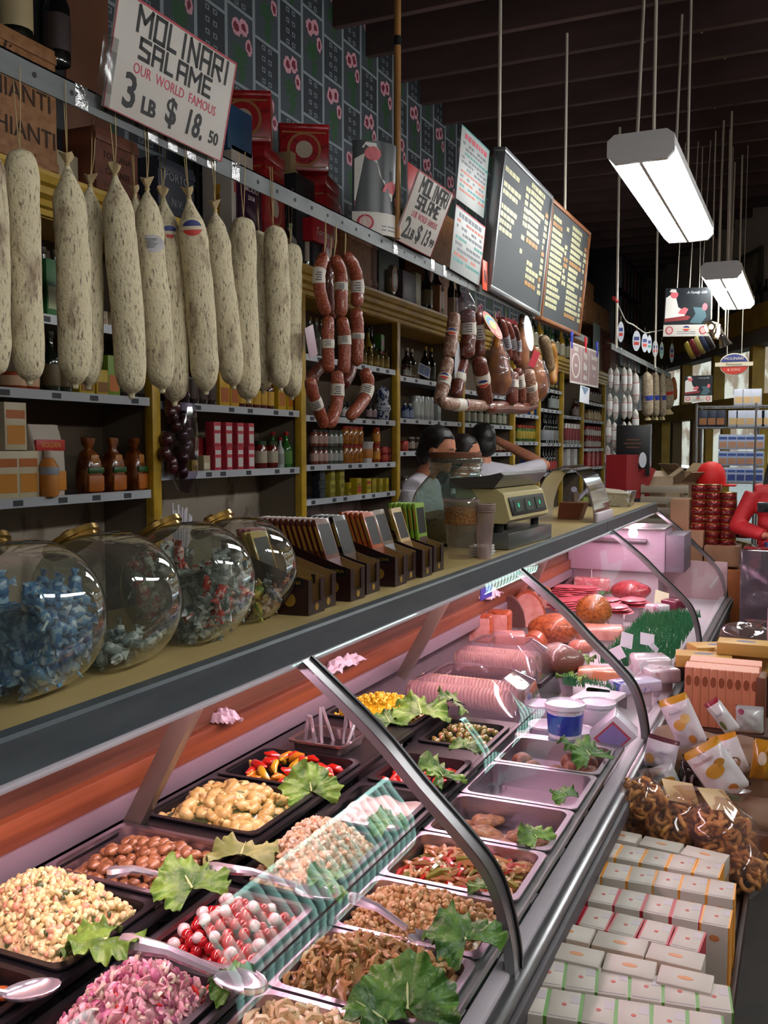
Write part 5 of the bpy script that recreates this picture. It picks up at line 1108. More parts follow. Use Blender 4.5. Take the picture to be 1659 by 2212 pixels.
# ================================================================ on the counter
ZC = 1.2515
jar_g = glass('jar_glass', 'e6e8e2', .02, 1.5, 2.6, haze=.06, hazecol='c8c4b4'); brass = mat('lid_brass', 'b08d4c', .22, .9)
def drum_jar(label, px, py, X, R_, th, rotz):
    y = fX(px, py, X).y; r = thing('candy_jar', label, 'jar', (X, y, ZC), (0, 0, rotz), 'round glass candy jars')
    h = R_ - .012
    P = spline([(0, -th / 2 + .012), (R_ * .6, -th / 2 + .008), (R_ * .86, -th / 2), (R_ * .96, -th / 2 + .014), (R_, -th * .18), (R_, th * .18), (R_ * .96, th / 2 - .014), (R_ * .86, th / 2), (R_ * .6, th / 2 - .008), (0, th / 2 - .012)], 3)
    mb = MB(); mb.lathe([(max(a, 0), z) for a, z in P], 40, RT((0, 0, h), (-PI / 2, 0, 0)))
    for v_ in mb.bm.verts:
        if v_.co.z < 0.001: v_.co.z = 0.001
    mb.obj('glass_body', jar_g, r, smooth=60)
    d = V((-.55, 0, .83)); mx_ = align(V((0, 0, h)) + d * (R_ * .93), V((0, 0, h)) + d * R_ * 2)
    MB().lathe([(.050, 0), (.050, .006), (.056, .008), (.056, .018), (.0, .019)], 24, mx_).obj('lid', brass, r)
    MB().lathe([(.012, .018), (.010, .024), (.014, .028), (.012, .032), (0, .033)], 14, mx_).obj('lid_knob', brass, r)
    return r, h
def mk_candy(c1, c2, nm):
    r = thing('candy', 'x', 'candy'); m1, m2 = mat('candy_' + c1, c1, .35, nz=(70, c2, .5, .56, 2), coat=.3), mat('candy_' + c2, c2, .4)
    MB().box(-.017, -.010, -.008, .017, .010, .008, .005).obj('wrapped_body', m1, r, smooth=60)
    for s in (-1, 1):
        MB().loft([[(s * .016, a * .4, b * .4) for a, b in ((-.005, -.004), (.005, -.004), (.005, .004), (-.005, .004))], [(s * .029, a * 1.9, b * .5) for a, b in ((-.005, -.004), (.005, -.004), (.005, .004), (-.005, .004))]]).obj('wrapper_twist', m1, r, smooth=0)
    return Kind(r)
CB = [mk_candy('5f95c0', 'c3d4de', 'b'), mk_candy('3d74a8', '8fb6d2', 'b2')]
CG = [mk_candy('8a9694', 'c9d2d0', 'g'), mk_candy('5f6e6c', 'aab4b2', 'g2'), mk_candy('d8dcda', '6f7c7a', 'g3'), mk_candy('b8302c', 'e0c8c4', 'r')]; CM_ = [mk_candy('c9b6a4', 'b85a3a', 'm'), mk_candy('6f8a3a', 'c8b04a', 'm2'), mk_candy('3a3c44', '8a8a90', 'm3'), mk_candy('b88a3a', 'dcc89a', 'm4')]
for label, px, py, X, R_, th, rz, kinds, n, fill, desc in [
    ('round glass jar of blue wrapped sweets at the left edge of the counter', 40, 1440, -1.17, .130, .16, .12, CB, 115, .60, 'blue and white wrapped sweet in the leftmost jar'),
    ('round glass jar nearly empty, with a few grey sweets, second from the left', 232, 1400, -1.17, .128, .15, .12, CG, 28, .16, 'grey and white wrapped sweet at the bottom of the nearly empty jar'),
    ('round glass jar full of grey and red sweets, third from the left', 410, 1365, -1.17, .128, .15, .12, CG, 115, .62, 'grey, white or red wrapped sweet in the third jar'),
    ('round glass jar with a few mixed sweets, beside the chocolate display', 520, 1320, -1.20, .125, .14, .12, CM_, 42, .30, 'mixed coloured wrapped sweet in the jar beside the chocolate')]:
    r, h = drum_jar(label, px, py, X, R_, th, rz); k = 0; zt = 2 * R_ * fill; tries = 0
    if n > 100:
        mb = MB(); mb.lathe([(0, -th / 2 + .034), (R_ - .040, -th / 2 + .034), (R_ - .040, th / 2 - .034), (0, th / 2 - .034)], 30, RT((0, 0, h), (-PI / 2, 0, 0)))
        for v_ in mb.bm.verts: v_.co.z = min(max(v_.co.z, .014), zt - .02)
        bmesh.ops.subdivide_edges(mb.bm, edges=mb.bm.edges[:], cuts=3, use_grid_fill=True); mb.disp(.008, 90, n); cf = mb.obj('candy_mass', mat('mass_' + ('b' if kinds is CB else 'g'), '3a6690' if kinds is CB else '555f5e', .5, nz=(60, '86aac6' if kinds is CB else '9aa3a1', .45, .6)), None, loc=r.location, kind='stuff'); tag(cf, 'deeper mass of sweets in the middle of the ' + ('leftmost' if kinds is CB else 'third') + ' glass jar', 'sweets')
    pts = []
    while k < n and tries < 9000:
        tries += 1; a, q = RN.uniform(0, 2 * PI), math.sqrt(RN.uniform(.35, 1)) * (R_ - .020); p = V((q * math.cos(a), RN.uniform(-th / 2 + .024, th / 2 - .024), h + q * math.sin(a)))
        if n > 100 and not (p.y < -th / 2 + .036 or (p.x > 0 and q > R_ - .045) or p.z > zt - .03): continue
        if p.z < .016 or p.z > zt + RN.uniform(-.012, .02): continue
        if any((p - o).length_squared < .0165 ** 2 for o in pts): continue
        pts.append(p); k += 1
        kd = RN.choice(kinds if kinds is not CG or n > 100 else kinds[:3])
        kd.place(mx=r.matrix_basis @ Matrix.Translation(p) @ Euler((RN.uniform(0, 6), RN.uniform(0, 6), RN.uniform(0, 6))).to_matrix().to_4x4(), label=desc, group=desc)
# plastic straws bundle behind the third jar
st = thing('straw_bundle', 'bundle of thin clear plastic straws standing behind the jars', 'straws', fX(385, 1140, -1.45)); st.location.z = ZC
MB().lathe([(.03, 0), (.036, .12), (.032, .12), (.028, .004)], 14).obj('holder', glass('holder_clear', 'd8d4d8', .1, 1.45, 1.2, haze=.15), st)
for k in range(12):
    a, b = RN.uniform(-.02, .02), RN.uniform(-.02, .02); MB().cyl((a * .4, b * .4, .005), (a * 2.2, b * 3.2, .22 + RN.uniform(0, .04)), .003, n=6).obj('straw', C('straw_pale', 'c8c2cc'), st)
# chocolate bars in their display cartons
cart = mat('display_brown', '2a1110', .4); kraft = mat('carton_kraft', '8a6a3a', .7); gold = mat('print_gold2', 'b08a3a', .35, .5)
def display_carton(label, y, w_, X, d):
    r = thing('display_carton', label, 'carton', (X, y, ZC), (0, 0, RN.uniform(-.02, .02)), 'brown chocolate display cartons'); t = .003
    MB().box(-d, -w_ / 2, 0, 0, w_ / 2, t).obj('bottom', cart, r); MB().box(-d, -w_ / 2, t, -d + t, w_ / 2, .17).obj('back_panel', cart, r)
    for s in (-1, 1):
        y0 = s * (w_ / 2 - t / 2); pts = [(-d + t, t), (0, t), (0, .085), (-.03, .092), (-d * .55, .125), (-d + t, .165)]
        MB().poly(pts, -t / 2, t / 2, RT((0, y0, 0), (PI / 2, 0, 0))).obj('side_panel', cart, r)
        pts = [(a, b) for a, b in pts]; MB().poly(pts, -.0004, .0004, RT((0, y0 - s * t * .65, 0), (PI / 2, 0, 0))).obj('kraft_lining', kraft, r)
    for s in (-1, 1): MB().box(-t, s * w_ / 2 - (w_ * .26 if s > 0 else 0), t, 0, s * w_ / 2 + (0 if s > 0 else w_ * .26), .082).obj('front_panel', cart, r)
    MB().box(-t, -w_ * .24, t, 0, w_ * .24, .028).obj('front_lip', cart, r)
    MB().lathe([(.009, 0), (.009, .0012), (0, .0013)], 16, RT((0, 0, .016), (0, PI / 2, 0))).obj('gold_seal', gold, r)
    MB().lathe([(.016, 0), (.016, .0012), (0, .0013)], 16, RT((-.05, -w_ / 2 - .0004, .035), (PI / 2, 0, 0))).obj('gold_seal', gold, r)
    MB().box(-.09, -w_ / 2 - .001, .065, -.012, -w_ / 2, .088).obj('side_print', C('print_black', '0d0d10'), r); text('PERUGINA', .013, gold, r, face((-.05, -w_ / 2 - .0013, .077), (1, 0, 0), (0, 0, 1)))
def k_choc(c, cov, h=.19, w_=.078, t=.011):
    key = ('choc', c, cov)
    if key in KC: return KC[key]
    r = thing('chocolate_bar', 'x', 'chocolate'); m = mat('choc_' + c, c, .35, coat=.3)
    b = MB().box(-t, -w_ / 2, 0, 0, w_ / 2, h, .0012).obj('wrapper', m, r); MB().box(0, -w_ * .40, h * .48, .0006, w_ * .40, h * .92).obj('dark_panel', C('choc_panel', '17141a'), b)
    MB().box(0, -w_ * .42, h * .06, .0006, w_ * .42, h * .42).obj('picture', C('choc_pic_' + cov, cov), b); MB().box(-t * .8, -w_ / 2 - .0005, h * .55, -t * .2, -w_ / 2, h * .9).obj('spine_print', gold, b)
    KC[key] = Kind(r); return KC[key]
CX_ = -1.075
yc = [fX(px, py, CX_).y for px, py in ((684, 1315), (718, 1303), (773, 1285), (815, 1272), (866, 1255), (895, 1245), (923, 1236), (955, 1225))]
BARS = [('b8941c', 'd0c070', [(2, 0)], 'yellow'), ('8a1222', 'b06a6a', [(3, .0)], 'crimson'), ('5a2412', '7a5a5e', [(12, 0)], 'brown-red'), ('14100f', '4a2a1c', [(5, 0)], 'black'), ('a8481c', '7a3a1c', [(5, 0)], 'orange'), ('6a5a4a', '8a8a90', [(1, 0)], 'grey-blue'), ('c8a878', '8a6a3a', [(1, 0)], 'cream'), ('7aa02c', '4a2a20', [(6, 0)], 'green')]
NM8 = ['nearest', 'second', 'third', 'fourth', 'fifth', 'sixth', 'seventh', 'farthest']
for k, y in enumerate(yc):
    w_ = min(.088, ((yc[k + 1] if k < 7 else yc[k] + .1) - y) * .95) if k != 2 else .09
    display_carton(f'brown chocolate display carton on the counter, {NM8[k]} of eight in a row', y, .086, CX_ - .012 * (k % 2), .24)
    c, cov, (cnt,), nm = BARS[k]; n = cnt[0]; x0 = {0: -.10, 1: -.14}.get(k, -.045)
    for i in range(n):
        up = .030 if k not in (0, 1) else .012
        k_choc(c, cov).place((CX_ + x0 - i * .0165 - .012 * (k % 2), y, ZC + up), (0, -.33 if k != 7 else -.12, 0), f'{nm} chocolate bar, {ORD[i]} from the front in the {NM8[k]} display carton' if n > 1 else f'single {nm} chocolate bar leaning in the {NM8[k]} display carton', f'{nm} chocolate bars')
# big ribbed jar with a cork
bj = fX(983, 1178, -1.33); R_ = .185
r = thing('storage_jar', 'big ribbed greenish glass jar with a cork lid, half full of amber grains', 'jar', (-1.33, bj.y, ZC))
P = spline([(.0, 0), (.08, .002), (.13, .02), (.175, .08), (.186, .14), (.17, .21), (.13, .262), (.108, .285), (.104, .30), (.112, .31), (.104, .32), (.112, .335), (.112, .352), (.108, .355)], 4)
mb = MB(); mb.lathe([(max(a, 0), z) for a, z in P], 48)
for v_ in mb.bm.verts:
    if v_.co.z < .27: f_ = 1 + .018 * math.cos(8 * math.atan2(v_.co.y, v_.co.x)); v_.co.x *= f_; v_.co.y *= f_
bmesh.ops.delete(mb.bm, geom=[f for f in mb.bm.faces if len(f.verts) > 4 and f.calc_center_median().z > .3], context='FACES'); mb.obj('glass_body', glass('jar_green', 'd4e4dc', .02, 1.5, 3.0, haze=.12, hazecol='9fb2a8'), r, smooth=70)
MB().lathe([(.100, .335), (.106, .345), (.108, .372), (.104, .378), (0, .379)], 30).obj('cork_lid', mat('cork', '6a3f24', .85, bump=(160, .5)), r)
gr = thing('grain_fill', 'amber grains filling the lower half of the big ribbed jar', 'grain', (-1.33, bj.y, ZC)); mb = MB(); mb.lathe([(0, .01), (.12, .02), (.166, .08), (.172, .115), (.10, .135), (0, .128)], 30); mb.disp(.006, 60, 3); mb.obj('grain', mat('amber_grain', '9a6a2c', .6, nz=(150, '6a3f1a', .45, .6), bump=(160, 1)), gr, kind='stuff')
# granola cup on a stack of cups
q = fZ(1003, 1204, ZC); cupm = glass('cup_clear', 'e6dcdc', .15, 1.4, 1.2, haze=.35, hazecol='c8b4b0')
r = thing('cup_stack', 'tall stack of cloudy plastic cups at the front of the counter beside the big jar', 'cups', (-1.06, q.y, ZC)); 
mb = MB(); mb.lathe([(.024, 0), (.036, .165), (.038, .166)], 20); mb.obj('cup_body', cupm, r, smooth=60)
for k in range(4): MB().lathe([(.036, .168 + k * .008), (.040, .169 + k * .008), (.040, .173 + k * .008), (.036, .174 + k * .008)], 20).obj('cup_rim', cupm, r)
pg = fX(996, 1072, -1.14); r = thing('granola_cup', 'clear cup of granola standing behind the stack of cups', 'cup', (-1.14, pg.y, ZC)); MB().lathe([(.045, 0), (.062, .20), (.066, .20), (.066, .208)], 24).obj('cup_body', glass('cup_clear2', 'f0ece6', .08, 1.4, 1.5, haze=.10, hazecol='d8c8b0'), r, smooth=60)
MB().lathe([(.048, .12), (.058, .125), (.060, .185), (0, .192)], 22).obj('granola', mat('amber_grain'), r); MB().lathe([(.066, .206), (.067, .214), (.0, .215)], 24).obj('lid', cupm, r)
pq = fX(1048, 1185, -1.08); r = thing('napkin_stack', 'small folded stack of white napkins at the foot of the big jar', 'napkins', (-1.09, pq.y, ZC))
for k in range(4): MB().cbox((RN.uniform(-.004, .004), RN.uniform(-.004, .004), .006 + k * .010), (.07, .09, .009), (0, 0, RN.uniform(-.1, .1)), .003).obj('napkin', C('napkin_white', 'b9b9b4'), r)
# weighing scale
a, b = fZ(1140, 1190, ZC), fZ(1212, 1165, ZC); y0 = a.y
r = thing('weighing_scale', 'beige shop scale with three green digit windows, standing on a steel base on the counter', 'scale', (-1.06, y0, ZC), (0, 0, -.05)); L_ = (b.y - a.y) * 1.1
MB().box(-.24, 0, 0, .0, L_ * 1.0, .062, .003).obj('steel_base', mat('base_steel', '77797a', .3, .7), r)
bod = MB().poly([(-.23, .10), (-.02, .10), (-.0, .115), (-.028, .215), (-.06, .235), (-.23, .235)], 0.02, L_ * .93, RT((0, L_ * .95, 0), (PI / 2, 0, 0))).obj('housing', mat('scale_beige', 'b5a878', .45), r)
F = face((-.011, L_ * .47, .165), (0, 1, 0), V((-.028, 0, .10)).normalized()); 
MB().cbox((0, 0, .002), (L_ * .78, .075, .004), bev=.002).obj('display_panel', C('panel_black', '16181a'), r).matrix_basis = F
for k in range(3):
    x = (k - 1) * L_ * .24; w1 = MB().cbox((x, 0, .005), (L_ * .17, .05, .002)).obj('digit_window', C('window_dark', '20302a'), r); w1.matrix_basis = F
    w2 = text('88', .026, mat('digit_green', '2fae86', .4, emit=1.2), w1, Matrix.Translation((x, 0, .0065)), sx=.6)
MB().poly([(-.25, .235), (-.06, .24), (-.02, .29), (-.035, .30), (-.10, .285), (-.25, .275)], 0, L_ * .98, RT((0, L_ * .97, 0), (PI / 2, 0, 0))).obj('weighing_tray', mat('tray_steel', '6a6664', .25, .7), r)
for x in (-.2, -.06):
    for y in (.05, L_ - .06): MB().cyl((x, y, .06), (x, y, .105), .018).obj('foot', black, r)
# clear slicer guard beyond, foil tray, utensils, board, red stand
p = fX(1215, 1100, -1.18); r = thing('clear_guard', 'curved clear plastic food guard standing behind the scale', 'guard', (-1.20, p.y + .10, ZC))
n = 10; MB().loft([[(.17 * math.cos(PI * i / n), y, .30 * math.sin(PI * i / n)) for i in range(n + 1)] + [(.163 * math.cos(PI * i / n), y, .293 * math.sin(PI * i / n)) for i in range(n, -1, -1)] for y in (0, .42)]).obj('hood', glass('hood_clear', 'd8d2d2', .06, 1.5, 2.2, haze=.22, hazecol='a89c9c'), r, smooth=60); MB().box(.17, 0, 0, .185, .42, .05, .003).obj('base_strip', lilac, r)
p = fZ(1262, 1130, ZC); r = thing('wooden_block', 'wedge of brown wood lying on the counter behind the food guard', 'block', (-1.22, p.y + .3, ZC)); MB().poly([(-.06, 0), (.06, 0), (.09, .09), (-.05, .09)], 0, .12, RT((0, .06, 0), (PI / 2, 0, 0))).obj('block', mat('wood_wedge', '7a3f24', .5), r)
p = fZ(1310, 1088, ZC); r = thing('foil_tray', 'crinkled silver foil tray on the far end of the counter', 'tray', (-1.25, p.y - .1, ZC), (0, 0, .1)); mb = MB(); mb.loft([rrect(.26, .44, .03, 0), rrect(.30, .50, .04, .085), rrect(.31, .52, .04, .09), rrect(.27, .47, .03, .082), rrect(.24, .41, .03, .012)], True, True); bmesh.ops.subdivide_edges(mb.bm, edges=mb.bm.edges[:], cuts=2, use_grid_fill=True); mb.disp(.012, 45, 2); mb.obj('foil', mat('foil_crinkle', 'b8b8b8', .18, .95, bump=(90, 1)), r, smooth=20)
for k in range(3): MB().cbox((0, -.12 + k * .12, .09), (.2, .10, .012), (.1 * k, .1, .4 * k)).obj('price_card', C('card_tan', 'a89c88'), r)
r = thing('metal_scoop', 'grey metal scoop with raised handles lying behind the foil tray', 'scoop', (-1.42, p.y - .55, ZC)); mb = MB(); mb.tube([(0, 0, .03), (.03, -.10, .09), (.05, -.2, .13)], [.03, .035, .02], 8); mb.obj('blade', mat('scoop_grey', '6f6874', .35, .5), r); MB().tube([(0, .02, .03), (.04, .2, .10), (.05, .32, .13)], [.02, .014, .018], 8).obj('handle', mat('scoop_grey'), r)
p = fZ(1370, 1078, ZC); r = thing('red_stand', 'red scoop-shaped counter stand holding a black display card at the far end', 'stand', (-1.38, p.y + .15, ZC)); redp2 = C('stand_red', '8a1c22')
MB().poly([(-.16, 0), (.20, 0), (.20, .10), (.30, .22), (.18, .25), (.02, .20), (.02, .34), (-.16, .34)], -.02, .16, RT((0, 0, 0), (PI / 2, 0, PI / 2 - .35))).obj('stand_body', redp2, r)
mb = MB(); mb.poly([(.03 * math.cos(2 * PI * i / 16), .06 * math.sin(2 * PI * i / 16)) for i in range(16)], 0, .003, RT((.2, -.11, .30), (PI / 2, 0, .5))); mb.obj('oval_sticker', C('tag_white'), r)
q = fY(1366, 1028, p.y + .22); r = thing('black_card', 'tall black display card with a small food picture, on the red stand', 'card', (q.x, p.y + .22, q.z)); MB().box(-.13, -.01, 0, .13, .03, .40, .003).obj('card', C('card_black', '0d0b0d'), r)
for k in range(9): MB().ball((RN.uniform(-.05, .05), -.011, .06 + RN.uniform(0, .07)), (.022, .003, .018), 8, 5).obj('picture_spot', C('pic_' + 'abc'[k % 3], ('b08a5a', '8a8a70', 'a8602c')[k % 3]), r)
for k in range(3): MB().box(-.05 - .02 * (k % 2), -.0115, .22 + k * .03, .05 + .02 * (k % 2), -.01, .232 + k * .03).obj('gold_print', C('pic_gold', '5a3a28'), r)
# ================================================================ inside the case
ZR = {'F': .72, 'A': .75, 'B': .78}
XR = {'F': (-.845, -.525), 'A': (-1.085, -.862), 'B': (-1.435, -1.115)}
pan_s = mat('pan_steel', 'b4aab2', .28, .95, bump=(120, .06))
def pan(label, x0, x1, y0, y1, z, m, d=.065, name='food_pan'):
    cx, cy, w_, l_ = (x0 + x1) / 2, (y0 + y1) / 2, x1 - x0, y1 - y0
    r = thing(name, label, 'pan', (cx, cy, z - d))
    mb = MB(); mb.loft([rrect(w_ - .035, l_ - .035, .02, 0), rrect(w_ - .022, l_ - .022, .03, d - .004), rrect(w_, l_, .02, d - .004), rrect(w_, l_, .02, d), rrect(w_ - .026, l_ - .026, .028, d), rrect(w_ - .040, l_ - .040, .025, .004)], True, True)
    mb.obj('pan_shell', m, r, smooth=50)
    # low rack feet down to the deck
    for sx in (-1, 1): MB().box(sx * w_ * .38 - .008, -l_ * .38, .60 - (z - d), sx * w_ * .38 + .008, l_ * .38, .001).obj('rest', black, r)
    return cx, cy, z, w_ - .045, l_ - .045
def insert(x0, x1, cuts, z, m):
    """frame that fills the gaps between the pans of a row"""
    mb = MB(); g = .014; ys = [(-.0, cuts[0][0] + g)] + [(a[1] - g, b[0] + g) for a, b in zip(cuts, cuts[1:])] + [(cuts[-1][1] - g, 2.99)]
    for k, (a, b) in enumerate(ys): mb.box(x0, .85 if k == 0 else a, z - .012, x1, b, z)
    for a in (x0, x1): mb.box(a - .015, .85, z - .014, a + .015, 2.99, z - .001)
    mb.obj('pan_frame', m, dc)
def dome(u, v_): return max(0, 1 - abs(u) ** 2.6) * max(0, 1 - abs(v_) ** 2.6)
def heap(label, cat, pn, mats, n, sz, hgt=.05, low=-.025, kind='chunk', name='salad', seed=1, flat=1.0):
    """a loose mass nobody could count: one object"""
    cx, cy, z, w_, l_ = pn; rd = random.Random(seed); o = MB(); o.mx = Matrix.Translation((0, 0, 0))
    nn = 14
    def base(u, v_): uu, vv = u * 2 - 1, v_ * 2 - 1; return ((u - .5) * w_ * .97, (v_ - .5) * l_ * .97, low + hgt * dome(uu, vv) * .9 + noise.noise(V((u * 4, v_ * 4, seed))) * .012)
    o.grid(base, nn, nn)
    for i in range(n):
        u, v_ = rd.uniform(-.95, .95), rd.uniform(-.95, .95)
        p = V((u * w_ * .49, v_ * l_ * .49, low + hgt * dome(u, v_) + rd.uniform(-.006, .010)))
        o.m = rd.choices(range(len(mats)), weights=[q[1] for q in mats])[0]; s = sz * rd.uniform(.6, 1.3)
        R3 = Euler((rd.uniform(0, 6), rd.uniform(0, 6), rd.uniform(0, 6))).to_matrix().to_4x4()
        if kind == 'chunk': o.ball(p, (s, s * rd.uniform(.5, .9), s * rd.uniform(.4, .8) * flat), 6, 4, R3)
        elif kind == 'strip': a = rd.uniform(0, 6); d = V((math.cos(a), math.sin(a), rd.uniform(-.25, .25))); pts = [p - d * s * 1.6, p + V((0, 0, s * .3)), p + d * s * 1.6]; o.tube(pts, [s * .25, s * .42, s * .22], 5)
        else: o.tube([p + R3 @ V((s * math.cos(t), s * math.sin(t), s * .2 * t)) for t in (0, .9, 1.8, 2.7)], [s * .18, s * .4, s * .4, s * .18], 5)
    q = o.obj(name, [m for m, _ in mats], None, smooth=60, loc=(cx, cy, z), kind='stuff'); tag(q, label, cat); return q
F_ = lambda n, c='ff00ff', r=.45, co=.3, nz=None: mat('food_' + n, c, r, coat=co, nz=nz, bump=(120, .25))
def scatter(K, pn, n, hgt, low, label, scale=(.9, 1.1), dmin=.018, sq=.92, seed=3, layers=1):
    cx, cy, z, w_, l_ = pn; rd = random.Random(seed); P = []; t = 0
    while len(P) < n and t < 5000:
        t += 1; u, v_ = rd.uniform(-1, 1), rd.uniform(-1, 1); p = V((u * w_ * .5 * sq, v_ * l_ * .5 * sq, low + hgt * dome(u, v_) - rd.choice(range(layers)) * dmin * .6))
        if any((p - o).length < dmin for o in P): continue
        P.append(p); (K[len(P) % len(K)] if isinstance(K, list) else K).place((cx + p.x, cy + p.y, z + p.z), (rd.uniform(-.6, .6), rd.uniform(-.6, .6), rd.uniform(0, 6)), label, label, scale=rd.uniform(*scale))
def one(name, cat, mbs, sm=70):
    r = thing(name, 'x', cat)
    for i, (mb, nm, m) in enumerate(mbs): mb.obj(nm, m, r, smooth=sm)
    return Kind(r)
# lettuce
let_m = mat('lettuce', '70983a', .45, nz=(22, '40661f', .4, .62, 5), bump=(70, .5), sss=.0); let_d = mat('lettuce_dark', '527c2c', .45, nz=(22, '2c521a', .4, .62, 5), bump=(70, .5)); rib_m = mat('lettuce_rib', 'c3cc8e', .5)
def lettuce(label, px, py, z, size, seed, m=let_m, tilt=(0, 0, 0), dz=.0):
    p = fZ(px, py, z); r = thing('lettuce_leaf', label, 'lettuce', (p.x, p.y, z + dz), tilt); rd = random.Random(seed); k1, k2, ph = rd.choice((5, 6, 7)), rd.choice((9, 11)), rd.uniform(0, 6)
    mb = MB()
    def fn(u, v_):
        th = (u - .5) * 4.6; rr = size * v_ * (1 - .10 * abs(math.sin(th * .8))) * (1 + .04 * math.sin(u * 31 + ph) * v_ + .035 * math.sin(u * 83 + ph) * v_)
        z_ = size * (.17 * v_ ** 3 * math.sin(k1 * u * 3.1 + ph) + .10 * v_ ** 4 * math.sin(k2 * u * 6 + ph * 2) + .05 * v_ ** 5 * math.sin(u * 118 + ph) + .25 * v_ * (1 - v_) + .06 * noise.noise(V((u * 7, v_ * 5, seed)))) + .02 * size
        return (rr * math.sin(th), rr * math.cos(th) * .9 - size * .3, z_ + size * .10)
    mb.grid(fn, 130, 12); sol(mb, .0012); mb.obj('leaf_blade', m, r, smooth=80)
    MB().tube([(0, -size * .3, size * .12), (0, 0, size * .16), (0, size * .42, size * .15)], [size * .035, size * .022, size * .008], 6).obj('leaf_rib', rib_m, r)
    return r
# serving spoons and tongs
spoon_m = mat('spoon_steel', 'dcd6dc', .2, .75)
def spoon(label, a, b, za, zb, w_=.011, bowl=True, bl=.05):
    p, q = fZ(*a, za), fZ(*b, zb); r = thing('serving_spoon', label, 'spoon', p); d = q - p; L_ = d.length; mid = d * .5 + V((0, 0, .008))
    mb = MB(); mb.tube([V((0, 0, 0)), d * .08, mid, d * .95, d], [w_ * .8, w_ * 1.1, w_ * .7, w_ * .55, w_ * .5], 8)
    for v_ in mb.bm.verts: pass
    mb.obj('handle', spoon_m, r)
    if bowl:
        t = d.normalized(); mb = MB(); M3 = align(d, d + t); mb.ball(d + t * bl * .8, (bl * .62, bl, bl * .34), 16, 8, face((0, 0, 0), V((t.y, -t.x, 0)), t).to_3x3().to_4x4()); bmesh.ops.delete(mb.bm, geom=[v_ for v_ in mb.bm.verts if v_.co.z > (d + t * bl * .8).z + bl * .08], context='VERTS'); sol(mb, .0015); mb.obj('bowl', spoon_m, r, smooth=80)
    return r
FY = [1.095, 1.36, 1.59, 1.83, 2.095, 2.37, 2.655, 2.93]
fp = [pan(f'shallow steel pan in the front row, {ORD[i]} from the near end', *XR['F'], FY[i] + .004, FY[i + 1] - .004, ZR['F'], pan_s) for i in range(7)]
AY = [(1.05, 1.31), (1.33, 1.595), (1.62, 1.96), (1.985, 2.26), (2.29, 2.55), (2.66, 2.93)]
ap = [pan(f'{"steel" if i == 1 else "black"} food pan in the middle row, {ORD[i]} from the near end', *XR['A'], a, b, ZR['A'], pan_s if i == 1 else black) for i, (a, b) in enumerate(AY)]
BY = [(.90, 1.15), (1.17, 1.435), (1.455, 1.72), (1.775, 2.065), (2.085, 2.34), (2.70, 2.97)]
for xs, cu, z, m in ((XR['B'], BY, .772, black), (XR['A'], AY, .742, black), (XR['F'], [(FY[i], FY[i + 1]) for i in range(7)], .711, steel_d)): insert(xs[0], xs[1], cu, z, m)
bp = [pan(f'{"steel" if i == 2 else "black"} food pan in the back row, {ORD[i]} from the near end', *XR['B'], a, b, ZR['B'], pan_s if i == 2 else black) for i, (a, b) in enumerate(BY)]
nz2 = lambda c: (60, c, .42, .62)
heap('creamy seafood and pasta salad flecked with herbs, heaped in the back row', 'salad', bp[1], [(F_('cream', 'e2d096'), 6), (F_('shrimp', 'd8a07c'), 2), (F_('pasta_pale', 'd8c684'), 4), (F_('herb', '46552a'), .7)], 1300, .0085, .085, -.02, 'chunk', seed=4)
heap('pink cabbage salad with red pepper bits at the bottom of the photo', 'salad', ap[0], [(F_('pink', 'd29aa0'), 6), (F_('pink_dark', 'a85a78'), 2), (F_('pale_cab', 'd6c2ac'), 2), (F_('red_bit', 'b82a22'), .6)], 800, .0095, .07, -.02, 'chunk', seed=5, flat=.5)
heap('pale crab and potato salad heaped in the middle row', 'salad', ap[2], [(F_('crab', 'dfb78c'), 5), (F_('crab_white', 'd6c3a4'), 4), (F_('crab_orange', 'c8874a'), 1)], 1000, .008, .085, -.02, 'chunk', seed=6)
heap('brown marinated mushroom salad in the second front steel pan', 'salad', fp[1], [(F_('mush_a', 'a07a48'), 5), (F_('mush_b', '7f5a30'), 3), (F_('mush_c', 'b0905c'), 3)], 420, .013, .06, -.022, 'curl', seed=7)
heap('beige grain and chickpea salad in the third front steel pan', 'salad', fp[2], [(F_('grain_a', 'c9a06c'), 6), (F_('grain_b', 'b0804a'), 3), (F_('grain_c', 'd8b98a'), 3)], 900, .0075, .05, -.02, 'chunk', seed=8)
heap('pale pasta salad in the nearest front steel pan', 'salad', fp[0], [(F_('pasta_b', 'c9ad80'), 5), (F_('pasta_c', 'd8c49c'), 4)], 260, .013, .05, -.02, 'curl', seed=9)
heap('yellow corn heaped in the farthest back-row pan', 'corn', bp[5], [(F_('corn', 'd8b01c'), 6), (F_('corn_b', 'e0c242'), 3)], 420, .008, .06, -.02, 'chunk', seed=10)
heap('bed of sliced peppers in oil in the fourth front steel pan', 'peppers', fp[3], [(F_('oil_tan', 'a8703c'), 4), (F_('pep_red', 'b8281c', .25, .8), 2.2), (F_('pep_green', '7f7a30', .3, .8), 1.5), (F_('onion', 'c09a6c', .3, .6), 3)], 240, .018, .03, -.04, 'strip', seed=11)
heap('pool of white cream with soft white cheese in the middle-row black pan', 'cream', ap[3], [(mat('cream_white', 'cdbcb2', .2, coat=.8), 1)], 0, .01, .003, -.022, 'chunk', name='cream', seed=1)
heap('brine and rings under the olives in the farthest middle-row pan', 'brine', ap[5], [(mat('brine', '4f4420', .15, coat=.9), 1)], 0, .01, .003, -.035, 'chunk', name='brine', seed=2)
for pn, nm in ((ap[4], 'A'), (bp[2], 'B'), (bp[0], 'C'), (bp[3], 'D'), (bp[4], 'E')): pass
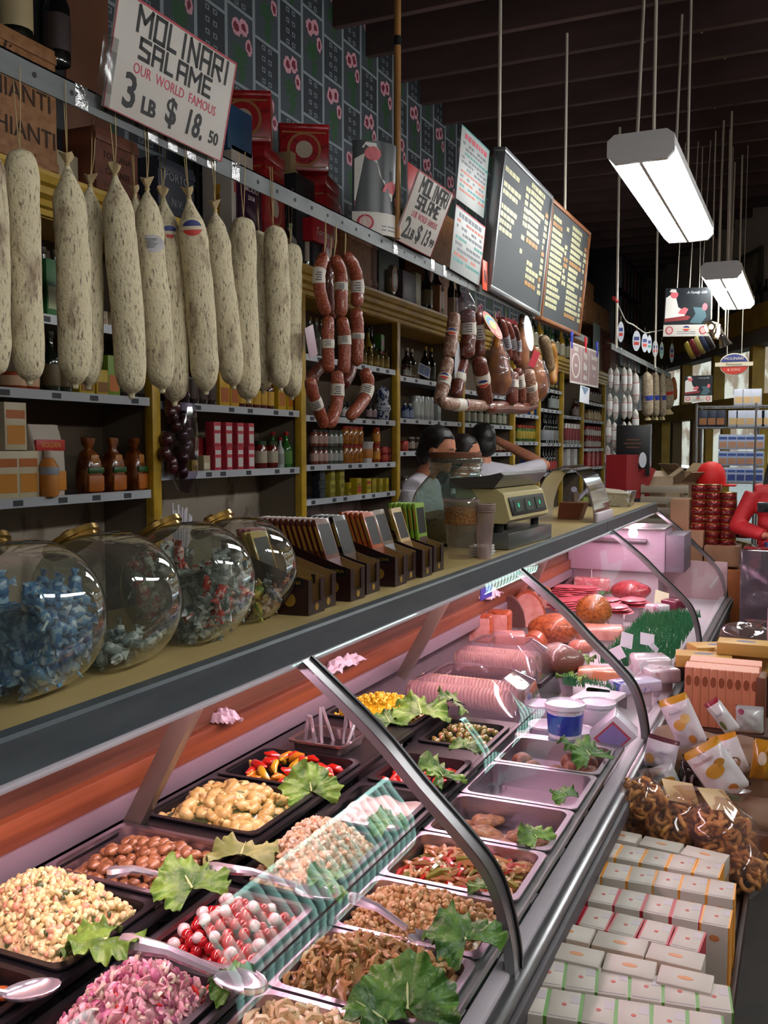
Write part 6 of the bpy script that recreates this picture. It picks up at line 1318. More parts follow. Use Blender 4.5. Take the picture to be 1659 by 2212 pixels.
kt = one('cherry_tomato', 'tomato', [(MB().ball((0, 0, 0), (.0115, .0115, .0125), 14, 8), 'tomato_skin', mat('tomato', 'a3131a', .12, coat=1.0))]); km = one('mozzarella_ball', 'cheese', [(MB().ball((0, 0, 0), (.0115, .0115, .011), 14, 8).disp(.0015, 90, 1), 'cheese_ball', F_('mozz', 'd8c4bc', .35, .5, (60, '8f8a70', .6, .72)))])
scatter(kt, ap[1], 140, .045, -.022, 'red cherry tomato in the tomato and mozzarella salad', dmin=.0185, layers=2); scatter(km, ap[1], 17, .052, -.014, 'white mozzarella ball in the tomato and mozzarella salad', dmin=.034, seed=8)
heap('red tomato juices lying under the cherry tomatoes', 'juice', ap[1], [(mat('tomato_juice', '5f1512', .2, coat=.8), 1)], 0, .01, .03, -.035, name='juice', seed=3)
mu = MB(); mu.lathe([(.006, -.010), (.007, -.002), (.013, .0), (.0145, .005), (.011, .012), (.005, .0145), (0, .015)], 14); kmu = one('button_mushroom', 'mushroom', [(mu, 'cap_and_stem', F_('mushroom', 'a3714a', .35, .6, nz2('7f5030')))])
scatter(kmu, bp[2], 110, .04, -.03, 'brown marinated button mushroom in the steel pan of the back row', dmin=.019, layers=2, scale=(.75, 1.25))
to = MB(); to.tube([(.010 * math.cos(t), .010 * math.sin(t), 0) for t in (0, .9, 1.8, 2.8, 3.8, 4.8, 5.6)], [.006, .0095, .0115, .012, .0115, .0095, .006], 8); to.ball((.012, -.002, .003), (.006, .005, .005), 6, 4); kto = one('tortellino', 'pasta', [(to, 'pasta_ring', F_('tortellini', 'd6be76', .4, .4, nz2('b89a54')))])
scatter(kto, bp[3], 92, .055, -.025, 'yellow tortellino in the black pan of the back row', dmin=.024, layers=2, scale=(1.0, 1.5)); heap('green herb shreds over the tortellini', 'herbs', bp[3], [(F_('herb'), 2), (F_('pasta_pale'), 1)], 60, .006, .06, -.03, 'strip', name='herbs', seed=3)
kp = [one('pepper_slice', 'pepper', [(MB().tube([(-.03, 0, 0), (-.012, .006, .006), (.012, .004, .006), (.03, -.004, 0)], [.004, .011, .011, .003], 8), 'pepper_strip', F_('pepper_' + c, c, .2, 1.0))]) for c in ('b81c14', 'c82418', 'd0801c', 'c9a01e')]
scatter(kp, bp[4], 42, .045, -.03, 'roasted red or yellow pepper slice in the black back-row pan', dmin=.02, layers=2); scatter(kp[:2], ap[4], 26, .02, -.04, 'roasted red pepper slice in the black middle-row pan', dmin=.022)
kb = one('almond', 'almond', [(MB().ball((0, 0, 0), (.017, .010, .008), 10, 6), 'almond_skin', F_('almond', 'b0652c', .35, .5, nz2('8a4a20')))]); scatter(kb, bp[0], 80, .04, -.025, 'orange-brown marinated bean at the bottom left corner of the photo', dmin=.019, layers=2)
ko = one('stuffed_olive', 'olive', [(MB().ball((0, 0, 0), (.013, .0105, .0105), 12, 8), 'olive_flesh', F_('olive', '77702a', .2, 1.0)), (MB().ball((.0115, 0, 0), (.003, .0055, .0055), 8, 5), 'stuffing', F_('olive_stuff', 'b87a68'))]); scatter(ko, ap[5], 40, .03, -.02, 'green stuffed olive in the farthest middle-row pan', dmin=.023)
kmz = one('soft_cheese_lump', 'cheese', [(MB().ball((0, 0, 0), (.022, .02, .012), 12, 7).disp(.005, 60, 2), 'cheese_lump', F_('soft_cheese', 'd8ccc4', .25, .7))])
for k, (x, y) in enumerate([(-.05, -.08), (-.02, -.05), (.01, -.09), (-.06, -.03), (.03, -.05), (-.01, -.1), (.05, -.09)]): kmz.place((ap[3][0] + x, ap[3][1] + y, ap[3][2] - .02), (0, 0, k), 'soft white cheese lump floating in the pan of cream', 'cheese lumps in the cream')
kme = one('meatball', 'meatball', [(MB().ball((0, 0, 0), (.032, .032, .027), 16, 9).disp(.005, 50, 4), 'meat', F_('meatball', '7d4a30', .6, .1, nz2('5a3020')))])
for k, (x, y) in enumerate([(-.10, .0), (-.05, -.07), (.02, -.08), (.06, -.02), (.09, .05), (.12, -.05), (.04, .05)]): kme.place((fp[6][0] + x, fp[6][1] + y, ZR['F'] - .036), (k, 0, k), f'brown meatball in the farthest front steel pan, {ORD[k]} from the left', 'meatballs')
kcu = one('breaded_cutlet', 'cutlet', [(MB().ball((0, 0, 0), (.055, .042, .012), 18, 8).disp(.008, 40, 6), 'crust', F_('crust', '8a5a30', .7, .1, nz2('5f3518')))])
for k, (x, y, a) in enumerate([(-.10, .02, 0), (-.03, -.03, .8), (.03, -.08, 2), (.07, .02, .3), (-.05, .06, 1.4), (.08, -.05, 1)]): kcu.place((fp[4][0] + x, fp[4][1] + y, ZR['F'] - .045 + .012 * (k % 3)), (.2 * (k % 2), .1, a), f'golden breaded cutlet in the fifth front steel pan, {ORD[k]} of six', 'breaded cutlets')
for k in range(9): kme.r and MB
crumb = MB(); 
for k in range(14): crumb.ball((RN.uniform(-.12, .12), RN.uniform(-.08, .02), -.058), .003, 6, 4)
tag(crumb.obj('crumbs', F_('crust'), None, loc=(fp[5][0], fp[5][1], ZR['F']), kind='stuff'), 'dark crumbs on the bottom of the nearly empty front pan', 'crumbs')
# tongs tray in the back row
tr = thing('tongs_tray', 'small deep steel tray holding tongs in the back row', 'tray', (-1.275, 2.44, .72)); mb = MB(); mb.loft([rrect(.15, .13, .02, 0), rrect(.17, .15, .02, .075), rrect(.19, .17, .02, .076), rrect(.19, .17, .02, .082), rrect(.165, .145, .02, .080), rrect(.14, .12, .02, .006)]); mb.obj('tray_shell', mat('tray_rust_steel', '8a7a78', .25, .85), tr, smooth=50)
MB().box(-.07, -.06, .600 - .72, .07, .06, 0).obj('rest', black, tr)
for k, (x, y, a) in enumerate([(-.05, -.02, .25), (-.01, .03, -.2), (.045, -.01, .35), (.05, .035, -.1)]):
    q = thing('food_tongs', f'pair of steel tongs standing in the small back-row tray, {ORD[k]} from the left', 'tongs', (-1.275 + x, 2.44 + y, .728), (a, a * .5, k), 'steel tongs')
    for s in (-1, 1): MB().tube([(s * .022, 0, .0), (s * .018, 0, .06), (s * .003, 0, .15)], [.006, .005, .006], 6).obj('tong_arm', spoon_m, q)
# leaves
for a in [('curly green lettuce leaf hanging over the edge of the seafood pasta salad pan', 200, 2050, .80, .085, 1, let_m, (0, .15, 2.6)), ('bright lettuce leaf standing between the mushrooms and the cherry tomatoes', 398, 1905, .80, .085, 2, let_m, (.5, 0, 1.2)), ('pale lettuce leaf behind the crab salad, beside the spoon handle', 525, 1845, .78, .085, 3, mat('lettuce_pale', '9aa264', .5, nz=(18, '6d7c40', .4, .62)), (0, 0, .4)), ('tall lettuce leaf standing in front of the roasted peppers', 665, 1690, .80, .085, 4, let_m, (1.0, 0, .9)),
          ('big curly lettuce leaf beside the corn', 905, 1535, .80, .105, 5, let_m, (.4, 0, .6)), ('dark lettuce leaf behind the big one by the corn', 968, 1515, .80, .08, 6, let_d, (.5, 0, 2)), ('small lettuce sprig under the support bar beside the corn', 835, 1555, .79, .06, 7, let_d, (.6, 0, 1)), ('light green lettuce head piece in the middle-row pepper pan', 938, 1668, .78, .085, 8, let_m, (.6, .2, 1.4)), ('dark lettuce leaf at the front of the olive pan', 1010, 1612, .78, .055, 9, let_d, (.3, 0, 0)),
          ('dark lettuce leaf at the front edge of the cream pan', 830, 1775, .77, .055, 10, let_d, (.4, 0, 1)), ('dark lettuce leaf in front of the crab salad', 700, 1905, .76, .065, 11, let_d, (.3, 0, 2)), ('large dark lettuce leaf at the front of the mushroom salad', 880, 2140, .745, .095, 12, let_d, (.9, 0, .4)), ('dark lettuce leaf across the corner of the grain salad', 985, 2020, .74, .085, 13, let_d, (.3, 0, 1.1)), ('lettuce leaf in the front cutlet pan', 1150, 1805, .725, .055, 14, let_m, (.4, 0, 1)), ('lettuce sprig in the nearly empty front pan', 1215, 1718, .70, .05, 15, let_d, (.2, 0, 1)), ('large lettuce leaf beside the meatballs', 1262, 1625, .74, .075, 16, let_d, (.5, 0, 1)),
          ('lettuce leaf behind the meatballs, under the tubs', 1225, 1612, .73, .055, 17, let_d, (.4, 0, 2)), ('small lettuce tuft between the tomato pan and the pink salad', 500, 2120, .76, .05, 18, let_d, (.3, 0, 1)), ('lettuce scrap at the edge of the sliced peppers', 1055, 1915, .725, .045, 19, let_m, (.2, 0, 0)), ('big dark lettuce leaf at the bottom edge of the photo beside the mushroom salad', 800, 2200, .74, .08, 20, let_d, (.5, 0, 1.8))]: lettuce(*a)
spoon('steel serving spoon lying in the marinated mushrooms', (232, 1884), (345, 1888), .80, .79, .012, True, .04); spoon('steel serving spoon with its bowl in the crab salad', (450, 1872), (640, 1912), .80, .775, .012); spoon('large steel serving spoon resting across the cherry tomato pan', (262, 2032), (470, 2100), .815, .785, .016, True, .05); spoon('steel serving spoon with its bowl in the grain salad', (755, 1935), (880, 2005), .775, .74, .011)
spoon('steel serving spoon upside down in the orange beans, bottom left', (-60, 2160), (15, 2145), .80, .80, .010, True, .045)
# ---------------------------------------------------------------- cheeses and meats beyond
clear_box = glass('clear_box', 'f0e8ec', .04, 1.5, 2.4, haze=.13, hazecol='d8c4d0')
loaf = F_('loaf', 'e3bfa6', .6, .1, (30, 'd0a088', .4, .62)); 
def domebox(label, px, py, w_, l_, h, rz=0):
    p = fZ(px, py, .70); r = thing('clear_box', label, 'container', (p.x, p.y, .68), (0, 0, rz)); MB().loft([rrect(w_, l_, .02, .02), rrect(w_ * .9, l_ * .92, .03, h * .75), rrect(w_ * .6, l_ * .72, .03, h), rrect(w_ * .55, l_ * .7, .03, h - .003), rrect(w_ * .88, l_ * .9, .03, h * .74), rrect(w_ * .98, l_ * .98, .02, .02)]).obj('dome_lid', clear_box, r); MB().loft([rrect(w_ * 1.05, l_ * 1.04, .02, 0), rrect(w_ * 1.05, l_ * 1.04, .02, .02)]).obj('base_tray', black, r)
    MB().box(-.3 * w_, -.3 * l_, .60 - .68, .3 * w_, .3 * l_, 0).obj('rest', black, r); MB().tube([(-.06, 0, h), (-.03, 0, h + .025), (.03, 0, h + .025), (.06, 0, h)], .007, 8).obj('lid_handle', clear_box, r)
    for k in range(2):
        q = thing('sliced_loaf', f"{'left' if k == 0 else 'right'} row of pale cheese slices inside the {label}"[:150], 'cheese', (p.x - .04 * w_, p.y + (k - .5) * l_ * .42, .701), (0, 0, rz), 'rows of slices')
        q['label'] = f"pale sliced row, {'nearer' if k == 0 else 'farther'} of two under the {'nearer' if w_ > .4 else 'farther'} clear lidded box"
        for i in range(28): MB().lathe([(.055, 0), (.057, .002), (.057, .008), (.055, .010)], 16, RT((-w_ * .42 + i * w_ * .03, 0, .045), (0, PI / 2 - .25, 0)), sx=.75).obj('slice', loaf, q)
domebox('clear lidded box of pale slices, nearer of two', 1020, 1525, .46, .30, .15); domebox('clear lidded box of pale slices, farther of two', 1085, 1452, .38, .26, .16)
def lump(label, name, cat, px, py, w_, l_, h, m, rz=0, shape='block', z=.66, cut=None, seed=1):
    p = fZ(px, py, z + h * .4); r = thing(name, label, cat, (p.x, p.y, z), (0, 0, rz))
    if shape == 'block': mb = MB(); mb.box(-w_ / 2, -l_ / 2, 0, w_ / 2, l_ / 2, h, min(w_, l_, h) * .16, None, 3); mb.disp(.004, 30, seed)
    elif shape == 'half': mb = MB(); n = 16; mb.loft([[(w_ / 2 * math.cos(PI * i / n), y, h * math.sin(PI * i / n)) for i in range(n + 1)] for y in (-l_ / 2, l_ / 2)])
    else: mb = MB(); mb.ball((0, 0, h / 2), (w_ / 2, l_ / 2, h / 2), 20, 12); mb.disp(.012, 14, seed)
    mb.obj('body', m, r, smooth=45)
    if cut: 
        if shape == 'half': n = 16; MB().loft([[(w_ * .46 * math.cos(PI * i / n), y, h * .93 * math.sin(PI * i / n)) for i in range(n + 1)] for y in (-l_ / 2 - .002, -l_ / 2)]).obj('cut_face', cut, r)
        else: MB().box(-w_ * .42, -l_ / 2 - .002, h * .08, w_ * .42, -l_ / 2 + .004, h * .9, .001).obj('cut_face', cut, r)
    MB().box(-w_ * .3, -l_ * .3, .60 - z, w_ * .3, l_ * .3, .01).obj('support_board', lilac, r)
pk = F_('ham_pink', 'c9806e', .4, .4, nz2('b06a58')); pk2 = F_('ham_cut', 'd89a90', .35, .5, (18, 'c47f74', .4, .62)); crk = F_('rind_orange', 'b0562c', .5, .3, nz2('8a3a1c')); darkm = F_('dark_rind', '4f2a24', .5, .3); tanm = F_('smoked', 'a8642c', .4, .5, nz2('7d4018')); redm = F_('beef_red', '9a3030', .35, .5, nz2('7a2024')); brn = F_('brown_ham', '5f3428', .45, .4)
for a in [('orange-rinded cut ham, left of a pair behind the clear boxes', 'ham_piece', 'ham', 1036, 1362, .13, .10, .14, crk, .2, 'block', .68, pk2), ('orange-rinded cut ham, right of a pair behind the clear boxes', 'ham_piece', 'ham', 1078, 1355, .12, .10, .145, crk, .1, 'block', .68, pk2), ('pale pink block of cheese in front of the pair of cut hams', 'cheese_block', 'cheese', 1100, 1392, .15, .12, .10, pk2, .3, 'block', .68, pk2), ('rounded pink ham end with orange rind beside the pale pink block', 'ham_piece', 'ham', 1152, 1390, .13, .12, .09, crk, .1, 'half', .68, pk2), ('dark-rinded round cheese behind the cut hams', 'round_cheese', 'cheese', 1095, 1325, .20, .10, .17, darkm, .3, 'half', .68, None), ('big pink mortadella with an orange skin, cut face forward', 'mortadella', 'sausage', 1135, 1315, .22, .24, .20, crk, .35, 'half', .66, pk2), ('pale cheese block under the blue card at the back of the case', 'cheese_block', 'cheese', 1128, 1262, .16, .14, .20, F_('pale_orange', 'd8a078'), .2, 'block', .68, None),
          ('large wrinkled orange-brown roast in the middle of the case', 'roast', 'meat', 1195, 1365, .26, .24, .15, F_('roast', 'a8582c', .5, .3, nz2('7a3418')), .2, 'ball', .66, None), ('dark brown smoked ham in front of the wrinkled roast', 'ham_piece', 'ham', 1202, 1432, .24, .20, .14, brn, .2, 'ball', .66, None), ('smoked golden cheese dome in the middle of the case', 'smoked_cheese', 'cheese', 1282, 1325, .20, .18, .17, tanm, .2, 'ball', .68, None), ('pink flat slab of meat under the golden cheese dome', 'meat_slab', 'meat', 1295, 1368, .24, .16, .06, pk, .2, 'block', .66, pk2), ('round orange cut sausage end beside the mortadella', 'sausage_end', 'sausage', 1170, 1290, .16, .14, .14, F_('orange_cut', 'c88a58'), .3, 'half', .66, pk2), ('pink roast lump in front of the smoked golden dome', 'meat_piece', 'meat', 1255, 1400, .12, .10, .07, pk, .4, 'ball', .66, None),
          ('wrapped white bacon slab at the back of the meat section', 'bacon_slab', 'meat', 1228, 1252, .20, .16, .12, F_('fat_pink', 'd8a8a4', .3, .6), .2, 'block', .68, pk2), ('streaky pink slab beside the wrapped bacon', 'bacon_slab', 'meat', 1278, 1262, .24, .20, .09, F_('streaky', 'cc6a70', .3, .5, (30, 'e0b8b4', .5, .6)), .2, 'block', .68, None), ('dark wine-coloured ham behind the pink slabs', 'ham_piece', 'ham', 1290, 1228, .26, .18, .13, F_('wine_ham', '3a1820', .4, .4), .2, 'ball', .68, None), ('red cut salami end in front of the dark ham', 'salami_end', 'salami', 1272, 1240, .14, .12, .12, redm, .2, 'half', .68, F_('red_cut', 'b84a44')), ('orange-red smoked piece among the red meats', 'meat_piece', 'meat', 1325, 1258, .16, .14, .13, F_('orange_red', 'a84a38'), .2, 'ball', .66, None), ('deep red beef piece at the back right of the meat section', 'beef_piece', 'meat', 1352, 1250, .22, .18, .14, redm, .3, 'ball', .66, None), ('deep red beef piece in front of the other red beef', 'beef_piece', 'meat', 1362, 1280, .26, .20, .13, F_('beef_b', 'a8424a', .3, .5, nz2('8a2a34')), .1, 'ball', .66, None), ('dark red beef end at the far right of the meat section', 'beef_piece', 'meat', 1395, 1250, .2, .16, .11, redm, .5, 'block', .66, None)]: lump(*a)
for k, (px, py, n) in enumerate([(1215, 1278, 6), (1262, 1280, 6), (1252, 1300, 5), (1215, 1305, 5), (1315, 1298, 4), (1370, 1298, 4), (1330, 1312, 4)]):
    p = fZ(px, py, .72); r = thing('sliced_meat', f'fanned stack of pink sliced meat, {ORD[k]} of seven in the meat section', 'meat', (p.x, p.y, .69), (0, 0, .3 * k), 'fanned stacks of pink slices')
    for i in range(n): MB().ball((.012 * math.sin(i * 2), .012 * i - .03, .007 + i * .011), (.10, .075, .007), 18, 6).disp(.006, 20, k + i).obj('slice', F_('slice_pink', 'd8707a', .35, .5) if i % 2 else F_('slice_rose', 'cc5a68', .35, .5), r, smooth=60)
    MB().box(-.06, -.04, .60 - .69, .06, .04, .004).obj('support_board', lilac, r)
# plastic grass strips
gm = mat('plastic_grass', '2a7446', .5)
def grass(label, a, b, wd, z=.66):
    p, q = fZ(*a, z), fZ(*b, z); d = q - p; L_ = d.length; t = d.normalized(); nn = V((-t.y, t.x, 0)); mb = MB(); rd = random.Random(int(a[0]))
    for k in range(int(L_ * 800 * max(1, wd / .05))):
        o = d * rd.random() + nn * rd.uniform(-wd, wd); s = V((rd.uniform(-.012, .012), rd.uniform(-.012, .012), rd.uniform(.03, .05))); w2 = V((.002, .001, 0)); mb.loft([[o - w2, o + w2, o + V((0, .003, 0))], [o + s - w2 * .3, o + s + w2 * .3, o + s + V((0, .001, 0))]])
    o = mb.obj('plastic_grass', gm, None, smooth=0, loc=p, kind='stuff'); tag(o, label, 'plastic grass')
grass('green plastic grass strip behind the white paper tray', (1218, 1476), (1355, 1502), .02); grass('bed of green plastic grass among the wrapped packs', (1365, 1440), (1450, 1335), .15); grass('green plastic grass strip at the far right of the meats', (1430, 1340), (1495, 1330), .07); grass('green plastic grass behind the orange packs', (1330, 1430), (1390, 1445), .03)
lettuce('dark lettuce under the roast beside the dark ham', 1250, 1425, .68, .09, 31, let_d); lettuce('lettuce leaf at the foot of the dark smoked ham', 1235, 1465, .68, .07, 32, let_m); lettuce('lettuce among the red meats', 1320, 1285, .68, .08, 33, let_d)
# packs, cards, tubs
wr = mat('shrink_white', 'd6ccd2', .18, coat=.9, nz=(18, 'a8607a', .56, .66)); 
for k, (px, py, w_, l_, h, m, lb) in enumerate([(1300, 1448, .20, .12, .06, F_('orange_pack', 'cc7a54', .3, .8, (20, 'd8a890', .5, .6)), 'tray of orange chunks in film'), (1405, 1425, .16, .14, .08, wr, 'shiny white wrapped pack beside the plastic grass'), (1425, 1445, .14, .12, .06, wr, 'second shiny white wrapped pack nearer the glass'), (1372, 1470, .20, .10, .05, mat('pack_blue_white', 'b8b4cc', .3, coat=.6, nz=(14, '3c4a9a', .56, .6)), 'white and blue film pack behind the curved glass'), (1420, 1310, .12, .10, .07, wr, 'small wrapped pack at the far side of the grass'), (1455, 1300, .13, .11, .08, mat('pack_burgundy', '6a2438', .25, coat=.8), 'burgundy wrapped pack at the far corner of the case'), (1275, 1505, .36, .16, .02, mat('paper_tray', 'd6ccd4', .4), 'flat white paper-lined tray in front of the plastic grass'), (1270, 1530, .34, .14, .02, mat('foil_liner', 'b5a8ae', .2, .6), 'second flat white tray nearer the tubs'), (1290, 1470, .3, .10, .02, mat('paper_tray'), 'flat white tray behind the plastic grass strip')]):
    p = fZ(px, py, .68 + h / 2); r = thing('wrapped_pack', lb, 'pack', (p.x, p.y, .66), (0, 0, .2 + .2 * k)); mb = MB(); mb.box(-w_ / 2, -l_ / 2, 0, w_ / 2, l_ / 2, h, h * .2, None, 3); mb.disp(.004, 40, k) if k < 6 else None; mb.obj('pack_body', m, r, smooth=50); MB().box(-w_ * .3, -l_ * .3, .60 - .66, w_ * .3, l_ * .3, .001).obj('support_board', lilac, r)
for k, (px, py, w_, h, a) in enumerate([(1352, 1390, .06, .075, .3), (1340, 1415, .06, .06, -.4), (1398, 1385, .07, .06, .2), (1410, 1395, .05, .03, .8), (1385, 1440, .05, .05, 1.0), (1428, 1300, .09, .09, .3)]):
    p = fZ(px, py, .72); r = thing('price_card', f'small white price card stuck in the plastic grass, {ORD[k]} of six', 'card', (p.x, p.y, .70), (-.5, a, .5), 'white price cards in the grass'); MB().box(-w_ / 2, -.001, 0, w_ / 2, .001, h).obj('card', C('card_lilac', 'd2c4d2') if k < 5 else C('card_cream', 'd8d0b0'), r); MB().cyl((0, 0, -.08), (0, 0, .0), .002, n=6).obj('pick', spoon_m, r)
tubw = mat('tub_plastic', 'd0c8d6', .25, coat=.5)
def tub(label, px, py, r_, h, band, z=.66):
    p = fZ(px, py, z); r = thing('cheese_tub', label, 'tub', (p.x, p.y, z)); MB().lathe([(r_ * .84, 0), (r_ * .97, h * .86), (r_ * 1.06, h * .87), (r_ * 1.06, h), (r_, h * 1.01), (r_ * .96, h * .97), (0, h * .97)], 24).obj('tub_body', tubw, r, smooth=40); MB().lathe([(r_ * .875, h * .15), (r_ * .885, h * .16), (r_ * .965, h * .72), (r_ * .95, h * .73)], 24).obj('printed_band', mat('tub_' + band, band, .3, coat=.4), r); MB().box(-r_ * .5, -r_ * .5, .60 - z, r_ * .5, r_ * .5, .01).obj('support_board', lilac, r)
tub('white tub with a deep blue band, standing on the other tubs', 1220, 1592, .062, .115, '24389a', .705); tub('low white tub under the blue-banded tub, at left', 1180, 1600, .06, .06, 'a8a0b8', .64); tub('low white tub under the blue-banded tub, at right', 1245, 1612, .06, .06, 'b0a4b8', .64); tub('white lidded tub behind the blue-banded tub', 1290, 1570, .06, .09, 'c8bcc8', .68); tub('white lidded tub at the left rear of the tubs', 1165, 1565, .055, .08, 'b8a8b0', .66)
p = fZ(1297, 1595, .70); r = thing('cheese_box', 'tilted white box with a red-edged blue label, leaning on the tubs', 'box', (p.x, p.y, .68), (.2, .75, .3)); MB().box(-.05, -.035, 0, .05, .035, .12, .004).obj('box_body', tubw, r); MB().box(-.04, -.0358, .012, .04, -.0345, .10).obj('red_frame', C('frame_red', 'b04a5a'), r); MB().box(-.033, -.0364, .02, .033, -.0350, .092).obj('blue_label', C('label_violet', '8a7ab8'), r); MB().box(-.02, -.02, .60 - .68, .02, .02, .01).obj('support_board', lilac, r)
p = fY(1148, 1232, 3.9); r = thing('blue_card', 'bright blue card hanging at the back of the case', 'card', (-1.3, 4.0, .98)); MB().box(0, -.08, 0, .003, .08, .16).obj('card', C('card_cobalt', '2a2a80'), r); MB().cyl((0, 0, .16), (0, 0, .2), .003).obj('pick', spoon_m, r)
for k, (px, py, w_) in enumerate([(742, 1408, .13), (488, 1535, .035), (1062, 1262, .12)]):
    p = fX(px, py, -1.47); r = thing('paper_scrap', ('crumpled white deli paper on the wooden back ledge, beyond the first support', 'tiny scrap of white paper on the wooden back ledge', 'folded pale plastic sheet on the far wooden back ledge')[k], 'paper', (-1.475, p.y, .886)); mb = MB(); mb.grid(lambda u, v_: ((u - .5) * .07 + .02 * noise.noise(V((v_ * 4, u, k))), (v_ - .5) * w_ * 2, .006 + .02 * noise.noise(V((u * 5, v_ * 9, k))) + .03 * (1 - (2 * v_ - 1) ** 2) * (1 - abs(2 * u - 1))), 14, 24); sol(mb, .001); mb.obj('sheet', C('scrap_white', 'd2c6cc'), r)
# white block machine at the far end of the case, seen through the end glass
r = thing('slicer_box', 'pale machine with a dark grip and grey side at the far case end', 'machine', (-1.35, 6.45, .86)); MB().box(-.15, -.05, -.04, .50, .3, .25, .02).obj('housing', mat('machine_lilac', 'b8a0b4', .35), r); MB().box(.50, -.06, -.03, .62, .31, .22, .01).obj('side_plate', C('machine_grey', '6f6270'), r); MB().cyl((-.1, -.07, .17), (.38, -.07, .17), .016).obj('grip', C('grip_grey', '5f555f'), r); MB().box(-.16, -.1, .25, .50, .3, .262, .004).obj('steel_top', steel, r); MB().box(-.12, .0, -.26, .45, .25, -.04).obj('pedestal', lilac, r)
tag(MB().lathe([(0, -.035), (.02, -.032), (.03, -.012), (.026, .01), (.016, .03), (.014, .045), (0, .046)], 16).obj('light_bulb', mat('bulb_glow', 'fff2ea', .3, emit=25), None, loc=(-1.02, 6.15, 1.11)), 'bare glowing bulb hanging under the far end of the counter', 'bulb')
pl = thing('clear_screen', 'upright clear plastic screen standing among the meats, edge glint painted as a pale strip', 'screen', fZ(1240, 1235, .80)); MB().box(-.16, -.003, -.14, .12, .003, .24, .002).obj('sheet', clear_box, pl); MB().box(.117, -.005, -.14, .123, .005, .24, .001).obj('bright_edge', C('edge_glint', 'e0d6dc'), pl)  # pale strip paints the glint along the sheet's edge
# ================================================================ low display in front of the case
sh = thing('display_shelf', 'low wooden display shelf along the front of the deli case', 'shelf', (-.28, .6, 0)); MB().box(-.17, 0, .34, .15, 6.0, .37, .004).obj('shelf_board', mat('shelf_redwood', '43261a', .55, nz=((12, 2, 12), '2c1812', .35, .7)), sh)
MB().box(-.17, 0, .0, .12, 6.0, .34).obj('shelf_base', mat('shelf_base_dark', '1d1614', .7), sh)
MB().box(.142, 0, .34, .155, 6.0, .39, .003).obj('front_lip', mat('shelf_redwood'), sh)
whitec = mat('carton_white', 'e4d6da', .32, coat=.25); DOT = C('carton_dot', 'b0473c')
def k_white(edge):
    r = thing('biscuit_carton', 'x', 'carton'); w_, l_, h = .059, .098, .20
    b = MB().box(-w_ / 2, -l_ / 2, 0, w_ / 2, l_ / 2, h, .0025).obj('carton_body', whitec, r); e = mat('edge_' + edge, edge, .4)
    for s in (-1, 1): MB().box(s * (w_ / 2 + .0012) - .0022, -l_ / 2 + .002, .004, s * (w_ / 2 + .0012) + .0022, l_ / 2 - .002, h - .0008).obj('coloured_side', e, b)
    MB().box(-w_ / 2 + .003, -l_ / 2 + .006, h, w_ / 2 - .003, -l_ / 2 + .008, h + .0005).obj('flap_line', C('flap_grey', '8a8088'), b)
    MB().lathe([(.005, h), (.005, h + .0006), (0, h + .0007)], 8).obj('red_mark', DOT, b); MB().box(.010, .008, h, .028, .034, h + .0005).obj('fine_print', C('fine_print', 'b3a8ac'), b)
    MB().lathe([(.008, 0), (.008, .0006), (0, .0007)], 8, RT((0, -l_ / 2 - .0002, h - .03), (PI / 2, 0, 0)), sx=1.5).obj('front_mark', C('carton_mark', 'c07a48'), b)
    return Kind(r)
KW = {c: k_white(c) for c in ('d8902a', 'a81c30', '5a8a38')}
zt = .37
def place_w(rowname, px0, px1, py, n, c, ztop, skip=(), lie=False):
    a, b = fZ(*px0, ztop), fZ(*px1, ztop)
    for i in range(n):
        if i in skip: continue
        t = (i + .5) / n; p = a.lerp(b, t); cc = c[i % len(c)] if isinstance(c, list) else c
        o = KW[cc].place((p.x, p.y, ztop - .20), (0, 0, math.atan2(b.y - a.y, b.x - a.x) + RN.uniform(-.02, .02)), f"white biscuit carton with {dict(d8902a='orange', a81c30='crimson')[cc] if cc != '5a8a38' else 'green'} sides, {ORD[i]} from the left in the {rowname} row", 'white biscuit cartons')
        q = ztop - .20
    # lift below the row so that the cartons stand on something
RW = [('farthest', (1284, 1828), (1560, 1880), 5, 'd8902a', .555), ('second farthest', (1252, 1868), (1588, 1925), 6, 'd8902a', .555), ('middle', (1218, 1915), (1580, 1985), 6, ['a81c30', 'a81c30', 'a81c30', 'a81c30', 'a81c30', 'd8902a'], .555), ('third from front', (1195, 1962), (1520, 2035), 5, 'a81c30', .555), ('second from front', (1152, 2095), (1580, 2158), 6, '5a8a38', .575), ('front', (1110, 2152), (1565, 2225), 6, '5a8a38', .575)]
for nm, a, b, n, c, z in RW: place_w(nm, a, b, 0, n, c, z)
for a, b, y0, y1, z, lb in ((-.55, -.17, 1.95, 2.62, .355, 'white cardboard tray under the crimson and orange sided biscuit cartons'), (-.51, -.14, 1.60, 1.93, .375, 'white cardboard tray under the green sided biscuit cartons')):
    t = thing('carton_tray', lb, 'tray', ((a + b) / 2, (y0 + y1) / 2, .3705)); MB().box(a - (a + b) / 2, y0 - (y0 + y1) / 2, 0, b - (a + b) / 2, y1 - (y0 + y1) / 2, max(z - .3705, .002)).obj('tray_board', C('tray_kraft', '9a7a5a'), t)
KLY = None
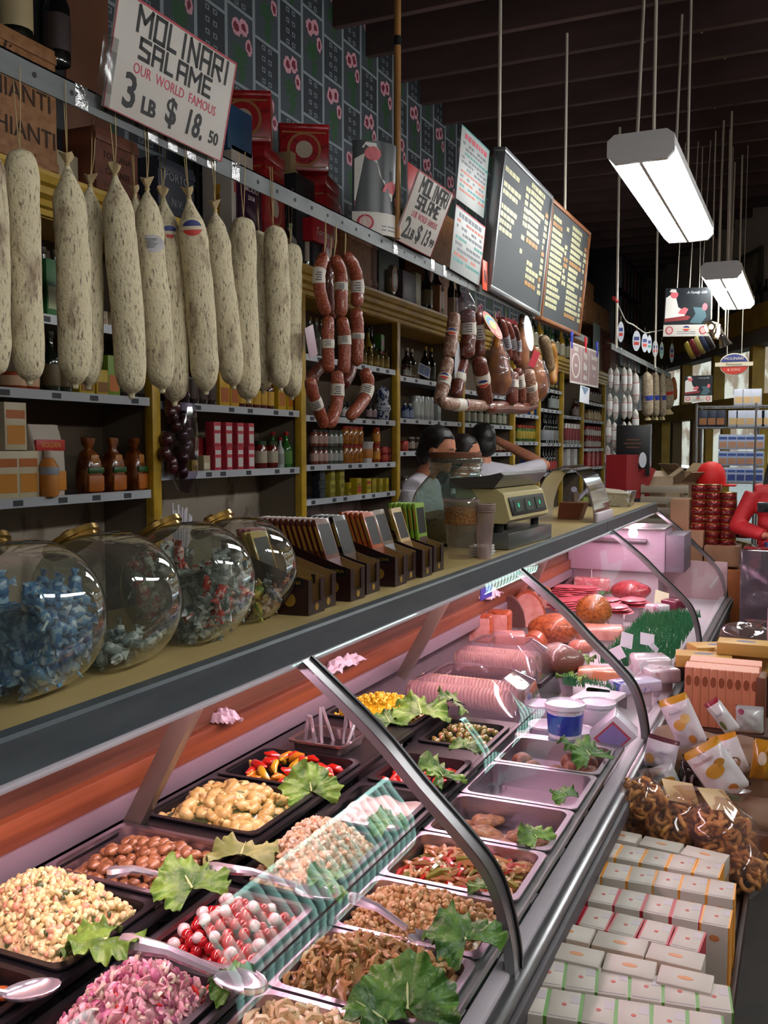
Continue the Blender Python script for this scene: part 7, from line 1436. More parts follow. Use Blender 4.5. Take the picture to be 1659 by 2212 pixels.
def lying(label, p0, p1, z, edge):
    a, b = fZ(*p0, z), fZ(*p1, z); d = b - a; L_ = d.length; r = thing('biscuit_carton', label, 'carton', (a + b) / 2, (0, 0, math.atan2(d.y, d.x)), 'white biscuit cartons'); r.location.z = z - .05
    bd = MB().box(-L_ / 2, -.035, 0, L_ / 2, .035, .05, .0025).obj('carton_body', whitec, r); MB().box(-L_ / 2 + .004, .0345, .004, L_ / 2 - .004, .0356, .046).obj('coloured_side', mat('edge_' + edge), bd); MB().lathe([(.010, .05), (.010, .0506), (0, .0507)], 10, None, 1.6, .7).obj('front_mark', C('carton_mark'), bd)
for nm, rowp, z, c in (('behind the orange-sided rows', [((1300, 1795), (1380, 1812)), ((1386, 1814), (1472, 1832)), ((1476, 1834), (1570, 1856))], .535, 'd8902a'), ('behind the green rows, farther line', [((1170, 1998), (1280, 2022)), ((1284, 2024), (1396, 2048)), ((1400, 2050), (1520, 2078))], .57, 'a81c30'), ('behind the green rows, nearer line', [((1192, 2048), (1300, 2072)), ((1305, 2074), (1416, 2096)), ((1422, 2100), (1540, 2126))], .58, 'd8902a')):
    for i, (a, b) in enumerate(rowp): lying(f'white biscuit carton lying flat, {ORD[i]} from left, {nm}', a, b, z, c)
    a, b = fZ(*rowp[0][0], z), fZ(*rowp[2][1], z); t = thing('carton_tray', f'cardboard block under the flat-lying white cartons {nm}', 'tray', ((a + b) / 2).to_tuple()); t.location.z = .3705; t.rotation_euler = (0, 0, math.atan2((b - a).y, (b - a).x)); MB().box(-(b - a).length / 2, -.03, 0, (b - a).length / 2, .03, z - .05 - .3715).obj('tray_board', C('tray_kraft'), t)
# clear bags of twisted pasta
kn = mat('dry_biscuit', 'd09550', .55, nz=(30, 'a06a30', .4, .65)); bagm = glass('bag_film', 'f4ece8', .07, 1.45, 1.5, haze=.07, hazecol='d0b8b4')
def bag(label, px, py, z, w_, l_, h, n, seed, rz=0, tag_=None):
    p = fZ(px, py, z); r = thing('biscuit_bag', label, 'bag', (p.x, p.y, z - h * .6), (0, 0, rz)); rd = random.Random(seed)
    mb = MB(); mb.ball((0, 0, h / 2), (w_ / 2, l_ / 2, h / 2), 22, 14); mb.disp(.016, 28, seed); mb.lathe([(.012, h * .96), (.03, h * 1.08), (.05, h * 1.16)], 14, RT((w_ * .2, 0, 0)), sy=.4); mb.obj('film', bagm, r, smooth=70)
    f = MB()
    for i in range(n):
        u = V((rd.uniform(-1, 1), rd.uniform(-1, 1), rd.uniform(-.9, 1)))
        if u.length > .95: u = u.normalized() * .85
        q = V((u.x * w_ * .42, u.y * l_ * .42, h / 2 + u.z * h * .40)); s = rd.uniform(.016, .024); R3 = Euler((rd.uniform(0, 6), rd.uniform(0, 6), rd.uniform(0, 6))).to_matrix()
        f.tube([q + R3 @ V((s * math.cos(t), s * math.sin(t), .004 * t)) for t in (0, .8, 1.6, 2.4, 3.2, 4.0)], [.005, .007, .0075, .0075, .007, .005], 6)
    f.obj('biscuit_knots', kn, r, smooth=70, kind='stuff')
    if tag_: MB().cbox((tag_[0], tag_[1], h * tag_[2]), (.10, .085, .002), (.5, .2, .3)).obj('paper_label', C('label_tan', 'c0a070'), r)
    return r
bag('clear bag of twisted biscuits with a tan paper label, nearest the case', 1345, 1755, .52, .20, .18, .17, 70, 1, .3, (-.02, -.06, .85)); bag('clear bag of ring biscuits, at the left of the biscuit bags under the snack packets', 1385, 1718, .60, .16, .14, .13, 45, 2, .8); bag('clear bag of twisted biscuits in the middle of the row of bags', 1455, 1770, .53, .22, .18, .18, 80, 3, .2, (.02, .03, 1.02)); bag('clear bag of twisted biscuits at the right of the row of bags', 1555, 1790, .53, .22, .22, .20, 90, 4, .5, (.0, .02, 1.0)); bag('clear bag of twisted biscuits low at the right edge', 1600, 1860, .45, .16, .20, .16, 60, 5, .1)
def upto(o, x0=-.07, x1=.07):
    o2 = thing('bag_riser', 'x', 'riser')
# foil snack packets
def packet(label, bl, br, tl, y, th, base, head, art, words, seed, twist=0):
    a, b, c = fY(*bl, y), fY(*br, y), fY(*tl, y); u = (b - a); w_, vv = u.length, c - a; vv = vv - u * (vv.dot(u) / u.dot(u)); h = vv.length; m = face(a, u, vv); r = thing('snack_packet', label, 'packet', mx=m @ RT((0, 0, 0), (0, twist, 0)))
    mb = MB(); n = 16
    def side(s):
        def fn(p, q): 
            e = math.sqrt(max(0, math.sin(PI * p))) * math.sqrt(max(0, math.sin(PI * min(1, q * 1.06)))); return (p * w_ + .006 * math.sin(q * 9 + seed) * (1 - 2 * abs(p - .5)), q * h, s * th * e * (1 + .35 * noise.noise(V((p * 4, q * 4, seed)))))
        return fn
    bm_ = mat('packet_' + base, base, .22, coat=.4); hm_ = mat('packet_' + head, head, .3, coat=.4)
    for s in (1, -1):
        k0 = len(mb.bm.faces); mb.grid(side(s), n, n); mb.bm.faces.ensure_lookup_table()
        for f in list(mb.bm.faces)[k0:]:
            cc = m.inverted() @ (m @ f.calc_center_median()); f.material_index = 1 if cc.y > h * .85 else 0
    bmesh.ops.remove_doubles(mb.bm, verts=mb.bm.verts[:], dist=.0004); mb.obj('foil_body', [bm_, hm_], r, smooth=60)
    zf = lambda p, q: side(1)(p, q)[2] + .0025
    for (p, q, rx, ry, col) in art:
        g = MB(); K_ = 16; cen = g.v((p * w_, q * h, zf(p, q) + .001)); vs = [g.v(((p + rx * math.cos(2 * PI * i / K_)) * w_, (q + ry * math.sin(2 * PI * i / K_)) * h, zf(min(.98, max(.02, p + rx * math.cos(2 * PI * i / K_))), min(.97, q + ry * math.sin(2 * PI * i / K_))) + .0008)) for i in range(K_)]
        for i in range(K_): g.f([cen, vs[i], vs[(i + 1) % K_]])
        g.obj('printed_picture', mat('packet_art_' + col, col, .35), r, smooth=60)
    for t_, p, q, s, col in words: text(t_, s * h, mat('packet_ink_' + col, col, .4), r, Matrix.Translation((p * w_, q * h, zf(p, q) + .004)), sx=.8)
    return r
yel = 'b8862c'
packet('white snack packet with a yellow top and round cracker picture, upper left of the packets', (1468, 1620), (1530, 1600), (1430, 1512), 3.22, .03, 'd6cad0', 'c08a1c', [(.42, .48, .20, .10, yel), (.66, .56, .16, .09, 'c8a05a'), (.6, .14, .12, .09, 'b8743a')], [('Panzanella', .45, .72, .075, '8a8494')], 1)
packet('white snack packet lettered Bruschettini with a cracker picture, front of the packets', (1545, 1735), (1622, 1695), (1484, 1625), 3.00, .03, 'cfcaca', 'c08a1c', [(.52, .52, .24, .12, yel), (.72, .62, .14, .07, '9a6c20'), (.65, .12, .12, .08, 'b8743a'), (.42, .10, .07, .05, '3f6a30')], [('Bruschettini', .42, .76, .10, 'a05a4a'), ('ASTURI', .45, .88, .06, '5a6a8a')], 2)
packet('white snack packet with a crimson side stripe, behind the yellow-topped one', (1570, 1590), (1600, 1572), (1515, 1525), 3.30, .025, 'c8c4c4', '8a1426', [(.3, .3, .14, .14, '5f6a3a')], [('Asturi', .5, .6, .10, '6a7488')], 3); packet('silver snack packet at the back right of the packets', (1590, 1580), (1650, 1585), (1555, 1520), 3.40, .025, 'b3b3b0', '9a9a98', [(.2, .8, .12, .1, '8a3a54')], [], 4)
packet('white snack packet with an orange top and nut picture, right of the packets', (1560, 1680), (1622, 1665), (1538, 1592), 3.16, .03, 'd0c4c8', 'c8821c', [(.55, .34, .30, .16, '8a6a4a'), (.6, .28, .2, .1, 'c08a7a')], [('Asturi', .5, .66, .09, '6a7488')], 5)
packet('gold-backed snack packet at the right edge beyond the others', (1618, 1680), (1665, 1690), (1612, 1590), 3.12, .03, 'a8741c', 'a8741c', [(.5, .6, .2, .16, 'c8b09a')], [], 6)
packet('white snack packet with a maroon top, at the left against the case', (1388, 1650), (1455, 1670), (1408, 1585), 3.16, .025, 'd6cad4', '5a2a34', [(.2, .3, .16, .16, 'c89a5a')], [('Asturi', .6, .6, .12, '5a6a9a')], 7)
packet('pale grey snack packet lettered Brusch with a cracker picture, lower left of the packets', (1420, 1705), (1470, 1690), (1378, 1668), 3.08, .03, 'b4b4b4', 'a8a8a8', [(.62, .3, .30, .22, yel)], [('Brusch', .45, .66, .16, '6a7078')], 8); packet('dark brown packet showing its back between the white packets', (1460, 1700), (1510, 1715), (1465, 1640), 3.10, .02, '1f1614', '2a1e1a', [(.3, .4, .06, .2, '8a8078'), (.6, .5, .06, .2, '8a8078')], [], 9)
bf = thing('paper_filling', 'crumpled brown paper filling the cardboard bin under the snack packets', 'paper', (-.24, 3.18, .376)); mb = MB(); mb.box(-.255, -.225, 0, .17, .325, .16, .02); mb.box(-.24, .02, .1, .16, .32, .27, .03); bmesh.ops.subdivide_edges(mb.bm, edges=mb.bm.edges[:], cuts=3, use_grid_fill=True); mb.disp(.02, 14, 3); mb.obj('crumpled_paper', mat('bin_paper', '6a4a34', .8), bf)
cb = thing('cardboard_bin', 'open brown cardboard bin holding the snack packets', 'box', (-.24, 3.18, .371)); cm = mat('bin_card', '7a4a30', .7)
MB().box(-.27, -.24, 0, .19, .34, .004).obj('bottom', cm, cb)
for q in ((-.27, -.24, .004, .19, -.234, .14), (-.27, .334, .004, .19, .34, .16), (.184, -.234, .004, .19, .334, .2), (-.27, -.234, .004, -.264, .334, .12)): MB().box(*q).obj('side_panel', cm, cb)
gp = thing('green_bag', 'dark green cloth strip lying between the packets and the biscuit bags', 'cloth', fZ(1480, 1708, .53)); mb = MB(); mb.grid(lambda u, v_: ((u - .5) * .34, (v_ - .5) * .08, .02 * math.sin(u * 3) + .012 * math.cos(v_ * 3)), 14, 6); sol(mb, .012); mb.obj('cloth', C('cloth_green', '3a5a30'), gp)
# orange cartons standing like books, yellow cartons beyond, wine bottles
ko_ = thing('cracker_carton', 'x', 'carton'); b = MB().box(-.0148, -.055, 0, .0148, .055, .225, .0025).obj('carton_body', mat('carton_salmon', 'c87a5a', .4, coat=.3), ko_); MB().lathe([(.012, 0), (.012, .0008), (0, .0009)], 14, RT((0, -.0552, .175), (PI / 2, 0, 0)), sx=.9, sy=1.7).obj('oval_mark', C('oval_brown', '8f4a2a'), b); MB().box(-.015, -.05, .225, .015, .05, .2256).obj('top_flap', C('flap_salmon', 'd89a84'), b); KO_ = Kind(ko_)
for i in range(9):
    p = fY(1490 + i * 17.5, 1452 + i * 4.6, 3.80); KO_.place((p.x, 3.80, .585), (0, 0, .04), f'salmon-orange upright cracker carton, {ORD[i]} from the left in the row behind the packets', 'salmon cracker cartons')
    KO_.place((p.x + .004, 3.92, .585), (0, 0, .04), f'salmon-orange upright cracker carton in the second rank, {ORD[i]} from the left', 'salmon cracker cartons')
a = fY(1485, 1455, 3.80); rs = thing('carton_riser', 'dark box that the salmon cracker cartons stand on', 'box', (a.x + .15, 3.85, .371)); MB().box(-.19, -.13, 0, .20, .14, .212, .004).obj('box_body', C('riser_dark', '3f241a'), rs)
d = fY(1642, 1500, 3.80); rb = thing('cracker_carton_end', 'dark brown carton end at the right of the salmon cartons', 'carton', (d.x, 3.80, .585)); MB().box(-.012, -.06, 0, .02, .06, .21, .002).obj('carton_body', C('carton_umber', '6a3a22'), rb)
for k, (px, py, z, rz) in enumerate([(1520, 1412, .80, .1), (1606, 1402, .80, -.05), (1612, 1386, .851, .0), (1548, 1392, .80, .5), (1625, 1428, .75, .1), (1425, 1400, .66, .6)]):
    if k == 5: continue
    p = fZ(px, py, z); r = thing('yellow_carton', f'flat yellow sponge-finger carton, {ORD[k]} of five stacked beyond the salmon cartons', 'carton', (p.x, p.y, z - .05), (0, 0, rz), 'flat yellow cartons'); b = MB().box(-.11, -.06, 0, .11, .06, .05, .003).obj('carton_body', mat('carton_straw', 'b89048', .45), r); MB().lathe([(.03, .05), (.03, .0508), (0, .0509)], 16, None, 1.3, .6).obj('blue_oval', C('oval_slate', '5f5a78'), b)
p = fZ(1580, 1405, .75); rs = thing('carton_riser', 'low dark box under the flat yellow cartons', 'box', (p.x - .03, p.y + .12, .371)); MB().box(-.20, -.22, 0, .22, .25, .328, .004).obj('box_body', C('riser_dark'), rs)
lb = thing('low_crate', 'dark low crate under the pink bottle carton', 'crate', (.02, 5.0, 0)); MB().box(-.19, -.21, 0, .19, .21, .368, .004).obj('crate_body', C('riser_dark'), lb)
p = fZ(1640, 1385, .60); wb = thing('wine_carton', 'pink-white open carton holding dark bottles at the right edge', 'carton', (.02, 5.0, .37), (0, 0, .1)); MB().box(-.18, -.2, 0, .18, -.194, .42).obj('front_panel', C('carton_rose', 'c49aa8'), wb); MB().box(-.18, -.2, 0, -.174, .2, .46).obj('side_panel', C('carton_rose'), wb); MB().box(-.18, -.2, .12, .18, .2, .124).obj('bottom', cm, wb)
for k in range(6): k_bottle('17120f', '2a221c', 'b0884a', .42, .045).place((-.09 + (k % 3) * .12, 4.92 + (k // 3) * .14, .495), (0, 0, 0), f"dark bottle with a gold cap in the pink carton, {'front' if k < 3 else 'rear'} rank, {ORD[k % 3]} from left", 'gold-capped bottles')
bag('dark purple film bag in front of the bottle carton', 1610, 1365, .82, .22, .2, .10, 0, 9); fl = thing('paper_leaflet', 'grey leaflet curling up beside the far end of the case rail', 'paper', fZ(1560, 1375, .375)); mb = MB(); mb.grid(lambda u, v_: (.22 * u - .08, (v_ - .5) * .14, .07 * math.sin(u * 3)), 10, 3); sol(mb, .001); mb.obj('sheet', C('leaflet_grey', '9a8f9a'), fl)
# ================================================================ people
skin_m = mat('skin', 'b97a5c', .5, nz=(30, 'a86850', .4, .7), sss=.08)
def remesh(mb, name, m, parent, vox, sm=6, mx=None):
    me = bpy.data.meshes.new('t'); bmesh.ops.recalc_face_normals(mb.bm, faces=mb.bm.faces); mb.bm.to_mesh(me); mb.bm.free(); to = bpy.data.objects.new('t', me); COL.objects.link(to)
    q = to.modifiers.new('r', 'REMESH'); q.mode = 'VOXEL'; q.voxel_size = vox; s = to.modifiers.new('s', 'SMOOTH'); s.iterations = sm; s.factor = .5
    nm = bpy.data.meshes.new_from_object(to.evaluated_get(bpy.context.evaluated_depsgraph_get())); bpy.data.objects.remove(to); bpy.data.meshes.remove(me)
    nm.materials.clear(); nm.materials.append(m); nm.shade_smooth(); o = bpy.data.objects.new(name, nm); COL.objects.link(o); o.parent = parent; return o
def hand(mb, w_, d, up, s=1.0, curl=.6):
    """palm and five curled fingers growing from wrist w_ along d"""
    d = V(d).normalized(); n = V(up).normalized(); n = (n - d * n.dot(d)).normalized(); x = d.cross(n); w_ = V(w_)
    mb.ball(w_ + d * .045 * s, (.040 * s, .048 * s, .016 * s), 12, 8, face((0, 0, 0), x, d).to_3x3().to_4x4())
    for k, L_ in enumerate((.070, .080, .075, .060)):
        p = w_ + d * .080 * s + x * (.030 - .020 * k) * s; a = p + (d * math.cos(curl * .5) - n * math.sin(curl * .5)) * L_ * .5 * s; b = a + (d * math.cos(curl * 1.6) - n * math.sin(curl * 1.6)) * L_ * .5 * s
        mb.tube([p - d * .02 * s, p, a, b], [.010 * s, .0098 * s, .009 * s, .0075 * s], 8)
    p = w_ + d * .03 * s + x * .035 * s; mb.tube([p - x * .012 * s, p + (x * .7 + d * .7) * .028 * s, p + (x * .4 + d) * .052 * s - n * .012 * s], [.012 * s, .011 * s, .009 * s], 8)
def person(label, loc, dirv, H, arms, shirt, trousers, hair, sleeves='short', long_hair=False, tilt=0.0, turn=0.0, shirtname='shirt', bend=0.0):
    f = V((dirv[0], dirv[1], 0)).normalized(); M4 = Matrix((V((f.y, -f.x, 0)), f, V((0, 0, 1)))).transposed().to_4x4(); M4.translation = V(loc); k = H / 1.75
    r = thing('person', label, 'person', mx=M4 @ Matrix.Scale(k, 4)); by = bend * .12
    HM = Matrix.Translation((0, .03 + by * 1.4, 1.50)) @ Euler((-tilt, 0, turn)).to_matrix().to_4x4()          # head frame, origin at the neck
    h = lambda x, y, z: HM @ V((x, y, z))
    mb = MB(); R3 = HM.to_3x3().to_4x4()
    mb.ball(h(0, .005, .145), (.077, .096, .100), 18, 12, R3); mb.ball(h(0, .025, .085), (.060, .075, .080), 16, 10, R3); mb.ball(h(0, .085, .030), (.026, .022, .020), 10, 6, R3)
    mb.tube([h(0, .094, .135), h(0, .108, .112), h(0, .118, .092), h(0, .098, .083)], [.008, .011, .015, .010], 8)
    mb.ball(h(0, .086, .150), (.050, .018, .012), 10, 6, R3); mb.ball(h(0, .096, .058), (.024, .010, .006), 10, 6, R3); mb.ball(h(0, .094, .046), (.020, .010, .006), 10, 6, R3)
    for s in (-1, 1): mb.ball(h(s * .078, -.004, .112), (.010, .022, .034), 10, 8, R3); mb.ball(h(s * .045, .075, .095), (.020, .02, .016), 8, 6, R3)
    mb.tube([(0, by - .01, 1.38), (0, by * 1.2, 1.46), h(0, -.005, .03), h(0, 0, .08)], [.065, .056, .054, .055], 14)
    tor = [((0, 0, .92), (.165, .115, .10)), ((0, .0, 1.02), (.160, .112, .12)), ((0, by * .5, 1.16), (.158, .108, .14)), ((0, by * .9, 1.30), (.178, .115, .13)), ((0, by, 1.38), (.165, .095, .09))]
    def torso(b, g): 
        for c, q in tor: b.ball(c, [a + g for a in q], 20, 12)
        b.tube([(-.19, by, 1.40), (0, by, 1.43), (.19, by, 1.40)], [.055 + g, .06 + g, .055 + g], 14)
    torso(mb, 0); sl = []
    for s, (el, wr, hd) in zip((-1, 1), arms):
        sh_ = V((s * .195, by, 1.395)); el, wr = V(el), V(wr); mb.tube([sh_, sh_.lerp(el, .4), el], [.052, .047, .038], 12); mb.ball(el, .039, 10, 6); mb.tube([el, el.lerp(wr, .35), wr], [.038, .040, .026], 12); hand(mb, wr, hd[0], hd[1]); sl.append((sh_, el, wr))
    for s in (-1, 1):
        mb.tube([(s * .09, 0, .93), (s * .095, .01, .70), (s * .095, .015, .50), (s * .095, -.01, .30), (s * .095, -.02, .09)], [.088, .078, .056, .054, .038], 14); mb.ball((s * .095, .06, .045), (.045, .125, .045), 12, 8)
    remesh(mb, 'body', skin_m, r, .0095, 4)
    sb = MB(); torso(sb, .012)
    for sh_, el, wr in sl:
        if sleeves == 'short': e = sh_.lerp(el, .92); sb.tube([sh_, sh_.lerp(el, .45), e], [.066, .062, .058], 12)
        else: sb.tube([sh_, sh_.lerp(el, .4), el], [.070, .066, .060], 12); sb.ball(el, .06, 10, 6); sb.tube([el, el.lerp(wr, .4), el.lerp(wr, .93)], [.058, .056, .046], 12)
    sb.tube([(0, by * 1.1 - .012, 1.41), (0, by * 1.15 - .006, 1.465)], [.078, .066], 14)
    remesh(sb, shirtname, shirt, r, .012, 6)
    tb = MB(); tb.ball((0, 0, .93), (.178, .128, .11), 18, 10)
    for s in (-1, 1): tb.tube([(s * .09, 0, .93), (s * .095, .01, .70), (s * .095, .012, .50), (s * .095, -.01, .30), (s * .095, -.015, .08)], [.102, .092, .074, .072, .066], 14)
    remesh(tb, 'trousers', trousers, r, .014, 4)
    sh2 = MB()
    for s in (-1, 1): sh2.ball((s * .095, .065, .048), (.053, .14, .048), 14, 8)
    for v_ in sh2.bm.verts: v_.co.z = max(v_.co.z, 0.002)
    remesh(sh2, 'shoes', black, r, .012, 2)
    hb = MB(); hb.ball(h(0, -.008, .158), (.087, .104, .098), 22, 14, R3); hb.ball(h(0, -.045, .10), (.082, .065, .085), 18, 10, R3)
    if long_hair: hb.tube([h(0, -.05, .12), h(0, -.085, .02), (0, -.14 + by, 1.40), (0, -.15 + by, 1.28)], [.09, .085, .095, .07], 14)
    if long_hair:
        for s in (-1, 1): hb.tube([h(s * .07, .0, .12), h(s * .095, .02, .0), (s * .13, .09, 1.38), (s * .14, .10, 1.24)], [.04, .045, .045, .03], 10)
    iv = HM.inverted()
    cut = [v_ for v_ in hb.bm.verts if (iv @ v_.co).y > .030 and (iv @ v_.co).z < .185 - max(0, .06 - (iv @ v_.co).y)]
    for v_ in cut: q = iv @ v_.co; q.y = .030 - .02 * (q.z < .12); q.x *= .9; v_.co = HM @ q
    hb.disp(.008, 55, len(label)); ho = remesh(hb, 'hair', hair, r, .009, 1)
    ew, ei = mat('eye_white', 'd8d2c8', .2), mat('eye_dark', '1c120e', .2)
    for s in (-1, 1):
        e = MB().ball(h(s * .032, .083, .125), (.0135, .010, .008), 10, 6, R3).obj('eye', ew, r); MB().ball(h(s * .032, .0915, .125), (.006, .003, .0065), 8, 6, R3).obj('iris', ei, e)
        MB().tube([h(s * .018, .098, .146), h(s * .034, .097, .151), h(s * .050, .084, .145)], [.003, .004, .002], 6).obj('eyebrow', hair, r)
    MB().ball(h(0, .103, .053), (.023, .005, .0085), 10, 6, R3).obj('lips', mat('lips', '9a5248', .4), r)
    return r
wshirt = mat('white_shirt', 'b9b4bc', .8, bump=(40, .3)); darkp = mat('dark_trousers', '1c1c22', .8); bhair = mat('black_hair', '0c0a0b', .45, nz=((120, 120, 20), '1d1716', .4, .6)); brhair = mat('brown_hair', '1f1612', .5)
down = lambda s: ((s * .25, .02, 1.12), (s * .24, .12, .90), ((0, .3, -1), (0, 1, 0)))
work = lambda s: ((s * .26, .06, 1.13), (s * .16, .30, 1.05), ((-s * .3, 1, -.1), (0, 0, 1)))
p = fX(932, 960, -1.93); person('clerk in a white shirt with short black hair, bent over work behind the big jar', (-2.04, p.y - .03, 0), (.97, .12), 1.77, (work(-1), work(1)), wshirt, darkp, bhair, tilt=.25, bend=.5)
p = fX(1004, 965, -1.96); person('clerk with dark hair and face in profile, between the two other clerks', (-2.0, p.y - .02, 0), (.90, .43), 1.73, (work(-1), work(1)), wshirt, darkp, brhair, tilt=.08)
p = fX(1046, 960, -2.10); person('clerk in a white short-sleeved shirt seen from behind, right arm raised to the shelf', (-2.10, p.y, 0), (-.62, .78), 1.82, (down(-1), ((.49, .10, 1.46), (.20, .40, 1.66), ((-.4, .6, .5), (0, -.3, 1)))), wshirt, darkp, bhair)
redj = mat('red_jacket', 'a8141c', .6, bump=(30, .3))
q = fY(1692, 1000, 7.2); pr_ = person('customer in a red jacket with long dark hair at the right edge', (q.x, 7.2, 0), (.12, -1), 1.66, (((-.28, .04, 1.14), (-.12, .26, 1.08), ((.8, .6, 0), (0, 0, 1))), ((.31, .02, 1.15), (.12, .24, 1.10), ((-.8, .6, 0), (0, 0, 1)))), redj, darkp, bhair, 'long', True, shirtname='jacket')
q = fY(1653, 1096, 6.85); cmr = thing('black_camera', 'small black object held in the hands of the red-jacketed customer', 'camera', q); MB().box(-.05, -.025, -.035, .05, .025, .035, .01).obj('case_body', black, cmr); MB().cyl((-.02, -.03, 0), (-.02, -.05, 0), .022).obj('lens_ring', black, cmr)
q = fY(1658, 1225, 6.9); nb = thing('navy_bag', 'navy blue cloth bag hanging from the hand of the red-jacketed customer', 'bag', q); mb = MB(); mb.ball((0, 0, -.02), (.07, .06, .10), 14, 10); mb.disp(.012, 20, 2); mb.obj('bag_body', C('navy_cloth', '1a2460'), nb); MB().tube([(0, 0, .07), (.02, 0, .13), (-.02, 0, .17)], .01, 6).obj('strap', C('navy_cloth'), nb)

# ================================================================ far end of the shop
def square_poster(label, bl, br, tl, Y, strings=True):
    a, b, c = fY(*bl, Y), fY(*br, Y), fY(*tl, Y); u = b - a; vv = c - a; vv = vv - u * (vv.dot(u) / u.dot(u)); w_, h = u.length, vv.length; r = thing('hanging_poster', label, 'poster', mx=face(a, u, vv)); poster_art(r, Matrix(), w_, h)
    text('A Family Gift', h * .075, C('poster_script', 'b9bcc0'), r, Matrix.Translation((w_ * .68, h * .90, .002)), shear=.4); logo(r, Matrix.Translation((w_ * .5, h * .165, .002)), w_ * .2, words=False)
    if strings:
        for x in (.25, .52, .78): MB().cyl((w_ * x, h, 0), (w_ * x, h + 4.24 - a.z - h, .0), .004, n=6).obj('string', rod_m, r)
square_poster('square poster of a white-robed seated figure hanging from the ceiling by three strings', (1432, 727), (1532, 726), (1436, 623), 8.6); square_poster('smaller poster of the same white-robed figure standing on the rack by the windows', (1478, 869), (1538, 868), (1479, 812), 9.55, False)
a, b = fY(1545, 788, 8.9), fY(1627, 786, 8.9); m = face((a + b) / 2, b - a, (0, 0, 1)); r = thing('oval_sign', 'large oval navy and red sign MOLINARI & SONS hanging before the windows', 'sign', mx=m); logo(r, Matrix(), (b - a).length, th=.004)
for s in (-1, 1): MB().cyl((s * .06, .08, 0), (s * .06, 4.24 - m.translation.z, 0), .003, n=6).obj('string', rod_m, r)
sp = mat('spot_glow', 'ffe8c8', .3, emit=SPOT_E)
for k, (px, py, d) in enumerate([(1536, 706, (-.3, -.6, -.2)), (1551, 722, (0, -.4, -1)), (1566, 742, (.3, .2, -.8))]):
    q = fY(px, py, 8.4); r = thing('spot_lamp', ('left spotlight of the chrome cluster beside the square poster, lit', 'middle spotlight of the chrome cluster, lit and pointing down', 'right unlit spotlight of the chrome cluster')[k], 'spotlight', q, group='chrome spotlights'); t = V(d).normalized(); M3 = align((0, 0, 0), t); MB().lathe([(.012, -.09), (.02, -.08), (.035, -.04), (.055, .02), (.052, .02), (.032, -.03), (0, -.045)], 18, M3).obj('shade', mat('chrome', '9a938a', .12, .95), r)
    if k < 2: MB().ball(t * .0, .02, 12, 8).obj('bulb', sp, r)
    MB().cyl((0, 0, .06), (0, 0, 4.24 - q.z), .006, n=6).obj('stem', rod_m, r)
q = fY(1508, 748, 8.8); r = thing('painted_bundle', 'dark bundle with yellow, red and blue stripes hanging below the square poster', 'ornament', q); n = 0
for k, c in enumerate(('8a7a2a', '6a1c24', 'a89a58', '2a3350', '2a2624')): MB().lathe([(.07, -.10 + k * .045), (.085, -.08 + k * .045), (.085, -.06 + k * .045), (.07, -.055 + k * .045)], 16, RT((0, 0, 0), (0, 1.1, 0))).obj('stripe', C('stripe_' + c, c), r)
MB().cyl((0, 0, .05), (0, 0, 4.24 - q.z), .004, n=6).obj('string', rod_m, r)
# chrome wire rack with boxes
wire = mat('wire_chrome', 'a8a9ad', .25, .85); xa, xb = fY(1504, 950, 9.6).x, fY(1690, 950, 9.6).x; zl = [fY(1580, y, 9.6).z for y in (1042, 985 + 57, 922, 876)]
rk = thing('wire_rack', 'chrome wire rack stocked with boxes in front of the street windows', 'rack', (xa, 9.6, 0)); W_ = xb - xa
for x in (0, fY(1632, 950, 9.6).x - xa, W_):
    for y in (0, .42): MB().cyl((x, y, 0), (x, y, zl[3] + .02), .014, n=8).obj('upright', wire, rk)
for z in (zl[0], zl[2], zl[3]):
    mb = MB(); mb.box(0, -.012, z - .012, W_, .0, z); mb.box(0, .42, z - .012, W_, .432, z)
    for k in range(24): mb.box(W_ * k / 24, 0, z - .008, W_ * k / 24 + .008, .42, z - .002)
    mb.obj('wire_shelf', wire, rk)
def rackbox(label, px, y0, y1, w_, Y, c, spot, z, group, spot2=None):
    h = abs(fY(px, y0, Y).z - fY(px, y1, Y).z) * .97; K = k_box(c, spot, w_, h, .10, 'rack_carton', spot2); K.place((fY(px, y1, Y).x, Y + .06, z + .002), (0, 0, -PI / 2), label, group)
for i, px in enumerate((1595, 1614, 1634)): rackbox(f'white gift carton with a gold emblem on the rack top, {ORD[i]} from left', px, 838, 874, .085, 9.58, 'c2c6d4', 'c9a878', zl[3], 'white gift cartons')
for i, px in enumerate((1583, 1600, 1620, 1641, 1655)): rackbox(f'white gift carton with a gold emblem on the second rack level, {ORD[i]} from left', px, 880, 916, .085, 9.58, 'b4b9c9', 'c0a070', zl[2], 'white gift cartons')
for i, px in enumerate((1518, 1537, 1556)): rackbox(f'dark blue carton with a bread picture on the second rack level, {ORD[i]} from left', px, 880, 917, .085, 9.58, '1c2436', '8a5a34', zl[2], 'dark blue cartons')
zz = fY(1580, 1036, 9.6).z
for t in range(3):
    for i in range(5): rackbox(f'blue and white packet on the middle rack, row {("one", "two", "three")[t]} from below, {ORD[i]} from left', 1560 + i * 19.5, 1003, 1036, .085, 9.58, 'a4aec6' if t != 1 else '98a4c0', ('b08468', 'a87a60', '2c3f80')[2 - t], zl[0] + t * .156, 'blue and white packets', '3a5496')
for i, px in enumerate((1522, 1541)): rackbox(f'white carton with brown picture, left end of the middle rack, {ORD[i]} of two', px, 968, 1010, .085, 9.57, 'b0b0b4', '8a5a40', zl[0], 'white cartons on the middle rack')
MB_ = None
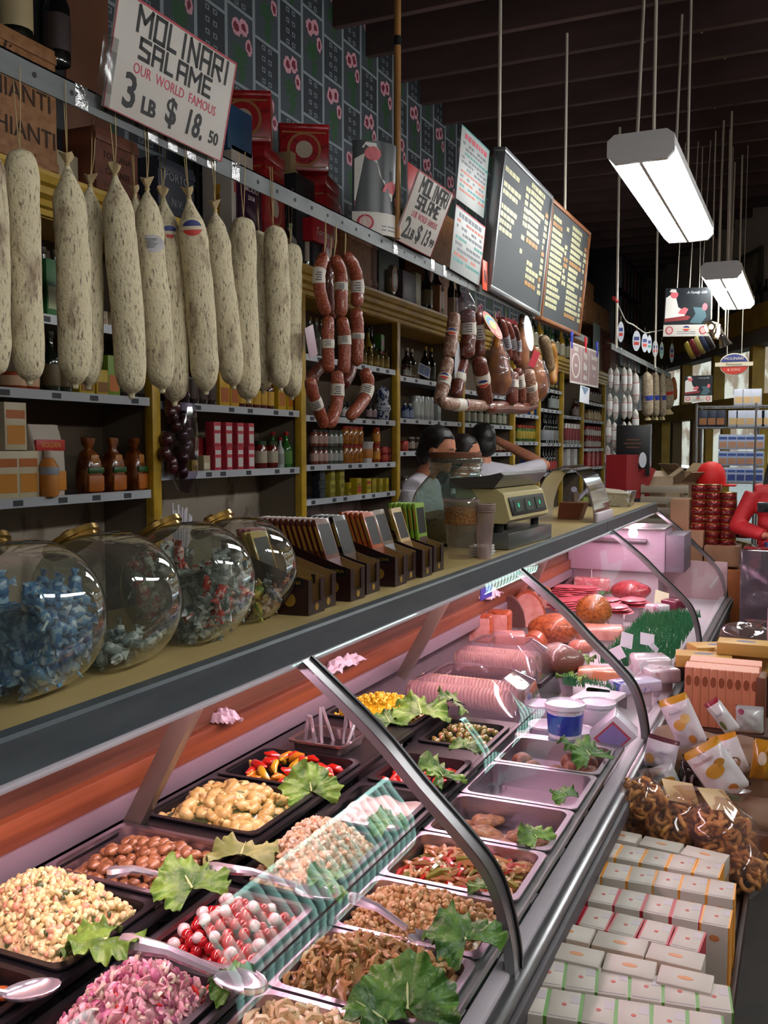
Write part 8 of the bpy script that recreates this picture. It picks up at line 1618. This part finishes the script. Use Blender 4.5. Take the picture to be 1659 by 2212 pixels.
# stacked red tins on cardboard boxes beyond the case end
kt_ = thing('round_tin', 'x', 'tin'); b = MB().lathe([(.054, 0), (.056, .003), (.056, .046), (.054, .048)], 22).obj('tin_body', mat('tin_crimson', '8a1a1e', .25, .3), kt_, smooth=50); MB().lathe([(.0562, .047), (.0578, .048), (.0578, .055), (.055, .0565), (0, .0565)], 22).obj('gold_rim', mat('tin_rim_gold', 'a07a3a', .25, .7), kt_, smooth=40); MB().lathe([(.0562, .012), (.0566, .013), (.0566, .034), (.0562, .035)], 22).obj('printed_band', mat('tin_print', '5f1216', .3, nz=(60, 'a8845a', .6, .66)), b); KR = Kind(kt_)
card = mat('cardboard', 'a3785c', .75, nz=((6, 6, 3), '8f664c', .35, .7)); YT = 7.35
zbx = fY(1555, 1182, YT).z
def cbox_(label, x0, y0, x1, y1, Y, d, m=card, zlow=None):
    a, b = fY(x0, y1, Y), fY(x1, y0, Y); r = thing('cardboard_box', label, 'box', ((a.x + b.x) / 2, Y, a.z if zlow is None else zlow)); z0 = 0; w_ = abs(b.x - a.x); MB().box(-w_ / 2, 0, 0, w_ / 2, d, b.z - r.location.z, .004).obj('box_body', m, r); MB().box(-w_ / 2 + .01, d * .48, b.z - r.location.z, w_ / 2 - .01, d * .52, b.z - r.location.z + .001).obj('tape_seam', C('seam_tan', '8a6248'), r); return r
lowb = cbox_('long low cardboard box under the red tins', 1520, 1182, 1597, 1222, YT - .08, .30); cbox_('upright cardboard box to the left of the lowest tins', 1480, 1147, 1519, 1222, YT - .06, .22); cbox_('tall cardboard box to the left of the red tins', 1447, 1079, 1489, 1146, YT, .22); cbox_('small cardboard box under the tall one', 1447, 1146, 1479, 1222, YT, .22)
pst = thing('wooden_stand', 'orange-brown wooden stand under the cardboard boxes beyond the case', 'stand', (0, YT - .1, 0)); a, b = fY(1447, 1223, YT - .08), fY(1598, 1223, YT - .08); MB().box(a.x - .02, -.02, 0, b.x + .01, .45, a.z - .002, .004).obj('stand_body', mat('stand_wood', 'a0562a', .5, nz=((8, 8, 2), '7a3c1a', .35, .7)), pst); MB().box(a.x - .02, -.03, .0, a.x + .22, -.021, a.z - .03).obj('pale_panel', C('stand_rose', 'c0949a'), pst)
for cn, px, pyb, n, nm, top in ((0, 1506, 1146, 6, 'left', 0), (1, 1537, 1182, 8, 'middle', 1), (2, 1571, 1182, 7, 'right', 1)):
    q = fY(px, pyb, YT); z0 = fY(1500, 1147, YT).z if cn == 0 else zbx
    x_ = q.x
    for i in range(n): KR.place((x_ + RN.uniform(-.002, .002), YT + .06, z0 + .004 + i * .0572), (0, 0, RN.uniform(0, 6)), f'round crimson tin in the {nm} stack beyond the case, {ORD[i]} from the bottom', 'round crimson tins')
    KR.place((x_ + .10, YT + .19, z0 + .06), (0, 0, 1), f'round crimson tin half hidden behind the {nm} stack', 'round crimson tins') if cn else None
rc = thing('red_hat', 'bright red rounded cap behind the stacks of crimson tins', 'cap', fY(1536, 1030, 8.3)); MB().lathe([(.115, -.06), (.12, -.02), (.11, .05), (.08, .10), (.03, .125), (0, .127)], 22).obj('crown', mat('cap_red', 'd81414', .6), rc, smooth=60); MB().box(.02, -.09, -.075, .20, .05, -.06, .005).obj('brim', mat('cap_red'), rc); MB().cyl((0, 0, -.06), (0, 0, -rc.location.z), .03, n=10).obj('display_stick', black, rc)
for k, (px, py, Y, rz, w_) in enumerate([(1418, 1030, 8.0, .3, .11), (1462, 1040, 8.25, -.5, .12), (1436, 1062, 7.86, 1.0, .08), (1480, 1020, 8.6, .9, .11)]):
    q = fY(px, py, Y); r = thing('open_carton', f'open cardboard carton with raised flaps beyond the far counter end, {ORD[k]} of four', 'carton', (q.x, Y, .92), (0, 0, rz), 'open cartons at the far end'); h = max(.08, q.z - .92); m = C('flap_tan' + str(k % 2), ('a08a70', '8a7258')[k % 2])
    for s in (-1, 1): MB().box(s * w_ - .003, -w_, 0, s * w_ + .003, w_, h).obj('side_panel', m, r); MB().box(-w_, s * w_ - .003, 0, w_, s * w_ + .003, h).obj('side_panel', m, r); MB().box(-.003, -w_, 0, .003, w_, w_ * 1.1, 0, RT((s * w_, 0, h), (0, s * .9, 0))).obj('flap', m, r)
ft = thing('far_table', 'low pale table carrying the open cartons beyond the case', 'table', fY(1455, 1080, 8.0)); ft.location.z = 0; MB().box(-.75, -.25, .86, .30, .8, .918, .004).obj('table_top', C('table_pale', '9a8f80'), ft)
for x in (-.7, .25):
    for y in (-.2, .75): MB().box(x - .03, y - .03, 0, x + .03, y + .03, .86).obj('leg', C('table_pale'), ft)
sc_ = thing('slatted_crate', 'pale slatted crate in front of the low far table', 'crate', fY(1428, 1130, 7.6)); 
for k in range(4): MB().box(-.16, -.01, k * .085 - .02, .2, .01, k * .085 + .035, .003).obj('slat', C('slat_pale', '8f8474'), sc_)
for x in (-.15, .18): MB().box(x - .015, .01, -sc_.location.z, x + .015, .04, .30).obj('post', C('slat_pale'), sc_)
gd = thing('glossy_cabinet', 'dark glossy cabinet front to the right of the cardboard boxes', 'cabinet', (fY(1625, 1250, 6.4).x, 6.4, 0)); MB().box(-.07, 0, 0, .5, .42, 1.0, .01).obj('cabinet_body', mat('cabinet_gloss', '14181c', .12, coat=1.0), gd); mb = MB(); mb.grid(lambda u, v_: (-.07 + u * .3, -.02 - .03 * noise.noise(V((u * 4, v_ * 5, 1))), .5 + v_ * .5), 10, 12); sol(mb, .002); mb.obj('film_sheet', wrap, gd)
pf = fW(1614, 610, .02); fr_ = thing('framed_map', 'dim framed poster high on the street wall', 'picture', mx=face(pf, BW_D * -1, (0, 0, 1))); hh = fW(1614, 548, .02).z - pf.z; MB().box(-.42, -hh, 0, .42, hh, .02, .004).obj('frame', C('frame_olive', '4f4a34'), fr_); MB().box(-.36, -hh + .06, .02, .36, hh - .06, .023).obj('print', mat('map_print', '7f7868', .6, nz=(3, '5a564c', .45, .6)), fr_)
for k in range(14):
    u = UZ(1465 + k * 15, 800)[0]; q = BW_P + BW_D * u + BW_N * .05; k_bottle('14120f', '3a342a', '1a1a1a', .26, .04).place((q.x, q.y, Z_TR1 + .422), (0, 0, k), f'dim bottle on the ledge above the street windows, {ORD[k]} from left', 'dim bottles on the window ledge')
